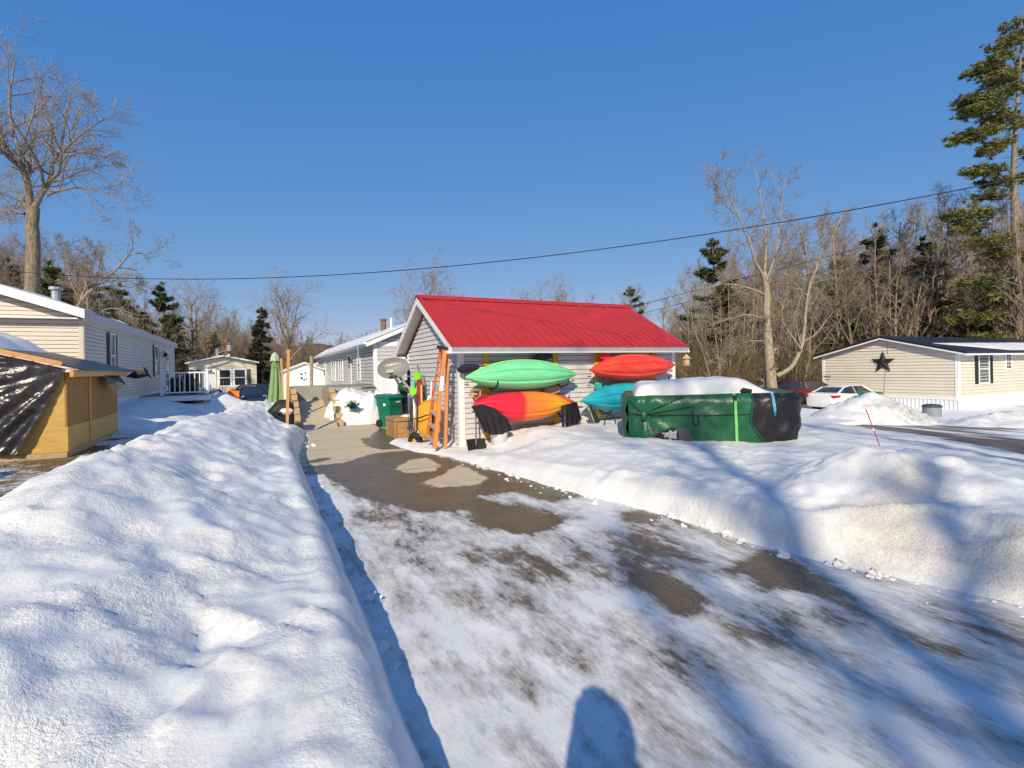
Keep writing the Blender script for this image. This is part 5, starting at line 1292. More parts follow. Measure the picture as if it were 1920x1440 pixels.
# wheelbarrow stood on end
t=thing('wheelbarrow','yellow wheelbarrow stood upright against the gable behind the ladder','wheelbarrow',(3.5,11.4,0.1))
wc=unp(779,826,11.6)
mb=MB(); ax=V((0.75,0.62,0.1)); mb.lathe([(0.10,-0.045),(0.17,-0.05),(0.195,0),(0.17,0.05),(0.10,0.045)],wc,22,axis=ax); wt=mb.build('tyre',M['black_rubber'],t,smooth=True)
mb=MB(); mb.lathe([(0.02,-0.05),(0.115,-0.035),(0.12,0),(0.115,0.035),(0.02,0.05)],wc,18,axis=ax); mb.build('rim',M['mustard'],wt)
tc=unp(806,785,11.35); mb=MB()
d1=V((0.12,0.30,0.95)).normalized(); d2=V((0.62,-0.74,0.15)).normalized(); dn=d1.cross(d2).normalized()
if dn.y>0: dn=-dn
rr=[]
for s,o in ((1.0,0.0),(0.97,0.05),(0.72,0.17),(0.66,0.18)):
    ring=[]
    for i in range(24):
        a=2*math.pi*i/24; ca,sa=math.cos(a),math.sin(a); r_=1/(abs(ca)**4+abs(sa)**4)**0.25
        ring.append(tc+d1*(0.44*s*ca*r_)+d2*(0.30*s*sa*r_)+dn*o)
    rr.append(ring)
mb.loft(rr); mb.build('tray',M['mustard'],t,ang=35,fix=True)
mb=MB(); mb.tube([wc,tc-d1*0.3+dn*0.2-d2*0.2,tc+d1*0.55+dn*0.2-d2*0.2],0.018,6); mb.tube([wc,tc-d1*0.3+dn*0.2+d2*0.2,tc+d1*0.55+dn*0.2+d2*0.2],0.018,6); mb.tube([tc+dn*0.2-d2*0.3,tc+dn*0.33-d1*0.05-d2*.1,tc+dn*0.33+d2*.15,tc+dn*0.2+d2*0.3],0.014,6); mb.build('frame',M['black_plastic'],t)
# leaning tools and sleds
def lean(name,label,cat,px0,py0,d0,px1,py1,d1_,r,m,grp=None):
    mb=MB(); mb.tube([unp(px0,py0,d0),unp(px1,py1,d1_)],r,6); o=mb.build(name,M[m]); tag(o,label,cat,grp); return o
def board(name,label,cat,a,b,w,m,th=0.02,taper=True):
    a=V(a);b=V(b); d=(b-a); ln=d.length; d.normalize(); s=d.cross(V((-0.80,-0.6,0))).normalized(); nn=s.cross(d)
    rr=[]
    for k in range(13):
        q=k/12; wv=w/2*(min(1,(q*6+0.35)**0.5) if taper else 1)*(min(1,((1-q)*7+0.35)**0.5) if taper else 1); bend=0.06*(2*q-1)**4
        p=a+d*(ln*q)+nn*bend; rr.append([p-s*wv-nn*th/2,p+s*wv-nn*th/2,p+s*wv+nn*th/2,p-s*wv+nn*th/2])
    mb=MB(); mb.loft(rr); o=mb.build(name,M[m],fix=True); tag(o,label,cat); return o
bl=board('plastic_sled','lime green plastic sled standing among the tools by the satellite dish','sled',unp(774,742,12.45),unp(785,697,12.55),0.20,'lime')
mb=MB(); mb.box(unp(777,718,12.38),(0.05,0.01,0.16),(0,0.2,-.9)); mb.build('decal',M['cyan_strap'],bl)
board('plastic_sled','maroon sled standing beside the lime green one','sled',unp(786,762,12.2),unp(788,712,12.3),0.18,'maroon')
board('snowboard','dark narrow board standing against the rear corner of the shed gable','board',unp(766,735,13.2),unp(767,692,13.4),0.10,'paddle_black')
o=lean('pole','thin yellow pole standing between the sleds and the meter box','pole',791,768,12.0,790,722,12.2,0.022,'yellow')
lean('pole','pale grey rail leaning across the wheelbarrow','pole',783,812,11.7,805,742,12.0,0.028,'alu'); 
lean('pole','white pole leaning beside the orange ladder','pole',806,785,11.5,809,715,11.7,0.016,'white_trim')
def rake(label,a,b,m,tines=True,up=True):
    t=thing('garden_rake',label,'garden tool',a,'garden tools leaning on the shed gable'); a=V(a);b=V(b)
    mb=MB(); mb.tube([a,b],0.013,6); mb.build('shaft',M[m],t)
    mb=MB(); e=a; d=(b-a).normalized(); s=d.cross(V((-0.8,-0.6,0))).normalized()
    for k in range(9):
        f=(k-4)/4; mb.tube([e,e-d*0.10+s*f*0.07,e-d*0.26+s*f*0.15],0.005,4)
    mb.build('tines',M['dark_grey_metal'],t)
rake('rake with wooden shaft and black tines resting by the tan storage box',unp(775,800,12.7),unp(786,738,12.9),'stake_wood')
rake('rake with dark shaft standing next to the maroon sled',unp(783,805,12.2),unp(794,735,12.4),'dark_grey_metal')
rake('rake with orange shaft standing under the lime green sled',unp(779,806,12.5),unp(781,742,12.7),'orange_lumber')
for i,(a,b,l) in enumerate((((770,806,12.9),(776,735,13.0),'bundle of dark sticks leaning at the corner behind the tan storage box'),)):
    mb=MB(); r2=random.Random(4)
    for k in range(16):
        p=unp(a[0]+r2.uniform(-7,9),a[1]+r2.uniform(-3,3),a[2]+r2.uniform(-.2,.2)); q=unp(b[0]+r2.uniform(-8,14),b[1]+r2.uniform(-12,25),b[2]+r2.uniform(-.2,.2))
        mm=p.lerp(q,0.5)+V((r2.uniform(-.06,.06),r2.uniform(-.06,.06),0)); mb.tube([p,mm,q],[0.012,0.010,0.006],4)
    tag(mb.build('stick_bundle',M['dark_grey_metal']),l,'sticks')
mb=MB(); mb.tube([unp(787,726,12.5),unp(788,705,12.5),unp(784,690,12.55),unp(783,684,12.6)],[0.02,0.022,0.02,0.012],6); mb.tube([unp(794,760,12.3),unp(797,715,12.35),unp(793,704,12.35),unp(789,712,12.35)],0.008,5)
tag(mb.build('branch',M['dark_grey_metal']),'dark crooked branch rising above the sleds against the gable','branch')
mb=MB(); p=unp(862-40,838,10.5)
# bird feeder under the eave corner
t=thing('bird_feeder','small wooden bird feeder hanging from the right eave of the red roof','bird feeder',(10.12,9.9,1.85))
bx,by=10.10,9.90
mb=MB(); mb.tube([(bx,by,2.12),(bx,by,2.0)],0.006,4); mb.build('cord',M['wire'],t)
mb=MB(); mb.lathe([(0.13,1.91),(0.05,1.98),(0.012,2.03)],(bx,by,0),12); mb.build('roof',M['birdwood'],t)
mb=MB(); mb.lathe([(0.07,1.72),(0.085,1.74),(0.085,1.91),(0.06,1.92)],(bx,by,0),14); mb.build('body',M['birdwood'],t,ang=40)

# ------------------------------------------------------------------ umbrella, stakes, covered barbecue
t=thing('patio_umbrella','closed green patio umbrella standing in the snow by the ramp','umbrella',(0.48,18.75,0.4))
mb=MB(); mb.tube([(0.48,18.75,0.3),(0.50,18.75,2.40)],0.025,8); mb.build('pole',M['stake_wood'],t)
mb=MB(); rr=[]; folds=7
for k in range(15):
    q=k/14; z=lerp(2.28,0.80,q); r0=lerp(0.06,0.23,q**0.75)
    ring=[]
    for i in range(70):
        a=2*math.pi*i/70; fo=abs(math.sin(a*folds/2+q*0.8)); r_=r0*(0.55+0.55*fo); ring.append((0.49+r_*math.cos(a)+0.02*math.sin(q*3),18.75+r_*math.sin(a),z+(-0.06 if q==1 else 0)*fo+0.0))
    rr.append(ring)
mb.loft(rr,cap=False); mb.build('canopy',M['canvas_green'],t,smooth=True)
mb=MB(); rr=[]
for z,r0 in ((2.43,0.03),(2.36,0.09),(2.26,0.13),(2.16,0.15)):
    rr.append([(0.49+r0*(0.8+0.25*abs(math.sin(a*3)))*math.cos(a),18.75+r0*(0.8+0.25*abs(math.sin(a*3)))*math.sin(a),z-(0.04*abs(math.sin(a*3)) if z<2.2 else 0)) for a in [2*math.pi*i/36 for i in range(36)]])
mb.loft(rr,cap=False); mb.build('top_vent',M['canvas_pale'],t,smooth=True)
mb=MB(); mb.bar((0.665,15.30,-0.1),(0.745,15.28,2.38),0.075,0.075); tag(mb.build('wooden_stake',M['stake_wood']),'tall wooden stake in front of the black covered barbecue','stake','wooden stakes')
mb=MB(); mb.bar((0.69,17.54,0.1),(0.64,17.57,2.19),0.06,0.06); tag(mb.build('wooden_stake',M['stake_wood']),'slimmer wooden stake standing just behind the closed green umbrella','stake','wooden stakes')
t=thing('barbecue','barbecue under a black cover with a cap of snow','barbecue',(0.60,15.92,0.1))
mb=MB(); rr=[]
for z,sx,sy,ox in ((0.10,0.24,0.22,0.04),(0.45,0.26,0.24,0.03),(0.56,0.30,0.25,-0.02),(0.66,0.36,0.27,-0.06),(0.80,0.28,0.23,0.0),(0.90,0.20,0.17,0.0),(0.965,0.10,0.09,-0.01)):
    rr.append([(0.61+ox+sx*math.copysign(abs(math.cos(a))**0.75,math.cos(a))*(1+0.05*math.sin(a*6+z*8)),15.95+sy*math.copysign(abs(math.sin(a))**0.75,math.sin(a))*(1+0.05*math.sin(a*5)),z) for a in [2*math.pi*i/40 for i in range(40)]])
mb.loft(rr); mb.build('cover',M['grill_cover'],t,smooth=True)
mb=MB(); mb.box((0.62,15.68,0.62),(0.40,0.10,0.05)); mb.build('side_shelf',M['grill_cover'],t)
mb=MB(); mb.ball((0.68,15.72,0.64),(0.17,0.16,0.10),16,8,0.3); tag(mb.build('snow_lump',CLEAN,smooth=True),'lump of snow on the front shelf of the black covered barbecue','snow')
# red plastic marker rod in the bank
mb=MB(); a=V((9.0,4.66,0.25)); b=V((8.78,4.78,0.97)); mb.tube([a,b],0.008,6); mk=mb.build('marker_rod',M['marker_red']); tag(mk,'thin red marker rod stuck aslant in the snow before the road','marker')
mb=MB(); mb.tube([a.lerp(b,0.52),a.lerp(b,0.58)],0.0095,6); mb.build('white_band',M['white_letters'],mk)

# ------------------------------------------------------------------ vehicles
def wheel(mb_t,mb_r,c,ax,r=0.32,w=0.2):
    mb_t.lathe([(r*0.62,-w/2),(r*0.95,-w/2),(r,-w*0.3),(r,w*0.3),(r*0.95,w/2),(r*0.62,w/2)],c,22,axis=ax)
    A3=V((0,0,1)).rotation_difference(V(ax)).to_matrix()
    mb_r.lathe([(0.02,w*0.42),(r*0.12,w*0.46),(r*0.16,w*0.40)],c,10,axis=ax)
    for k in range(7):
        a=2*math.pi*k/7; d=A3@V((math.cos(a),math.sin(a),0)); o=V(c)+V(ax).normalized()*w*0.40; mb_r.bar(o+d*r*0.1,o+d*r*0.63,0.05,0.02,up=ax)
    mb_r.lathe([(r*0.60,w*0.3),(r*0.66,w*0.49),(r*0.70,w*0.3)],c,22,axis=ax)
def car(name,label,loc,heading,paint,body,roofp,wheels,hw,plate=False,front=None,rear=None,group=None):
    """body: (x, zlow, zbelt, half width); roofp: (x, zroof, half width) at the pillars: screen base, roof front, roof rear, rear base"""
    t=thing(name,label,'car',loc,group); Rm=Matrix.Rotation(heading,3,'Z'); lc=V(loc)
    def X(x,y,z): return lc+Rm@V((x,y,z))
    rr=[]
    for x,zl,zb,w_ in body:
        pr=[(0.86,zl),(0.98,zl+0.10),(1.0,lerp(zl,zb,0.5)),(0.985,lerp(zl,zb,0.78)),(0.90,zb-0.01),(0.80,zb+0.015)]
        rr.append([X(x,a*w_,z) for a,z in pr]+[X(x,-a*w_,z) for a,z in reversed(pr)])
    mb=MB(); mb.loft(rr); mb.build('body',M[paint],t,ang=32,fix=True)
    g=roofp; mb=MB(); rr=[]
    for x,z,w_,zb,wb in g:
        rr.append([X(x,wb,zb),X(x,lerp(wb,w_,.9),lerp(zb,z,.9)),X(x,w_*0.8,z),X(x,-w_*0.8,z),X(x,-lerp(wb,w_,.9),lerp(zb,z,.9)),X(x,-wb,zb)])
    mb.loft(rr); mb.build('glasshouse',M['glass'],t,ang=25,fix=True)
    mb=MB(); top=[(x,z,w_) for x,z,w_,zb,wb in g][1:-1]
    mb.loft([[X(x,w_*1.02,z-0.035),X(x,w_*0.85,z+0.018),X(x,-w_*0.85,z+0.018),X(x,-w_*1.02,z-0.035)] for x,z,w_ in top]); mb.build('roof',M[paint],t,ang=30,fix=True)
    for s in (1,-1):
        for i,j in ((0,1),(len(g)-2,len(g)-1)):
            mb=MB(); a,b=g[i],g[j]; mb.bar(X(a[0],s*(a[4] if i==0 else a[2])*1.0,a[3] if i==0 else a[1]-0.03),X(b[0],s*(b[2] if i==0 else b[4]),b[1]-0.03 if i==0 else b[3]),0.06,0.09); mb.build('pillar',M[paint],t)
        xm=(g[1][0]+g[-2][0])/2-0.05; mb=MB(); mb.bar(X(xm,s*g[1][4]*1.0,g[1][3]),X(xm-0.06,s*g[1][2]*0.99,g[1][1]-0.02),0.06,0.05); mb.build('pillar',M[paint],t)
    for x in wheels:
        for s in (1,-1):
            mt_,mr_=MB(),MB(); c=X(x,s*(hw-0.09),0.32); ax=Rm@V((0,s,0)); wheel(mt_,mr_,c,ax); wo=mt_.build('wheel',M['black_rubber'],t,ang=40); mr_.build('rim',M['rim'],wo)
            mb=MB(); mb.lathe([(0.30,0.0),(0.375,0.0)],X(x,s*(hw+0.004),0.33),22,axis=ax); mb.build('wheel_arch',M['black_rubber'],t)
    for s in (1,-1):
        mb=MB(); mb.ball(X(g[0][0]-0.45,s*(hw+0.08),g[0][3]+0.06),(0.10,0.10,0.075),10,6); mb.build('mirror',M['black_plastic'] if paint!='blue_paint' else M[paint],t,smooth=True)
    return t,X
# white saloon parked by the star home
p=unp(1588,700,29.0); gzv=-1.0
hd=math.atan2(Rv.y,Rv.x)+R_(24)
t,X=car('parked_car','white saloon car parked beside the cream home with the star',(p.x,p.y,gzv),hd,'white_paint',
 [(-2.42,0.42,0.86,0.62),(-2.36,0.28,0.99,0.80),(-2.0,0.20,1.04,0.89),(-1.2,0.17,1.0,0.92),(0,0.17,0.95,0.92),(1.0,0.17,0.93,0.92),(1.9,0.20,0.82,0.88),(2.3,0.26,0.70,0.74),(2.42,0.34,0.62,0.55)],
 [(1.25,0.95,0.72,0.92,0.80),(0.35,1.40,0.62,0.94,0.82),(-0.75,1.42,0.62,0.96,0.82),(-1.25,1.33,0.60,0.98,0.80),(-1.95,1.06,0.60,1.02,0.74)],(1.42,-1.40),0.92)
for s in (1,-1):
    mb=MB(); mb.hexa([X(-2.40,s*0.55,0.80),X(-2.40,s*0.86,0.80),X(-2.0,s*0.915,0.84),X(-2.1,s*0.6,0.84),X(-2.40,s*0.55,0.93),X(-2.38,s*0.85,0.93),X(-1.98,s*0.91,0.93),X(-2.1,s*0.6,0.93)]); mb.build('tail_light',M['lamp_red'],t)
    for x in (-0.75,0.35): mb=MB(); mb.box(X(x,s*0.93,0.80),(0.2,0.03,0.03),Euler((0,0,hd))); mb.build('door_handle',M['dark_grey_metal'],t)
for x,z,l,hh,d,pa in ((1515,722,'dark red car parked behind the tarp covered tub',hd-R_(14),34,'red_paint'),):
    p=unp(x,700,d); zb=(1.75-(z-690+0)*d/950)-1.45-0.35
    car('parked_car',l,(p.x,p.y,-0.92),hh,pa,
     [(-2.2,0.42,0.9,0.62),(-2.1,0.28,1.0,0.82),(-1.2,0.18,1.0,0.9),(0.9,0.18,0.96,0.9),(1.8,0.22,0.86,0.86),(2.2,0.34,0.7,0.6)],
     [(1.15,0.98,0.72,0.94,0.80),(0.35,1.44,0.62,0.95,0.82),(-0.9,1.47,0.62,0.97,0.82),(-1.7,1.40,0.60,0.98,0.80),(-2.05,1.02,0.60,1.0,0.74)],(1.35,-1.35),0.90)
# small blue hatchback facing the camera
p=unp(471,700,34); hd2=math.atan2(-p.y,-p.x)+R_(4)
t,X=car('parked_car','dark blue round headlamped hatchback facing down the lane beyond the snow bank',(p.x,p.y,-0.53),hd2,'blue_paint',
 [(-1.85,0.42,0.9,0.6),(-1.75,0.25,0.98,0.78),(-0.9,0.17,0.98,0.86),(0.6,0.17,0.96,0.87),(1.3,0.2,0.90,0.85),(1.68,0.22,0.82,0.78),(1.86,0.28,0.70,0.62)],
 [(0.85,0.98,0.70,0.94,0.76),(0.25,1.37,0.58,0.96,0.78),(-0.8,1.40,0.60,0.97,0.78),(-1.45,1.36,0.58,0.98,0.76),(-1.78,0.98,0.58,0.98,0.72)],(1.22,-1.22),0.86)
for s in (1,-1):
    mb=MB(); mb.lathe([(0.01,0.05),(0.11,0.035),(0.135,0.0)],X(1.72,s*0.60,0.70),18,axis=X(2,s*0.68,0.75)-X(1.72,s*0.60,0.70)); mb.build('headlight',M['lamp_clear'],t,smooth=True)
mb=MB(); mb.box(X(1.86,0,0.42),(0.03,0.9,0.20),Euler((0,0,hd2))); mb.build('grille',M['black_plastic'],t)
mb=MB(); mb.box(X(1.885,0.0,0.40),(0.02,0.34,0.13),Euler((0,0,hd2))); mb.build('number_plate',M['white_letters'],t)
p=unp(497,700,38)
car('parked_car','dark car half hidden behind the blue hatchback',(p.x,p.y,-0.55),hd2+R_(50),'dark_paint',
 [(-2.1,0.42,0.9,0.62),(-2.0,0.28,1.0,0.82),(-1.2,0.18,1.0,0.9),(0.9,0.18,0.96,0.9),(1.8,0.22,0.86,0.86),(2.1,0.34,0.7,0.6)],
 [(1.1,0.98,0.72,0.94,0.80),(0.35,1.44,0.62,0.95,0.82),(-0.9,1.47,0.62,0.97,0.82),(-1.7,1.40,0.60,0.98,0.80),(-2.0,1.02,0.60,1.0,0.74)],(1.3,-1.3),0.90)
# orange snow blower and shovels by the far home
p=unp(432,750,31); t=thing('snow_blower','orange snow blower in the snow before the small cream home','snow blower',(p.x,p.y,0)); z=p.z
mb=MB(); mb.lathe([(0.30,-0.28),(0.34,-0.28),(0.34,0.28),(0.30,0.28)],(p.x+0.15,p.y,z+0.22),18,axis=(1,0.2,0)); mb.lathe([(0.08,0.2),(0.11,0.5),(0.16,0.62)],(p.x+0.1,p.y,z+0.1),10); mb.build('auger_housing',M['snowblower_orange'],t)
mb=MB(); mb.box((p.x-0.35,p.y+0.1,z+0.20),(0.5,0.4,0.34)); mb.build('engine',M['snowblower_orange'],t)
mb=MB(); mb.tube([(p.x-0.5,p.y+0.3,z+0.2),(p.x-1.05,p.y+0.5,z+0.62)],0.02,5); mb.tube([(p.x-0.5,p.y-0.1,z+0.2),(p.x-1.05,p.y+0.1,z+0.62)],0.02,5); mb.build('handlebar',M['black_plastic'],t)
for i,(a,b,l) in enumerate((((405,742,26),(396,728,26.3),'shovel handle leaning left out of the conical snow heap'),((411,738,26),(413,714,26.2),'thin upright handle on top of the conical snow heap'),((415,738,26),(419,715,26.1),'thin handle leaning right out of the conical snow heap'))):
    mb=MB(); mb.tube([unp(*a),unp(*b)],0.018,5); tag(mb.build('tool_handle',M['dark_grey_metal']),l,'handle','tool handles in the far snow heap')
mb=MB(); mb.ball(unp(413,736,25.8),(0.13,0.13,0.11),8,5); tag(mb.build('dark_cap',M['black_plastic'],smooth=True),'small dark lump on the tip of the conical snow heap','lump')
# bins by the star home
p=unp(1632,735,27.0); t,_=wheelie_bin('wheelie_bin','dark green lidded bin peeping over the dirty snow pile',(p.x,p.y,G(p.x,p.y)+0.05),1.05,0.9,'bin_green',R_(20))
p=unp(1747,752,24.0); mb=MB(); zb=G(p.x,p.y)-0.42; mb.lathe([(0.30,0.0),(0.36,0.1),(0.37,0.86)],(p.x,p.y,zb),18); bar_=mb.build('barrel',M['steel_grey'],ang=40); tag(bar_,'blue grey barrel with dark lid beside the white skirt of the star home','barrel')
mb=MB(); mb.lathe([(0.40,0.86),(0.40,0.92),(0.30,0.99),(0.02,1.02)],(p.x,p.y,zb),18); mb.build('lid',M['dark_grey_metal'],bar_,ang=40)
# weeds poking out of the dirty pile
mb=MB(); r2=random.Random(11)
for k in range(220):
    u=r2.gauss(0,.45); x,y=21.3+u,9.9+r2.gauss(0,.25); z=pileR(x,y)-0.03
    if r2.random()<0.4: x+=1.5; z=pileR(x,y)-.03
    d=V((r2.uniform(-.12,.12),r2.uniform(-.12,.12),r2.uniform(.1,.24))); s=V((0.02,0.01,0)); mb.tri(V((x,y,z))-s,V((x,y,z))+s,V((x,y,z))+d)
wd=mb.build('dry_weeds',M['sand_weed']); wd['kind']='stuff'; tag(wd,'dry weeds poking through the dirty snow pile by the road','weeds')
# poles far left and service wires
for px,py0,py1,d,r,m,l,c in ((425,735,630,52,0.11,'pole_brown','brown service pole rising behind the small cream home','pole'),(584,735,668,30,0.10,'bark_pale','weathered post by the far corner of the grey mobile home','post')):
    mb=MB(); mb.tube([unp(px,py0,d),unp(px,py1,d)],r,8); tag(mb.build('service_pole',M[m]),l,c)
t=thing('meter_mast','white electric mast with a meter can behind the small cream home','mast',unp(430,735,50))
mb=MB(); mb.tube([unp(429,735,50),unp(429,664,50)],0.10,8); mb.build('mast',M['white_trim'],t)
mb=MB(); mb.tube([unp(430,658,50),unp(430,647,50)],0.22,12); mb.build('meter_can',M['grey_plastic'],t); mb=MB(); mb.tube([unp(430,647,50),unp(430,643,50)],0.06,8); mb.build('meter_cap',M['grey_plastic'],t)
def wirething(label,pts,r):
    # smooth the measured points with a fine interpolation
    P=[V(p) for p in pts]; out=[]
    for i in range(len(P)-1):
        p0,p1,p2,p3=P[max(i-1,0)],P[i],P[i+1],P[min(i+2,len(P)-1)]
        for k in range(8):
            t_=k/8; out.append(0.5*((2*p1)+(p2-p0)*t_+(2*p0-5*p1+4*p2-p3)*t_*t_+(3*p1-p0-3*p2+p3)*t_**3))
    out.append(P[-1]); mb=MB(); mb.tube(out,r,6); o=mb.build('service_wire',M['wire'],smooth=True); tag(o,label,'wire','overhead wires')
WL_=[]
for k in range(13):
    x=-8+k*1.85; y=10.85-(x-3.81)*0.8738
    WL_.append((x,y,4.05+0.0098*(x-2.7)**2 if x<2.7 else 4.05+0.0098*(x-2.7)**2))
wirething('thick overhead cable sagging across the sky above the red roof',WL_,0.0095)
wirething('upper of the two thin wires crossing the woods on the right',[unp(1180,578,33.8),unp(1320,540,35.2),unp(1460,505,36.6),unp(1600,468,38),unp(1720,432,39.2),unp(1800,404,40),unp(1890,366,40.9)],0.022)
wirething('lower of the two thin wires crossing the woods on the right',[unp(1180,594,35.8),unp(1330,556,37.3),unp(1500,519,39),unp(1700,476,41),unp(1900,424,43)],0.018)
# ------------------------------------------------------------------ trees
def rdir(rng): 
    a=rng.uniform(0,2*math.pi); z=rng.uniform(-1,1); r=math.sqrt(1-z*z); return V((r*math.cos(a),r*math.sin(a),z))
def grow(mt,mc,p,d,ln,r,lev,maxl,rng,up=0.25,kids=(0,9,7,5,4),rat=0.5,thr=0.022,spread=(30,60),minr=0.006,wig=0.16):
    n=max(2,6-lev) if lev<3 else 2
    pts=[p]; rs=[r]; dd=d.normalized()
    for i in range(n):
        dd=(dd+rdir(rng)*wig*(1.0+0.3*lev)+V((0,0,up*0.22))).normalized()
        pts.append(pts[-1]+dd*(ln/n)); rs.append(max(minr*0.7,r*(1-0.72*(i+1)/n)))
    sides=8 if lev==0 else 6 if lev==1 else 4 if lev==2 else 3
    (mt if r>thr else mc).tube(pts,rs,sides,cap=False)
    if lev<maxl: branch(mt,mc,pts,rs,ln,lev+1,maxl,rng,up,kids,rat,thr,spread,minr,wig,0.25 if lev else 0.4)
def branch(mt,mc,pts,rs,ln,lev,maxl,rng,up=0.25,kids=(0,9,7,5,4),rat=0.5,thr=0.022,spread=(30,60),minr=0.006,wig=0.16,start=0.25):
    nk=kids[lev] if lev<len(kids) else 3; nk=max(1,int(nk*rng.uniform(0.8,1.25))); ph=rng.uniform(0,6.28)
    for k in range(nk):
        f=start+(1-start)*(k+rng.random()*0.8)/nk; f=min(f,0.995)
        q=f*(len(pts)-1); i=min(int(q),len(pts)-2); p=pts[i].lerp(pts[i+1],q-i); rp=lerp(rs[i],rs[i+1],q-i)
        t=(pts[i+1]-pts[i]).normalized(); a=R_(rng.uniform(*spread)); az=ph+k*2.4+rng.uniform(-.4,.4)
        x=t.orthogonal().normalized(); y=t.cross(x); dv=t*math.cos(a)+(x*math.cos(az)+y*math.sin(az))*math.sin(a)
        l2=ln*rat*rng.uniform(0.7,1.2)*(1-0.55*f) * (1.15 if lev>1 else 1)
        grow(mt,mc,p,dv,max(l2,0.25),max(minr,min(rp*0.75,rp*0.62*rng.uniform(.8,1.1))),lev,maxl,rng,up,kids,rat,thr,spread,minr,wig)

def bare_proto(seed,h,r,form,twig='twig',bark='bark'):
    """form: 'pole' tall woodland stem, 'round' open grown crown, 'multi' clump"""
    rng=random.Random(seed); mt,mc=MB(),MB()
    stems=[(V((0,0,-0.3)),V((rng.uniform(-.05,.05),rng.uniform(-.05,.05),1)),h,r)]
    if form=='multi': stems=[(V((rng.uniform(-.3,.3),rng.uniform(-.3,.3),-0.3)),V((rng.uniform(-.28,.28),rng.uniform(-.28,.28),1)),h*rng.uniform(.7,1),r*rng.uniform(.55,.8)) for _ in range(4)]
    for p,d,hh,rr in stems:
        n=9; pts=[p]; rs=[rr*1.25]; dd=d.normalized()
        top=hh if form!='round' else hh*0.72
        for i in range(n):
            dd=(dd+rdir(rng)*0.07+V((0,0,0.06))).normalized(); pts.append(pts[-1]+dd*(top/n)); rs.append(rr*(1-0.85*((i+1)/n)**1.1)+0.008)
        mt.tube(pts,rs,7,cap=False)
        if form=='round': branch(mt,mc,pts,rs,hh,1,4,rng,0.30,(0,16,9,5,4),0.52,0.03,(32,62),0.008,0.17,0.28)
        elif form=='pole': branch(mt,mc,pts,rs,hh,1,4,rng,0.42,(0,24,8,4,3),0.30,0.025,(26,55),0.008,0.18,0.25)
        else: branch(mt,mc,pts,rs,hh,1,4,rng,0.40,(0,9,6,4,3),0.36,0.022,(25,50),0.008,0.18,0.25)
    return mt,mc
def make_tree(name,mt,mc,label,loc,bark,crown,group=None,trunkname='trunk',crownname='crown',cat='tree'):
    t=thing(name,label,cat,(0,0,0),group); mt.build(trunkname,M[bark],t,smooth=True); mc.build(crownname,M[crown],t); t.location=loc; return t
TH=0.66
def limbs_tree(name,label,base,limbs,d0,bark,crown,seed,kids=(0,6,6,5,4),depth=1.0,sub=0.42,maxl=4,group=None,spread=(28,60)):
    """limbs: pixel polylines measured on the photo, spread in depth around d0"""
    rng=random.Random(seed); mt,mc=MB(),MB(); b=V(base)
    for pl_,r0,r1,dz0,dz1,br in limbs:
        n=len(pl_); pts=[]; rs=[]
        for i,(px,py) in enumerate(pl_):
            f=i/(n-1); pts.append(unp(px,py,d0+lerp(dz0,dz1,f))-b); rs.append(TH*lerp(r0,r1,f**0.8))
        # round the polyline off
        P=[]; Q=[]
        for i in range(n-1):
            a,b1,c,d=pts[max(i-1,0)],pts[i],pts[i+1],pts[min(i+2,n-1)]
            for k in range(4):
                t=k/4; P.append(0.5*((2*b1)+(c-a)*t+(2*a-5*b1+4*c-d)*t*t+(3*b1-a-3*c+d)*t**3)+rdir(rng)*0.02); Q.append(lerp(rs[i],rs[i+1],t))
        P.append(pts[-1]); Q.append(rs[-1]); mt.tube(P,Q,10,cap=False)
        ln=sum((y-x).length for x,y in zip(P,P[1:]))
        if br: branch(mt,mc,P,Q,max(ln,3.0)*br,2,maxl,rng,0.25,(0,0)+kids,sub,0.03,spread,0.0085,0.19,0.18)
    return make_tree(name,mt,mc,label,b,bark,crown,group)

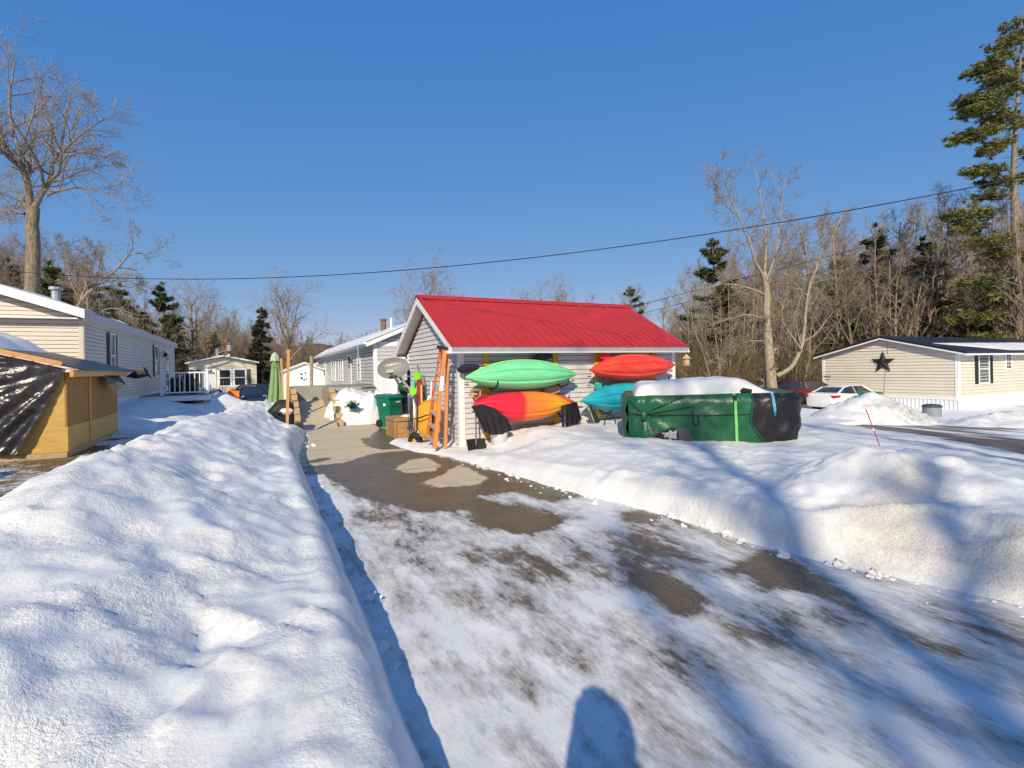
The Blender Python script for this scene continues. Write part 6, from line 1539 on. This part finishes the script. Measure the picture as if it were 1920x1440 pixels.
# needle trees
def tuft(mb,c,ax,rng,n,ln,w,flat=0.5):
    for k in range(n):
        d=(ax*0.5+rdir(rng)); d.z*=flat; d.z+=0.12; d.normalize(); l=ln*rng.uniform(.6,1.1)
        s=d.cross(rdir(rng)).normalized()*w; p=c+rdir(rng)*ln*0.25; mb.add([p-s,p+s,p+d*l],[(0,1,2)])
def pine_proto(seed,h,r,base=0.3,reach=4.0,dens=1.0,droop=0.0,n_whorl=16,top=1.0,ln=0.34,w=0.05,side=1.0,gap=0.25):
    rng=random.Random(seed); mt,mc=MB(),MB(); n=10; pts=[V((0,0,-0.3))]; rs=[r*1.15]
    for i in range(n): pts.append(V((rng.uniform(-.06,.06)*i*.4,rng.uniform(-.06,.06)*i*.4,h*(i+1)/n))); rs.append(r*(1-0.93*(i+1)/n)+0.01)
    mt.tube(pts,rs,9,cap=False)
    for k in range(n_whorl):
        f=base+(1-base)*(k+rng.uniform(-.3,.3))/n_whorl; f=min(max(f,0.05),0.985); z=h*f; q=f*n; i=min(int(q),n-1); p0=pts[i].lerp(pts[i+1],q-i)
        rel=(f-base)/(1-base); L_=reach*(1-rel)**0.75*(0.6+0.4*min(1,rel*4+0.5))
        for b in range(rng.randint(2,4)):
            if rng.random()<gap: continue
            az=rng.uniform(0,6.283); ll=L_*rng.uniform(.55,1.15)+0.25; d=V((math.cos(az),math.sin(az),0.22*rel+0.05-droop)); P=[p0]; m=5
            for j in range(m): d=(d+rdir(rng)*0.13+V((0,0,0.05 if droop==0 else -droop*0.10))).normalized(); P.append(P[-1]+d*ll/m)
            mt.tube(P,[max(.012,0.05*ll/3*(1-0.8*j/m)+0.008) for j in range(m+1)],4,cap=False)
            for j in range(int((7+ll*10)*dens)):
                g=rng.uniform(0.22,1.0) if ll>1 else rng.uniform(0.05,1); q2=g*m; i2=min(int(q2),m-1); c=P[i2].lerp(P[i2+1],q2-i2)
                sd=V((-d.y,d.x,0))*rng.uniform(-1,1)*ll*0.24*(1.15-g*0.6); c=c+sd+V((0,0,rng.uniform(-.05,.10)-droop*abs(sd.length)*0.5))
                tuft(mc,c,V((d.x,d.y,0.2)),rng,13,ln,w*0.8)
    tuft(mc,pts[-1],V((0,0,1)),rng,30,ln,w,1.0)
    return mt,mc

# --- single trees one can tell apart
bl_=unp(58,545,27); bz=G(bl_.x,bl_.y)
limbs_tree('bare_tree','huge leafless tree with forking pale limbs towering over the beige mobile home',(bl_.x,bl_.y,bz),[
 ([(60,720),(60,545),(62,480),(60,420),(63,388)],0.52,0.40,0,0,0),
 ([(58,392),(50,335),(30,302),(2,268),(-40,215),(-70,150)],0.27,0.07,0,-2,0.75),
 ([(44,325),(41,292),(24,242),(17,182),(26,120),(10,70)],0.17,0.035,-0.5,1.5,0.8),
 ([(20,290),(0,280),(-30,240)],0.11,0.04,-0.8,-2.5,0.8),
 ([(64,390),(78,362),(94,338),(98,308),(110,288),(116,262),(126,215),(134,165)],0.25,0.035,0,1.2,0.8),
 ([(92,340),(111,322),(116,290),(140,262),(175,235),(195,222)],0.15,0.03,0.2,-2,0.85),
 ([(118,285),(150,285),(185,292),(212,300)],0.08,0.02,0.0,2,0.8),
 ([(90,365),(116,356),(150,352),(192,362),(236,384)],0.12,0.02,0.3,-2.5,0.8),
 ([(52,395),(40,375),(18,352),(-20,335)],0.12,0.04,0.3,2.5,0.8),
 ([(58,385),(48,360),(50,330),(62,270),(72,200),(80,150)],0.16,0.03,0.6,3,0.7),
 ([(45,400),(20,395),(-10,400)],0.09,0.04,0,1.5,0.8)],27,'bark','twig',21,kids=(13,9,5,4),sub=0.52)
p=unp(160,620,31)
limbs_tree('bare_tree','leaning bare tree whose long bough droops into the sky beyond the beige mobile home',(p.x,p.y,G(p.x,p.y)),[
 ([(120,690),(138,610),(155,560),(200,522),(228,495),(245,478),(278,474),(318,482)],0.20,0.02,0,-1,0.42),
 ([(150,565),(160,535),(168,495),(170,460)],0.09,0.02,0,1,0.7),
 ([(205,520),(225,530),(250,520),(272,545)],0.06,0.015,0,-1,0.6),
 ([(140,600),(180,585),(215,578),(250,590)],0.08,0.02,0,-1,0.7)],31,'bark_pale','twig',5,kids=(12,7,5,3),sub=0.5)
p=unp(1446,735,32.5)
limbs_tree('bare_tree','big pale leafless tree with thick trunk left of the cream home with the star',(p.x,p.y,-1.0),[
 ([(1452,775),(1448,735),(1444,690),(1440,640),(1437,600),(1438,545),(1432,512)],0.60,0.27,0,0,0.25),
 ([(1434,520),(1416,490),(1402,445),(1382,400),(1362,350),(1352,306)],0.17,0.02,0,-1.5,0.55),
 ([(1384,405),(1362,385),(1345,360),(1333,330)],0.07,0.015,-.8,-2,0.7),
 ([(1434,512),(1436,460),(1431,400),(1421,345),(1412,310)],0.14,0.02,0,1,0.55),
 ([(1438,525),(1454,475),(1460,425),(1468,365),(1474,330)],0.14,0.02,0,-1,0.55),
 ([(1440,515),(1462,500),(1475,488)],0.06,0.02,0,1,0.7),
 ([(1434,552),(1402,540),(1356,532),(1312,545),(1272,560)],0.11,0.02,0,-2,0.5),
 ([(1438,602),(1402,590),(1362,600),(1325,612)],0.10,0.02,0,-2.5,0.5),
 ([(1440,640),(1400,640),(1370,655),(1345,690)],0.06,0.015,0,-2,0.5),
 ([(1456,705),(1484,688),(1504,645),(1510,595),(1516,545),(1532,500),(1562,440),(1578,405)],0.24,0.03,0,1,0.42),
 ([(1502,655),(1478,620),(1466,595),(1472,560),(1478,530)],0.10,0.02,0,-1,0.5),
 ([(1530,500),(1545,450),(1540,420)],0.07,0.02,0.4,0,0.6)],32.5,'bark_pale','twig',33,kids=(13,8,5,4),sub=0.50)
p=unp(1904,735,43)
rng=random.Random(2); mt,mc=MB(),MB()
bz=-1.2; b=V((p.x,p.y,bz)); T=[unp(x,y,43)-b for x,y in ((1908,790),(1908,650),(1906,520),(1903,420),(1900,330),(1902,270),(1908,180),(1915,90),(1916,20))]
mt.tube(T,[0.42,0.38,0.33,0.28,0.22,0.17,0.12,0.07,0.03],10,cap=False)
for (px,py,qx,qy,ll,dn) in ((1912,75,1865,90,0,1),(1912,95,1850,118,0,1.2),(1910,125,1822,138,0,1.3),(1908,150,1848,160,0,1),(1905,185,1800,190,0,1.3),(1904,198,1808,212,0,1.2),(1903,235,1792,263,0,1.4),(1903,255,1850,285,0,1),(1902,240,1855,240,0,1),(1900,318,1822,322,0,1.3),(1900,345,1838,348,0,1),(1900,338,1940,330,0,1.2),(1900,362,1832,372,0,.9),(1900,405,1778,404,0,1.0),(1804,408,1805,435,0,.7),(1905,445,1825,458,0,1.0),(1905,550,1850,562,0,1.0),(1908,430,1960,420,0,1),(1905,120,1960,110,0,1.4),(1908,160,1965,170,0,1.4),(1905,215,1970,230,0,1.4),(1905,275,1960,290,0,1.2),(1912,60,1935,60,0,1.2),(1916,40,1900,45,0,1),(1905,90,1890,70,0,1),(1905,590,1790,600,0,.9),(1905,520,1800,536,0,.8),(1905,630,1820,640,0,.9),(1905,140,1862,148,0,1.2),(1905,170,1868,172,0,1.2),(1903,215,1850,226,0,1.2),(1906,470,1862,480,0,.8),(1905,660,1860,668,0,.8),(1900,480,1950,480,0,1)):
    dz_=rng.uniform(-2.2,2.2); a=unp(px,py,43)-b; e=unp(qx,qy,43+dz_)-b; mid=a.lerp(e,.5)+V((0,0,-0.10)); mt.tube([a,mid,e],[0.085,0.05,0.02],5,cap=False); ln_=(e-a).length; dv=(e-a).normalized()
    for k in range(int(ln_*26*dn)+16):
        g=rng.uniform(0.38,0.96) if ln_>2.2 else rng.uniform(.15,0.96); c=a.lerp(e,g)+V((rng.uniform(-.5,.5),rng.uniform(-.9,.9),rng.gauss(0.05,.24)))
        tuft(mc,c,dv,rng,14,0.42,0.045,0.45)
for k in range(26):   # dead snags on the bare stem
    i=rng.uniform(0.8,5.5); q=T[int(i)].lerp(T[int(i)+1],i-int(i)); d=rdir(rng); d.z=abs(d.z)*0.3; mt.tube([q,q+d*rng.uniform(.5,1.6)],[0.04,0.012],4,cap=False)
make_tree('pine_tree',mt,mc,'tall pine with flat tiers of needles at the right edge of the photo',b,'bark','needle_pine')
mt,mc=pine_proto(14,7.9,0.20,0.02,1.75,1.5,0.25,30,ln=0.24,w=0.045,gap=0.0)
make_tree('spruce_tree',mt,mc,'dense dark green spruce behind the blue hatchback',(0.25,49,-0.6),'bark','needle_spruce')
for px,top,d,l,sd in ((372,508,58,'bare spreading tree rising behind the small cream home',41),(545,508,62,'lone round crowned bare tree behind the closed green umbrella',43),(800,488,40,'bare tree top showing behind the peak of the red roof',45),(1015,520,75,'faint bare tree top showing above the middle of the red roof',46)):
    p=unp(px,700,d); z=G(p.x,p.y); h=(690-top)/950*d+1.75-z
    mt,mc=bare_proto(sd,h*1.16,0.016*h+0.04,'round','twig'); make_tree('bare_tree',mt,mc,l,(p.x,p.y,z),'bark_pale','twig_red' if px in(545,800) else 'twig')
# a second pine, dark, left of the big pale tree
mt,mc=pine_proto(8,1.0*14.2,0.24,0.22,4.2,1.15,0.0,20,ln=0.42,w=0.07,gap=0.1); p=unp(1343,700,46); make_tree('pine_tree',mt,mc,'dark bushy pine standing left of the big pale bare tree',(p.x,p.y,-1.2),'bark','needle_dark')
mt,mc=pine_proto(9,14.0,0.22,0.35,3.4,0.8,0.0,14,ln=0.40,w=0.07,gap=0.3); p=unp(1185,700,72); make_tree('pine_tree',mt,mc,'thin far pine just over the right end of the red ridge',(p.x,p.y,-1.2),'bark','needle_dark')
mt,mc=pine_proto(10,12.2,0.22,0.2,3.6,1.0,0.0,16,ln=0.40,w=0.07,gap=0.15); p=unp(306,700,55); make_tree('pine_tree',mt,mc,'dark green pine top above the far end of the beige mobile home',(p.x,p.y,-0.6),'bark','needle_dark')

# --- the woods: individual trees copied from a few kinds
protos=[]
for sd,h,r,form,tw,bk_ in ((101,15,0.17,'pole','twig','bark_pale'),(102,16,0.15,'pole','twig_red','bark'),(103,14,0.19,'pole','twig','bark'),(104,12,0.14,'multi','twig_red','bark_pale'),(105,14,0.24,'round','twig','bark'),(106,13,0.13,'pole','twig_red','bark_pale')):
    mt,mc=bare_proto(sd,h,r,form,tw,bk_); protos.append((mt,mc,h,tw,bk_,form))
evs=[]
for sd,h,r,a in ((201,10,0.15,dict(base=0.08,reach=3.0,dens=1.0,droop=0.22,n_whorl=20,ln=0.40,w=0.07,gap=0.1)),(202,13,0.2,dict(base=0.3,reach=3.4,dens=0.9,droop=0.05,n_whorl=16,ln=0.42,w=0.075,gap=0.2))):
    mt,mc=pine_proto(sd,h,r,**a); evs.append((mt,mc,h))
roots={}
SKY=[(-400,380),(0,425),(100,440),(200,478),(255,535),(300,560),(340,540),(400,535),(440,590),(480,600),(560,605),(600,628),(700,620),(760,600),(880,590),(1000,560),(1150,552),(1200,548),(1270,520),(1320,500),(1400,455),(1480,440),(1560,420),(1640,385),(1700,395),(1760,352),(1800,385),(1880,375),(2000,350),(2300,380)]
LBL=[['slim pale woodland tree without leaves','reddish twigged woodland tree without leaves','grey brown woodland tree without leaves','leafless clump of several stems','broad crowned leafless woodland tree','thin leafless sapling in the woods'],'dark evergreen']
def place(kind,k,x,y,h,rng,side):
    z=G(x,y)-0.1; key=(kind,k)
    src=protos[k] if kind=='bare' else evs[k]; sc=h/src[2]
    wh={'R':'in the woods behind the star home','L':'in the woods beyond the beige mobile home','M':'in the far woods beyond the shed and grey home'}[side]
    lab=(LBL[0][k] if kind=='bare' else LBL[1])+' '+wh
    grp=('bare trees ' if kind=='bare' else 'evergreens ')+wh
    if key not in roots:
        if kind=='bare': t=make_tree('bare_tree',src[0],src[1],lab,(x,y,z),src[4],src[3],grp)
        else: t=make_tree('evergreen_tree',src[0],src[1],lab,(x,y,z),'bark','needle_dark',grp)
        t.scale=(sc,sc,sc); t.rotation_euler=(0,0,rng.uniform(0,6.28)); roots[key]=t
    else: dup(roots[key],(x,y,z),rng.uniform(0,6.28),(sc*rng.uniform(.85,1.1),sc*rng.uniform(.85,1.1),sc),lab,grp)
rng=random.Random(77); pts=[]
def scatter(n,px0,px1,d0,d1,hf,side,ev=0.15,mind=1.3,ok=None,kinds=None):
    c=0; tries=0
    while c<n and tries<n*40:
        tries+=1; px=rng.uniform(px0,px1); d=math.sqrt(rng.uniform(d0*d0,d1*d1)); p=unp(px,700,d)
        if ok and not ok(p.x,p.y): continue
        if any((p.x-a)**2+(p.y-b)**2<mind*mind for a,b in pts): continue
        pts.append((p.x,p.y)); hm=(690-pl(px,SKY))/950*d+1.75-G(p.x,p.y); h=max(2.5,hm*rng.uniform(*hf))
        if rng.random()<ev: place('ev',rng.randrange(2),p.x,p.y,h*rng.uniform(.5,.92),rng,side)
        else: place('bare',(rng.choice(kinds) if kinds else rng.randrange(6)),p.x,p.y,h,rng,side)
        c+=1
okR=lambda x,y: not(30<x<54 and 9<y<24) and not(x<27 and y<19)
scatter(72,1275,2050,34,60,(0.62,1.0),'R',0.20,1.4,okR)
scatter(70,1150,2050,58,95,(0.78,1.02),'R',0.22,1.7,okR)
okL=lambda x,y: not(-10<x<-1.0 and 15<y<36) and not(-8<x<2 and 43<y<62)
scatter(84,-160,275,33,62,(0.70,1.04),'L',0.40,1.2,okL)
scatter(44,230,520,56,95,(0.7,1.0),'L',0.24,1.7,lambda x,y:okL(x,y))
scatter(40,-120,150,33,50,(0.75,1.0),'L',0.25,1.0,okL,(0,2,3,4))
for px_,top_,d_ in ((190,500,40),(228,520,44),(262,560,47),(120,505,38),(20,470,42)):
    p_=unp(px_,700,d_); place('ev',rng.randrange(2),p_.x,p_.y,(690-top_)/950*d_+1.75-G(p_.x,p_.y),rng,'L')
scatter(100,420,760,66,105,(0.8,1.05),'M',0.22,1.7,lambda x,y: y>58)
scatter(26,760,1200,72,115,(0.8,1.02),'M',0.14,2.0,lambda x,y: y>60)
# slanting birches at the right of the shed
for i,(a,b,l) in enumerate((((1334,722),(1300,610),'left of two slender pale saplings leaning left beyond the bird feeder'),((1350,722),(1338,610),'right of two slender pale saplings beyond the bird feeder'))):
    limbs_tree('sapling',l,tuple(unp(a[0],a[1]+18,33)),[([(a[0],a[1]+20),a,((a[0]+b[0])/2+3,(a[1]+b[1])/2),b,(b[0]-6,b[1]-50)],0.085,0.015,0,0,0.35)],33,'bark_pale','twig',60+i,kids=(10,5,3,2))
# undergrowth: uncountable brush between the stems
mb=MB(); r2=random.Random(9)
def brushzone(n,px0,px1,d0,d1,hmax,ok):
    for k in range(n):
        px=r2.uniform(px0,px1); d=r2.uniform(d0,d1); p=unp(px,700,d); 
        if ok and not ok(p.x,p.y): continue
        z=G(p.x,p.y)-0.1; h=hmax*(0.25+0.75*r2.random()**1.7); q=V((p.x,p.y,z)); dv=V((r2.uniform(-.5,.5),r2.uniform(-.5,.5),1)).normalized()
        q+=V((0,0,r2.random()*hmax*0.5)); m_=q+dv*h*.5; e=m_+(dv+V((r2.uniform(-.8,.8),r2.uniform(-.8,.8),-.1))).normalized()*h*.5
        w_=0.012+0.010*r2.random(); mb.tube([q,m_,e],[w_,w_*.8,w_*.4],3,cap=False)
        for j in range(2):
            s=q.lerp(m_,r2.random()); mb.tube([s,s+(rdir(r2)+V((0,0,.3))).normalized()*h*.3],[w_*.6,w_*.3],3,cap=False)
brushzone(8500,1265,2000,33,58,4.6,okR); brushzone(5000,-140,330,34,60,6.0,okL); brushzone(2500,300,760,58,85,5.0,lambda x,y: okL(x,y) and y>52)
o=mb.build('underbrush',M['brush']); o['kind']='stuff'; tag(o,'tangled leafless undergrowth filling the woods','undergrowth')
# dead grass showing by the wooden shed
mb=MB()
for k in range(5200):
    x=r2.uniform(-5.4,-1.7); y=r2.uniform(5.5,15.5)
    if fbm(x*0.9,y*0.9,3)<-0.12: continue
    z=gz(x,y)-0.01; q=V((x,y,z)); d=V((r2.uniform(-.1,.1),r2.uniform(-.1,.1),r2.uniform(.02,.09))); s=V((r2.uniform(-.008,.008),0.006,0)); mb.tri(q-s,q+s,q+d)
o=mb.build('dead_grass',M['straw']); o['kind']='stuff'; tag(o,'flattened straw coloured grass beside the half built wooden shed','grass')
# the tree behind the photographer whose shadow stripes the driveway
rng2=random.Random(6)
mt,mc=bare_proto(301,19.0,0.30,'pole'); sh=make_tree('bare_tree',mt,mc,'leafless tree standing behind the camera',(-7.2,-16.3,-0.1),'bark','twig','trees behind the camera')
dup(sh,(-5.2,-19.3,-0.1),2.0,1.25,'leafless tree standing behind the camera','trees behind the camera')
dup(sh,(-2.6,-17.6,-0.1),4.0,1.0,'leafless tree standing behind the camera','trees behind the camera')

# ------------------------------------------------------------------ the photographer, standing just behind the camera (only the shadow is in view)
def person():
    t=thing('person','person in a dark hooded jacket holding up a camera, seen only by their shadow','person',(-0.22,-0.33,0))
    f=V((math.sin(YAW),math.cos(YAW),0)); s=V((f.y,-f.x,0)); o=V((-0.20,-0.36,0))+s*0.06
    def P(x,y,z): return o+s*x+f*y+V((0,0,z))
    vs=[];es=[];rd=[]
    def v(p,r): vs.append(p); rd.append(r); return len(vs)-1
    def ch(prev,items):
        for p,r in items:
            i=v(p,r); 
            if prev is not None: es.append((prev,i))
            prev=i
        return prev
    pel=v(P(0,0,0.98),0.15)
    chest=ch(pel,[(P(0,0.0,1.15),0.145),(P(0,0.0,1.38),0.140)])
    neck=ch(chest,[(P(0,0.02,1.55),0.075),(P(0,0.05,1.66),0.09),(P(0,0.06,1.77),0.105),(P(0,0.05,1.86),0.075)])
    for q in (-1,1):
        k=ch(pel,[(P(q*0.11,0,0.90),0.105),(P(q*0.13,0.02,0.50),0.075),(P(q*0.14,-0.02,0.09),0.05),(P(q*0.15,0.13,0.04),0.045)])
        a=ch(chest,[(P(q*0.13,0.0,1.46),0.075),(P(q*0.15,0.14,1.26),0.055),(P(q*0.10,0.30,1.55),0.042),(P(q*0.07,0.33,1.66),0.030)])
        for j in range(5):
            fx=q*0.055-q*0.02*(j-2)*0.8; ch(a,[(P(fx+q*0.01,0.36,1.70+0.012*j),0.010),(P(fx*0.6,0.375,1.715+0.014*j),0.009),(P(fx*0.25,0.36,1.72+0.014*j),0.008)])
    me=bpy.data.meshes.new('body'); me.from_pydata([tuple(p) for p in vs],es,[]); ob=bpy.data.objects.new('body',me); col.objects.link(ob); me.materials.append(M['cloth_dark'])
    md=ob.modifiers.new('skin','SKIN'); 
    sk=me.skin_vertices[0] if me.skin_vertices else None
    if sk is None:
        bm=bmesh.new(); bm.from_mesh(me); bm.verts.layers.skin.verify(); bm.to_mesh(me); bm.free(); sk=me.skin_vertices[0]
    for i,r in enumerate(rd): sk.data[i].radius=(r,r); sk.data[i].use_root=(i==0)
    ob.modifiers.new('sub','SUBSURF').render_levels=2; attach(ob,t)
    mb=MB(); mb.ball(P(0,0.03,1.76),(0.145,0.15,0.17),18,12); mb.ball(P(0,-0.03,1.60),(0.17,0.14,0.12),16,8); mb.build('hood',M['cloth_dark'],t,smooth=True)
    mb=MB(); mb.ball(P(0,0.12,1.745),(0.085,0.08,0.115),14,10); mb.ball(P(0,0.205,1.735),(0.018,0.022,0.028),8,6); mb.build('face',M['skin'],t,smooth=True)
    mb=MB(); mb.box(P(0,0.345,1.735),(0.13,0.025,0.075),Euler((0,0,-YAW))); c_o=mb.build('hand_camera',M['black_plastic']); tag(c_o,'small black camera held up at the photographer\'s face','camera')
person()
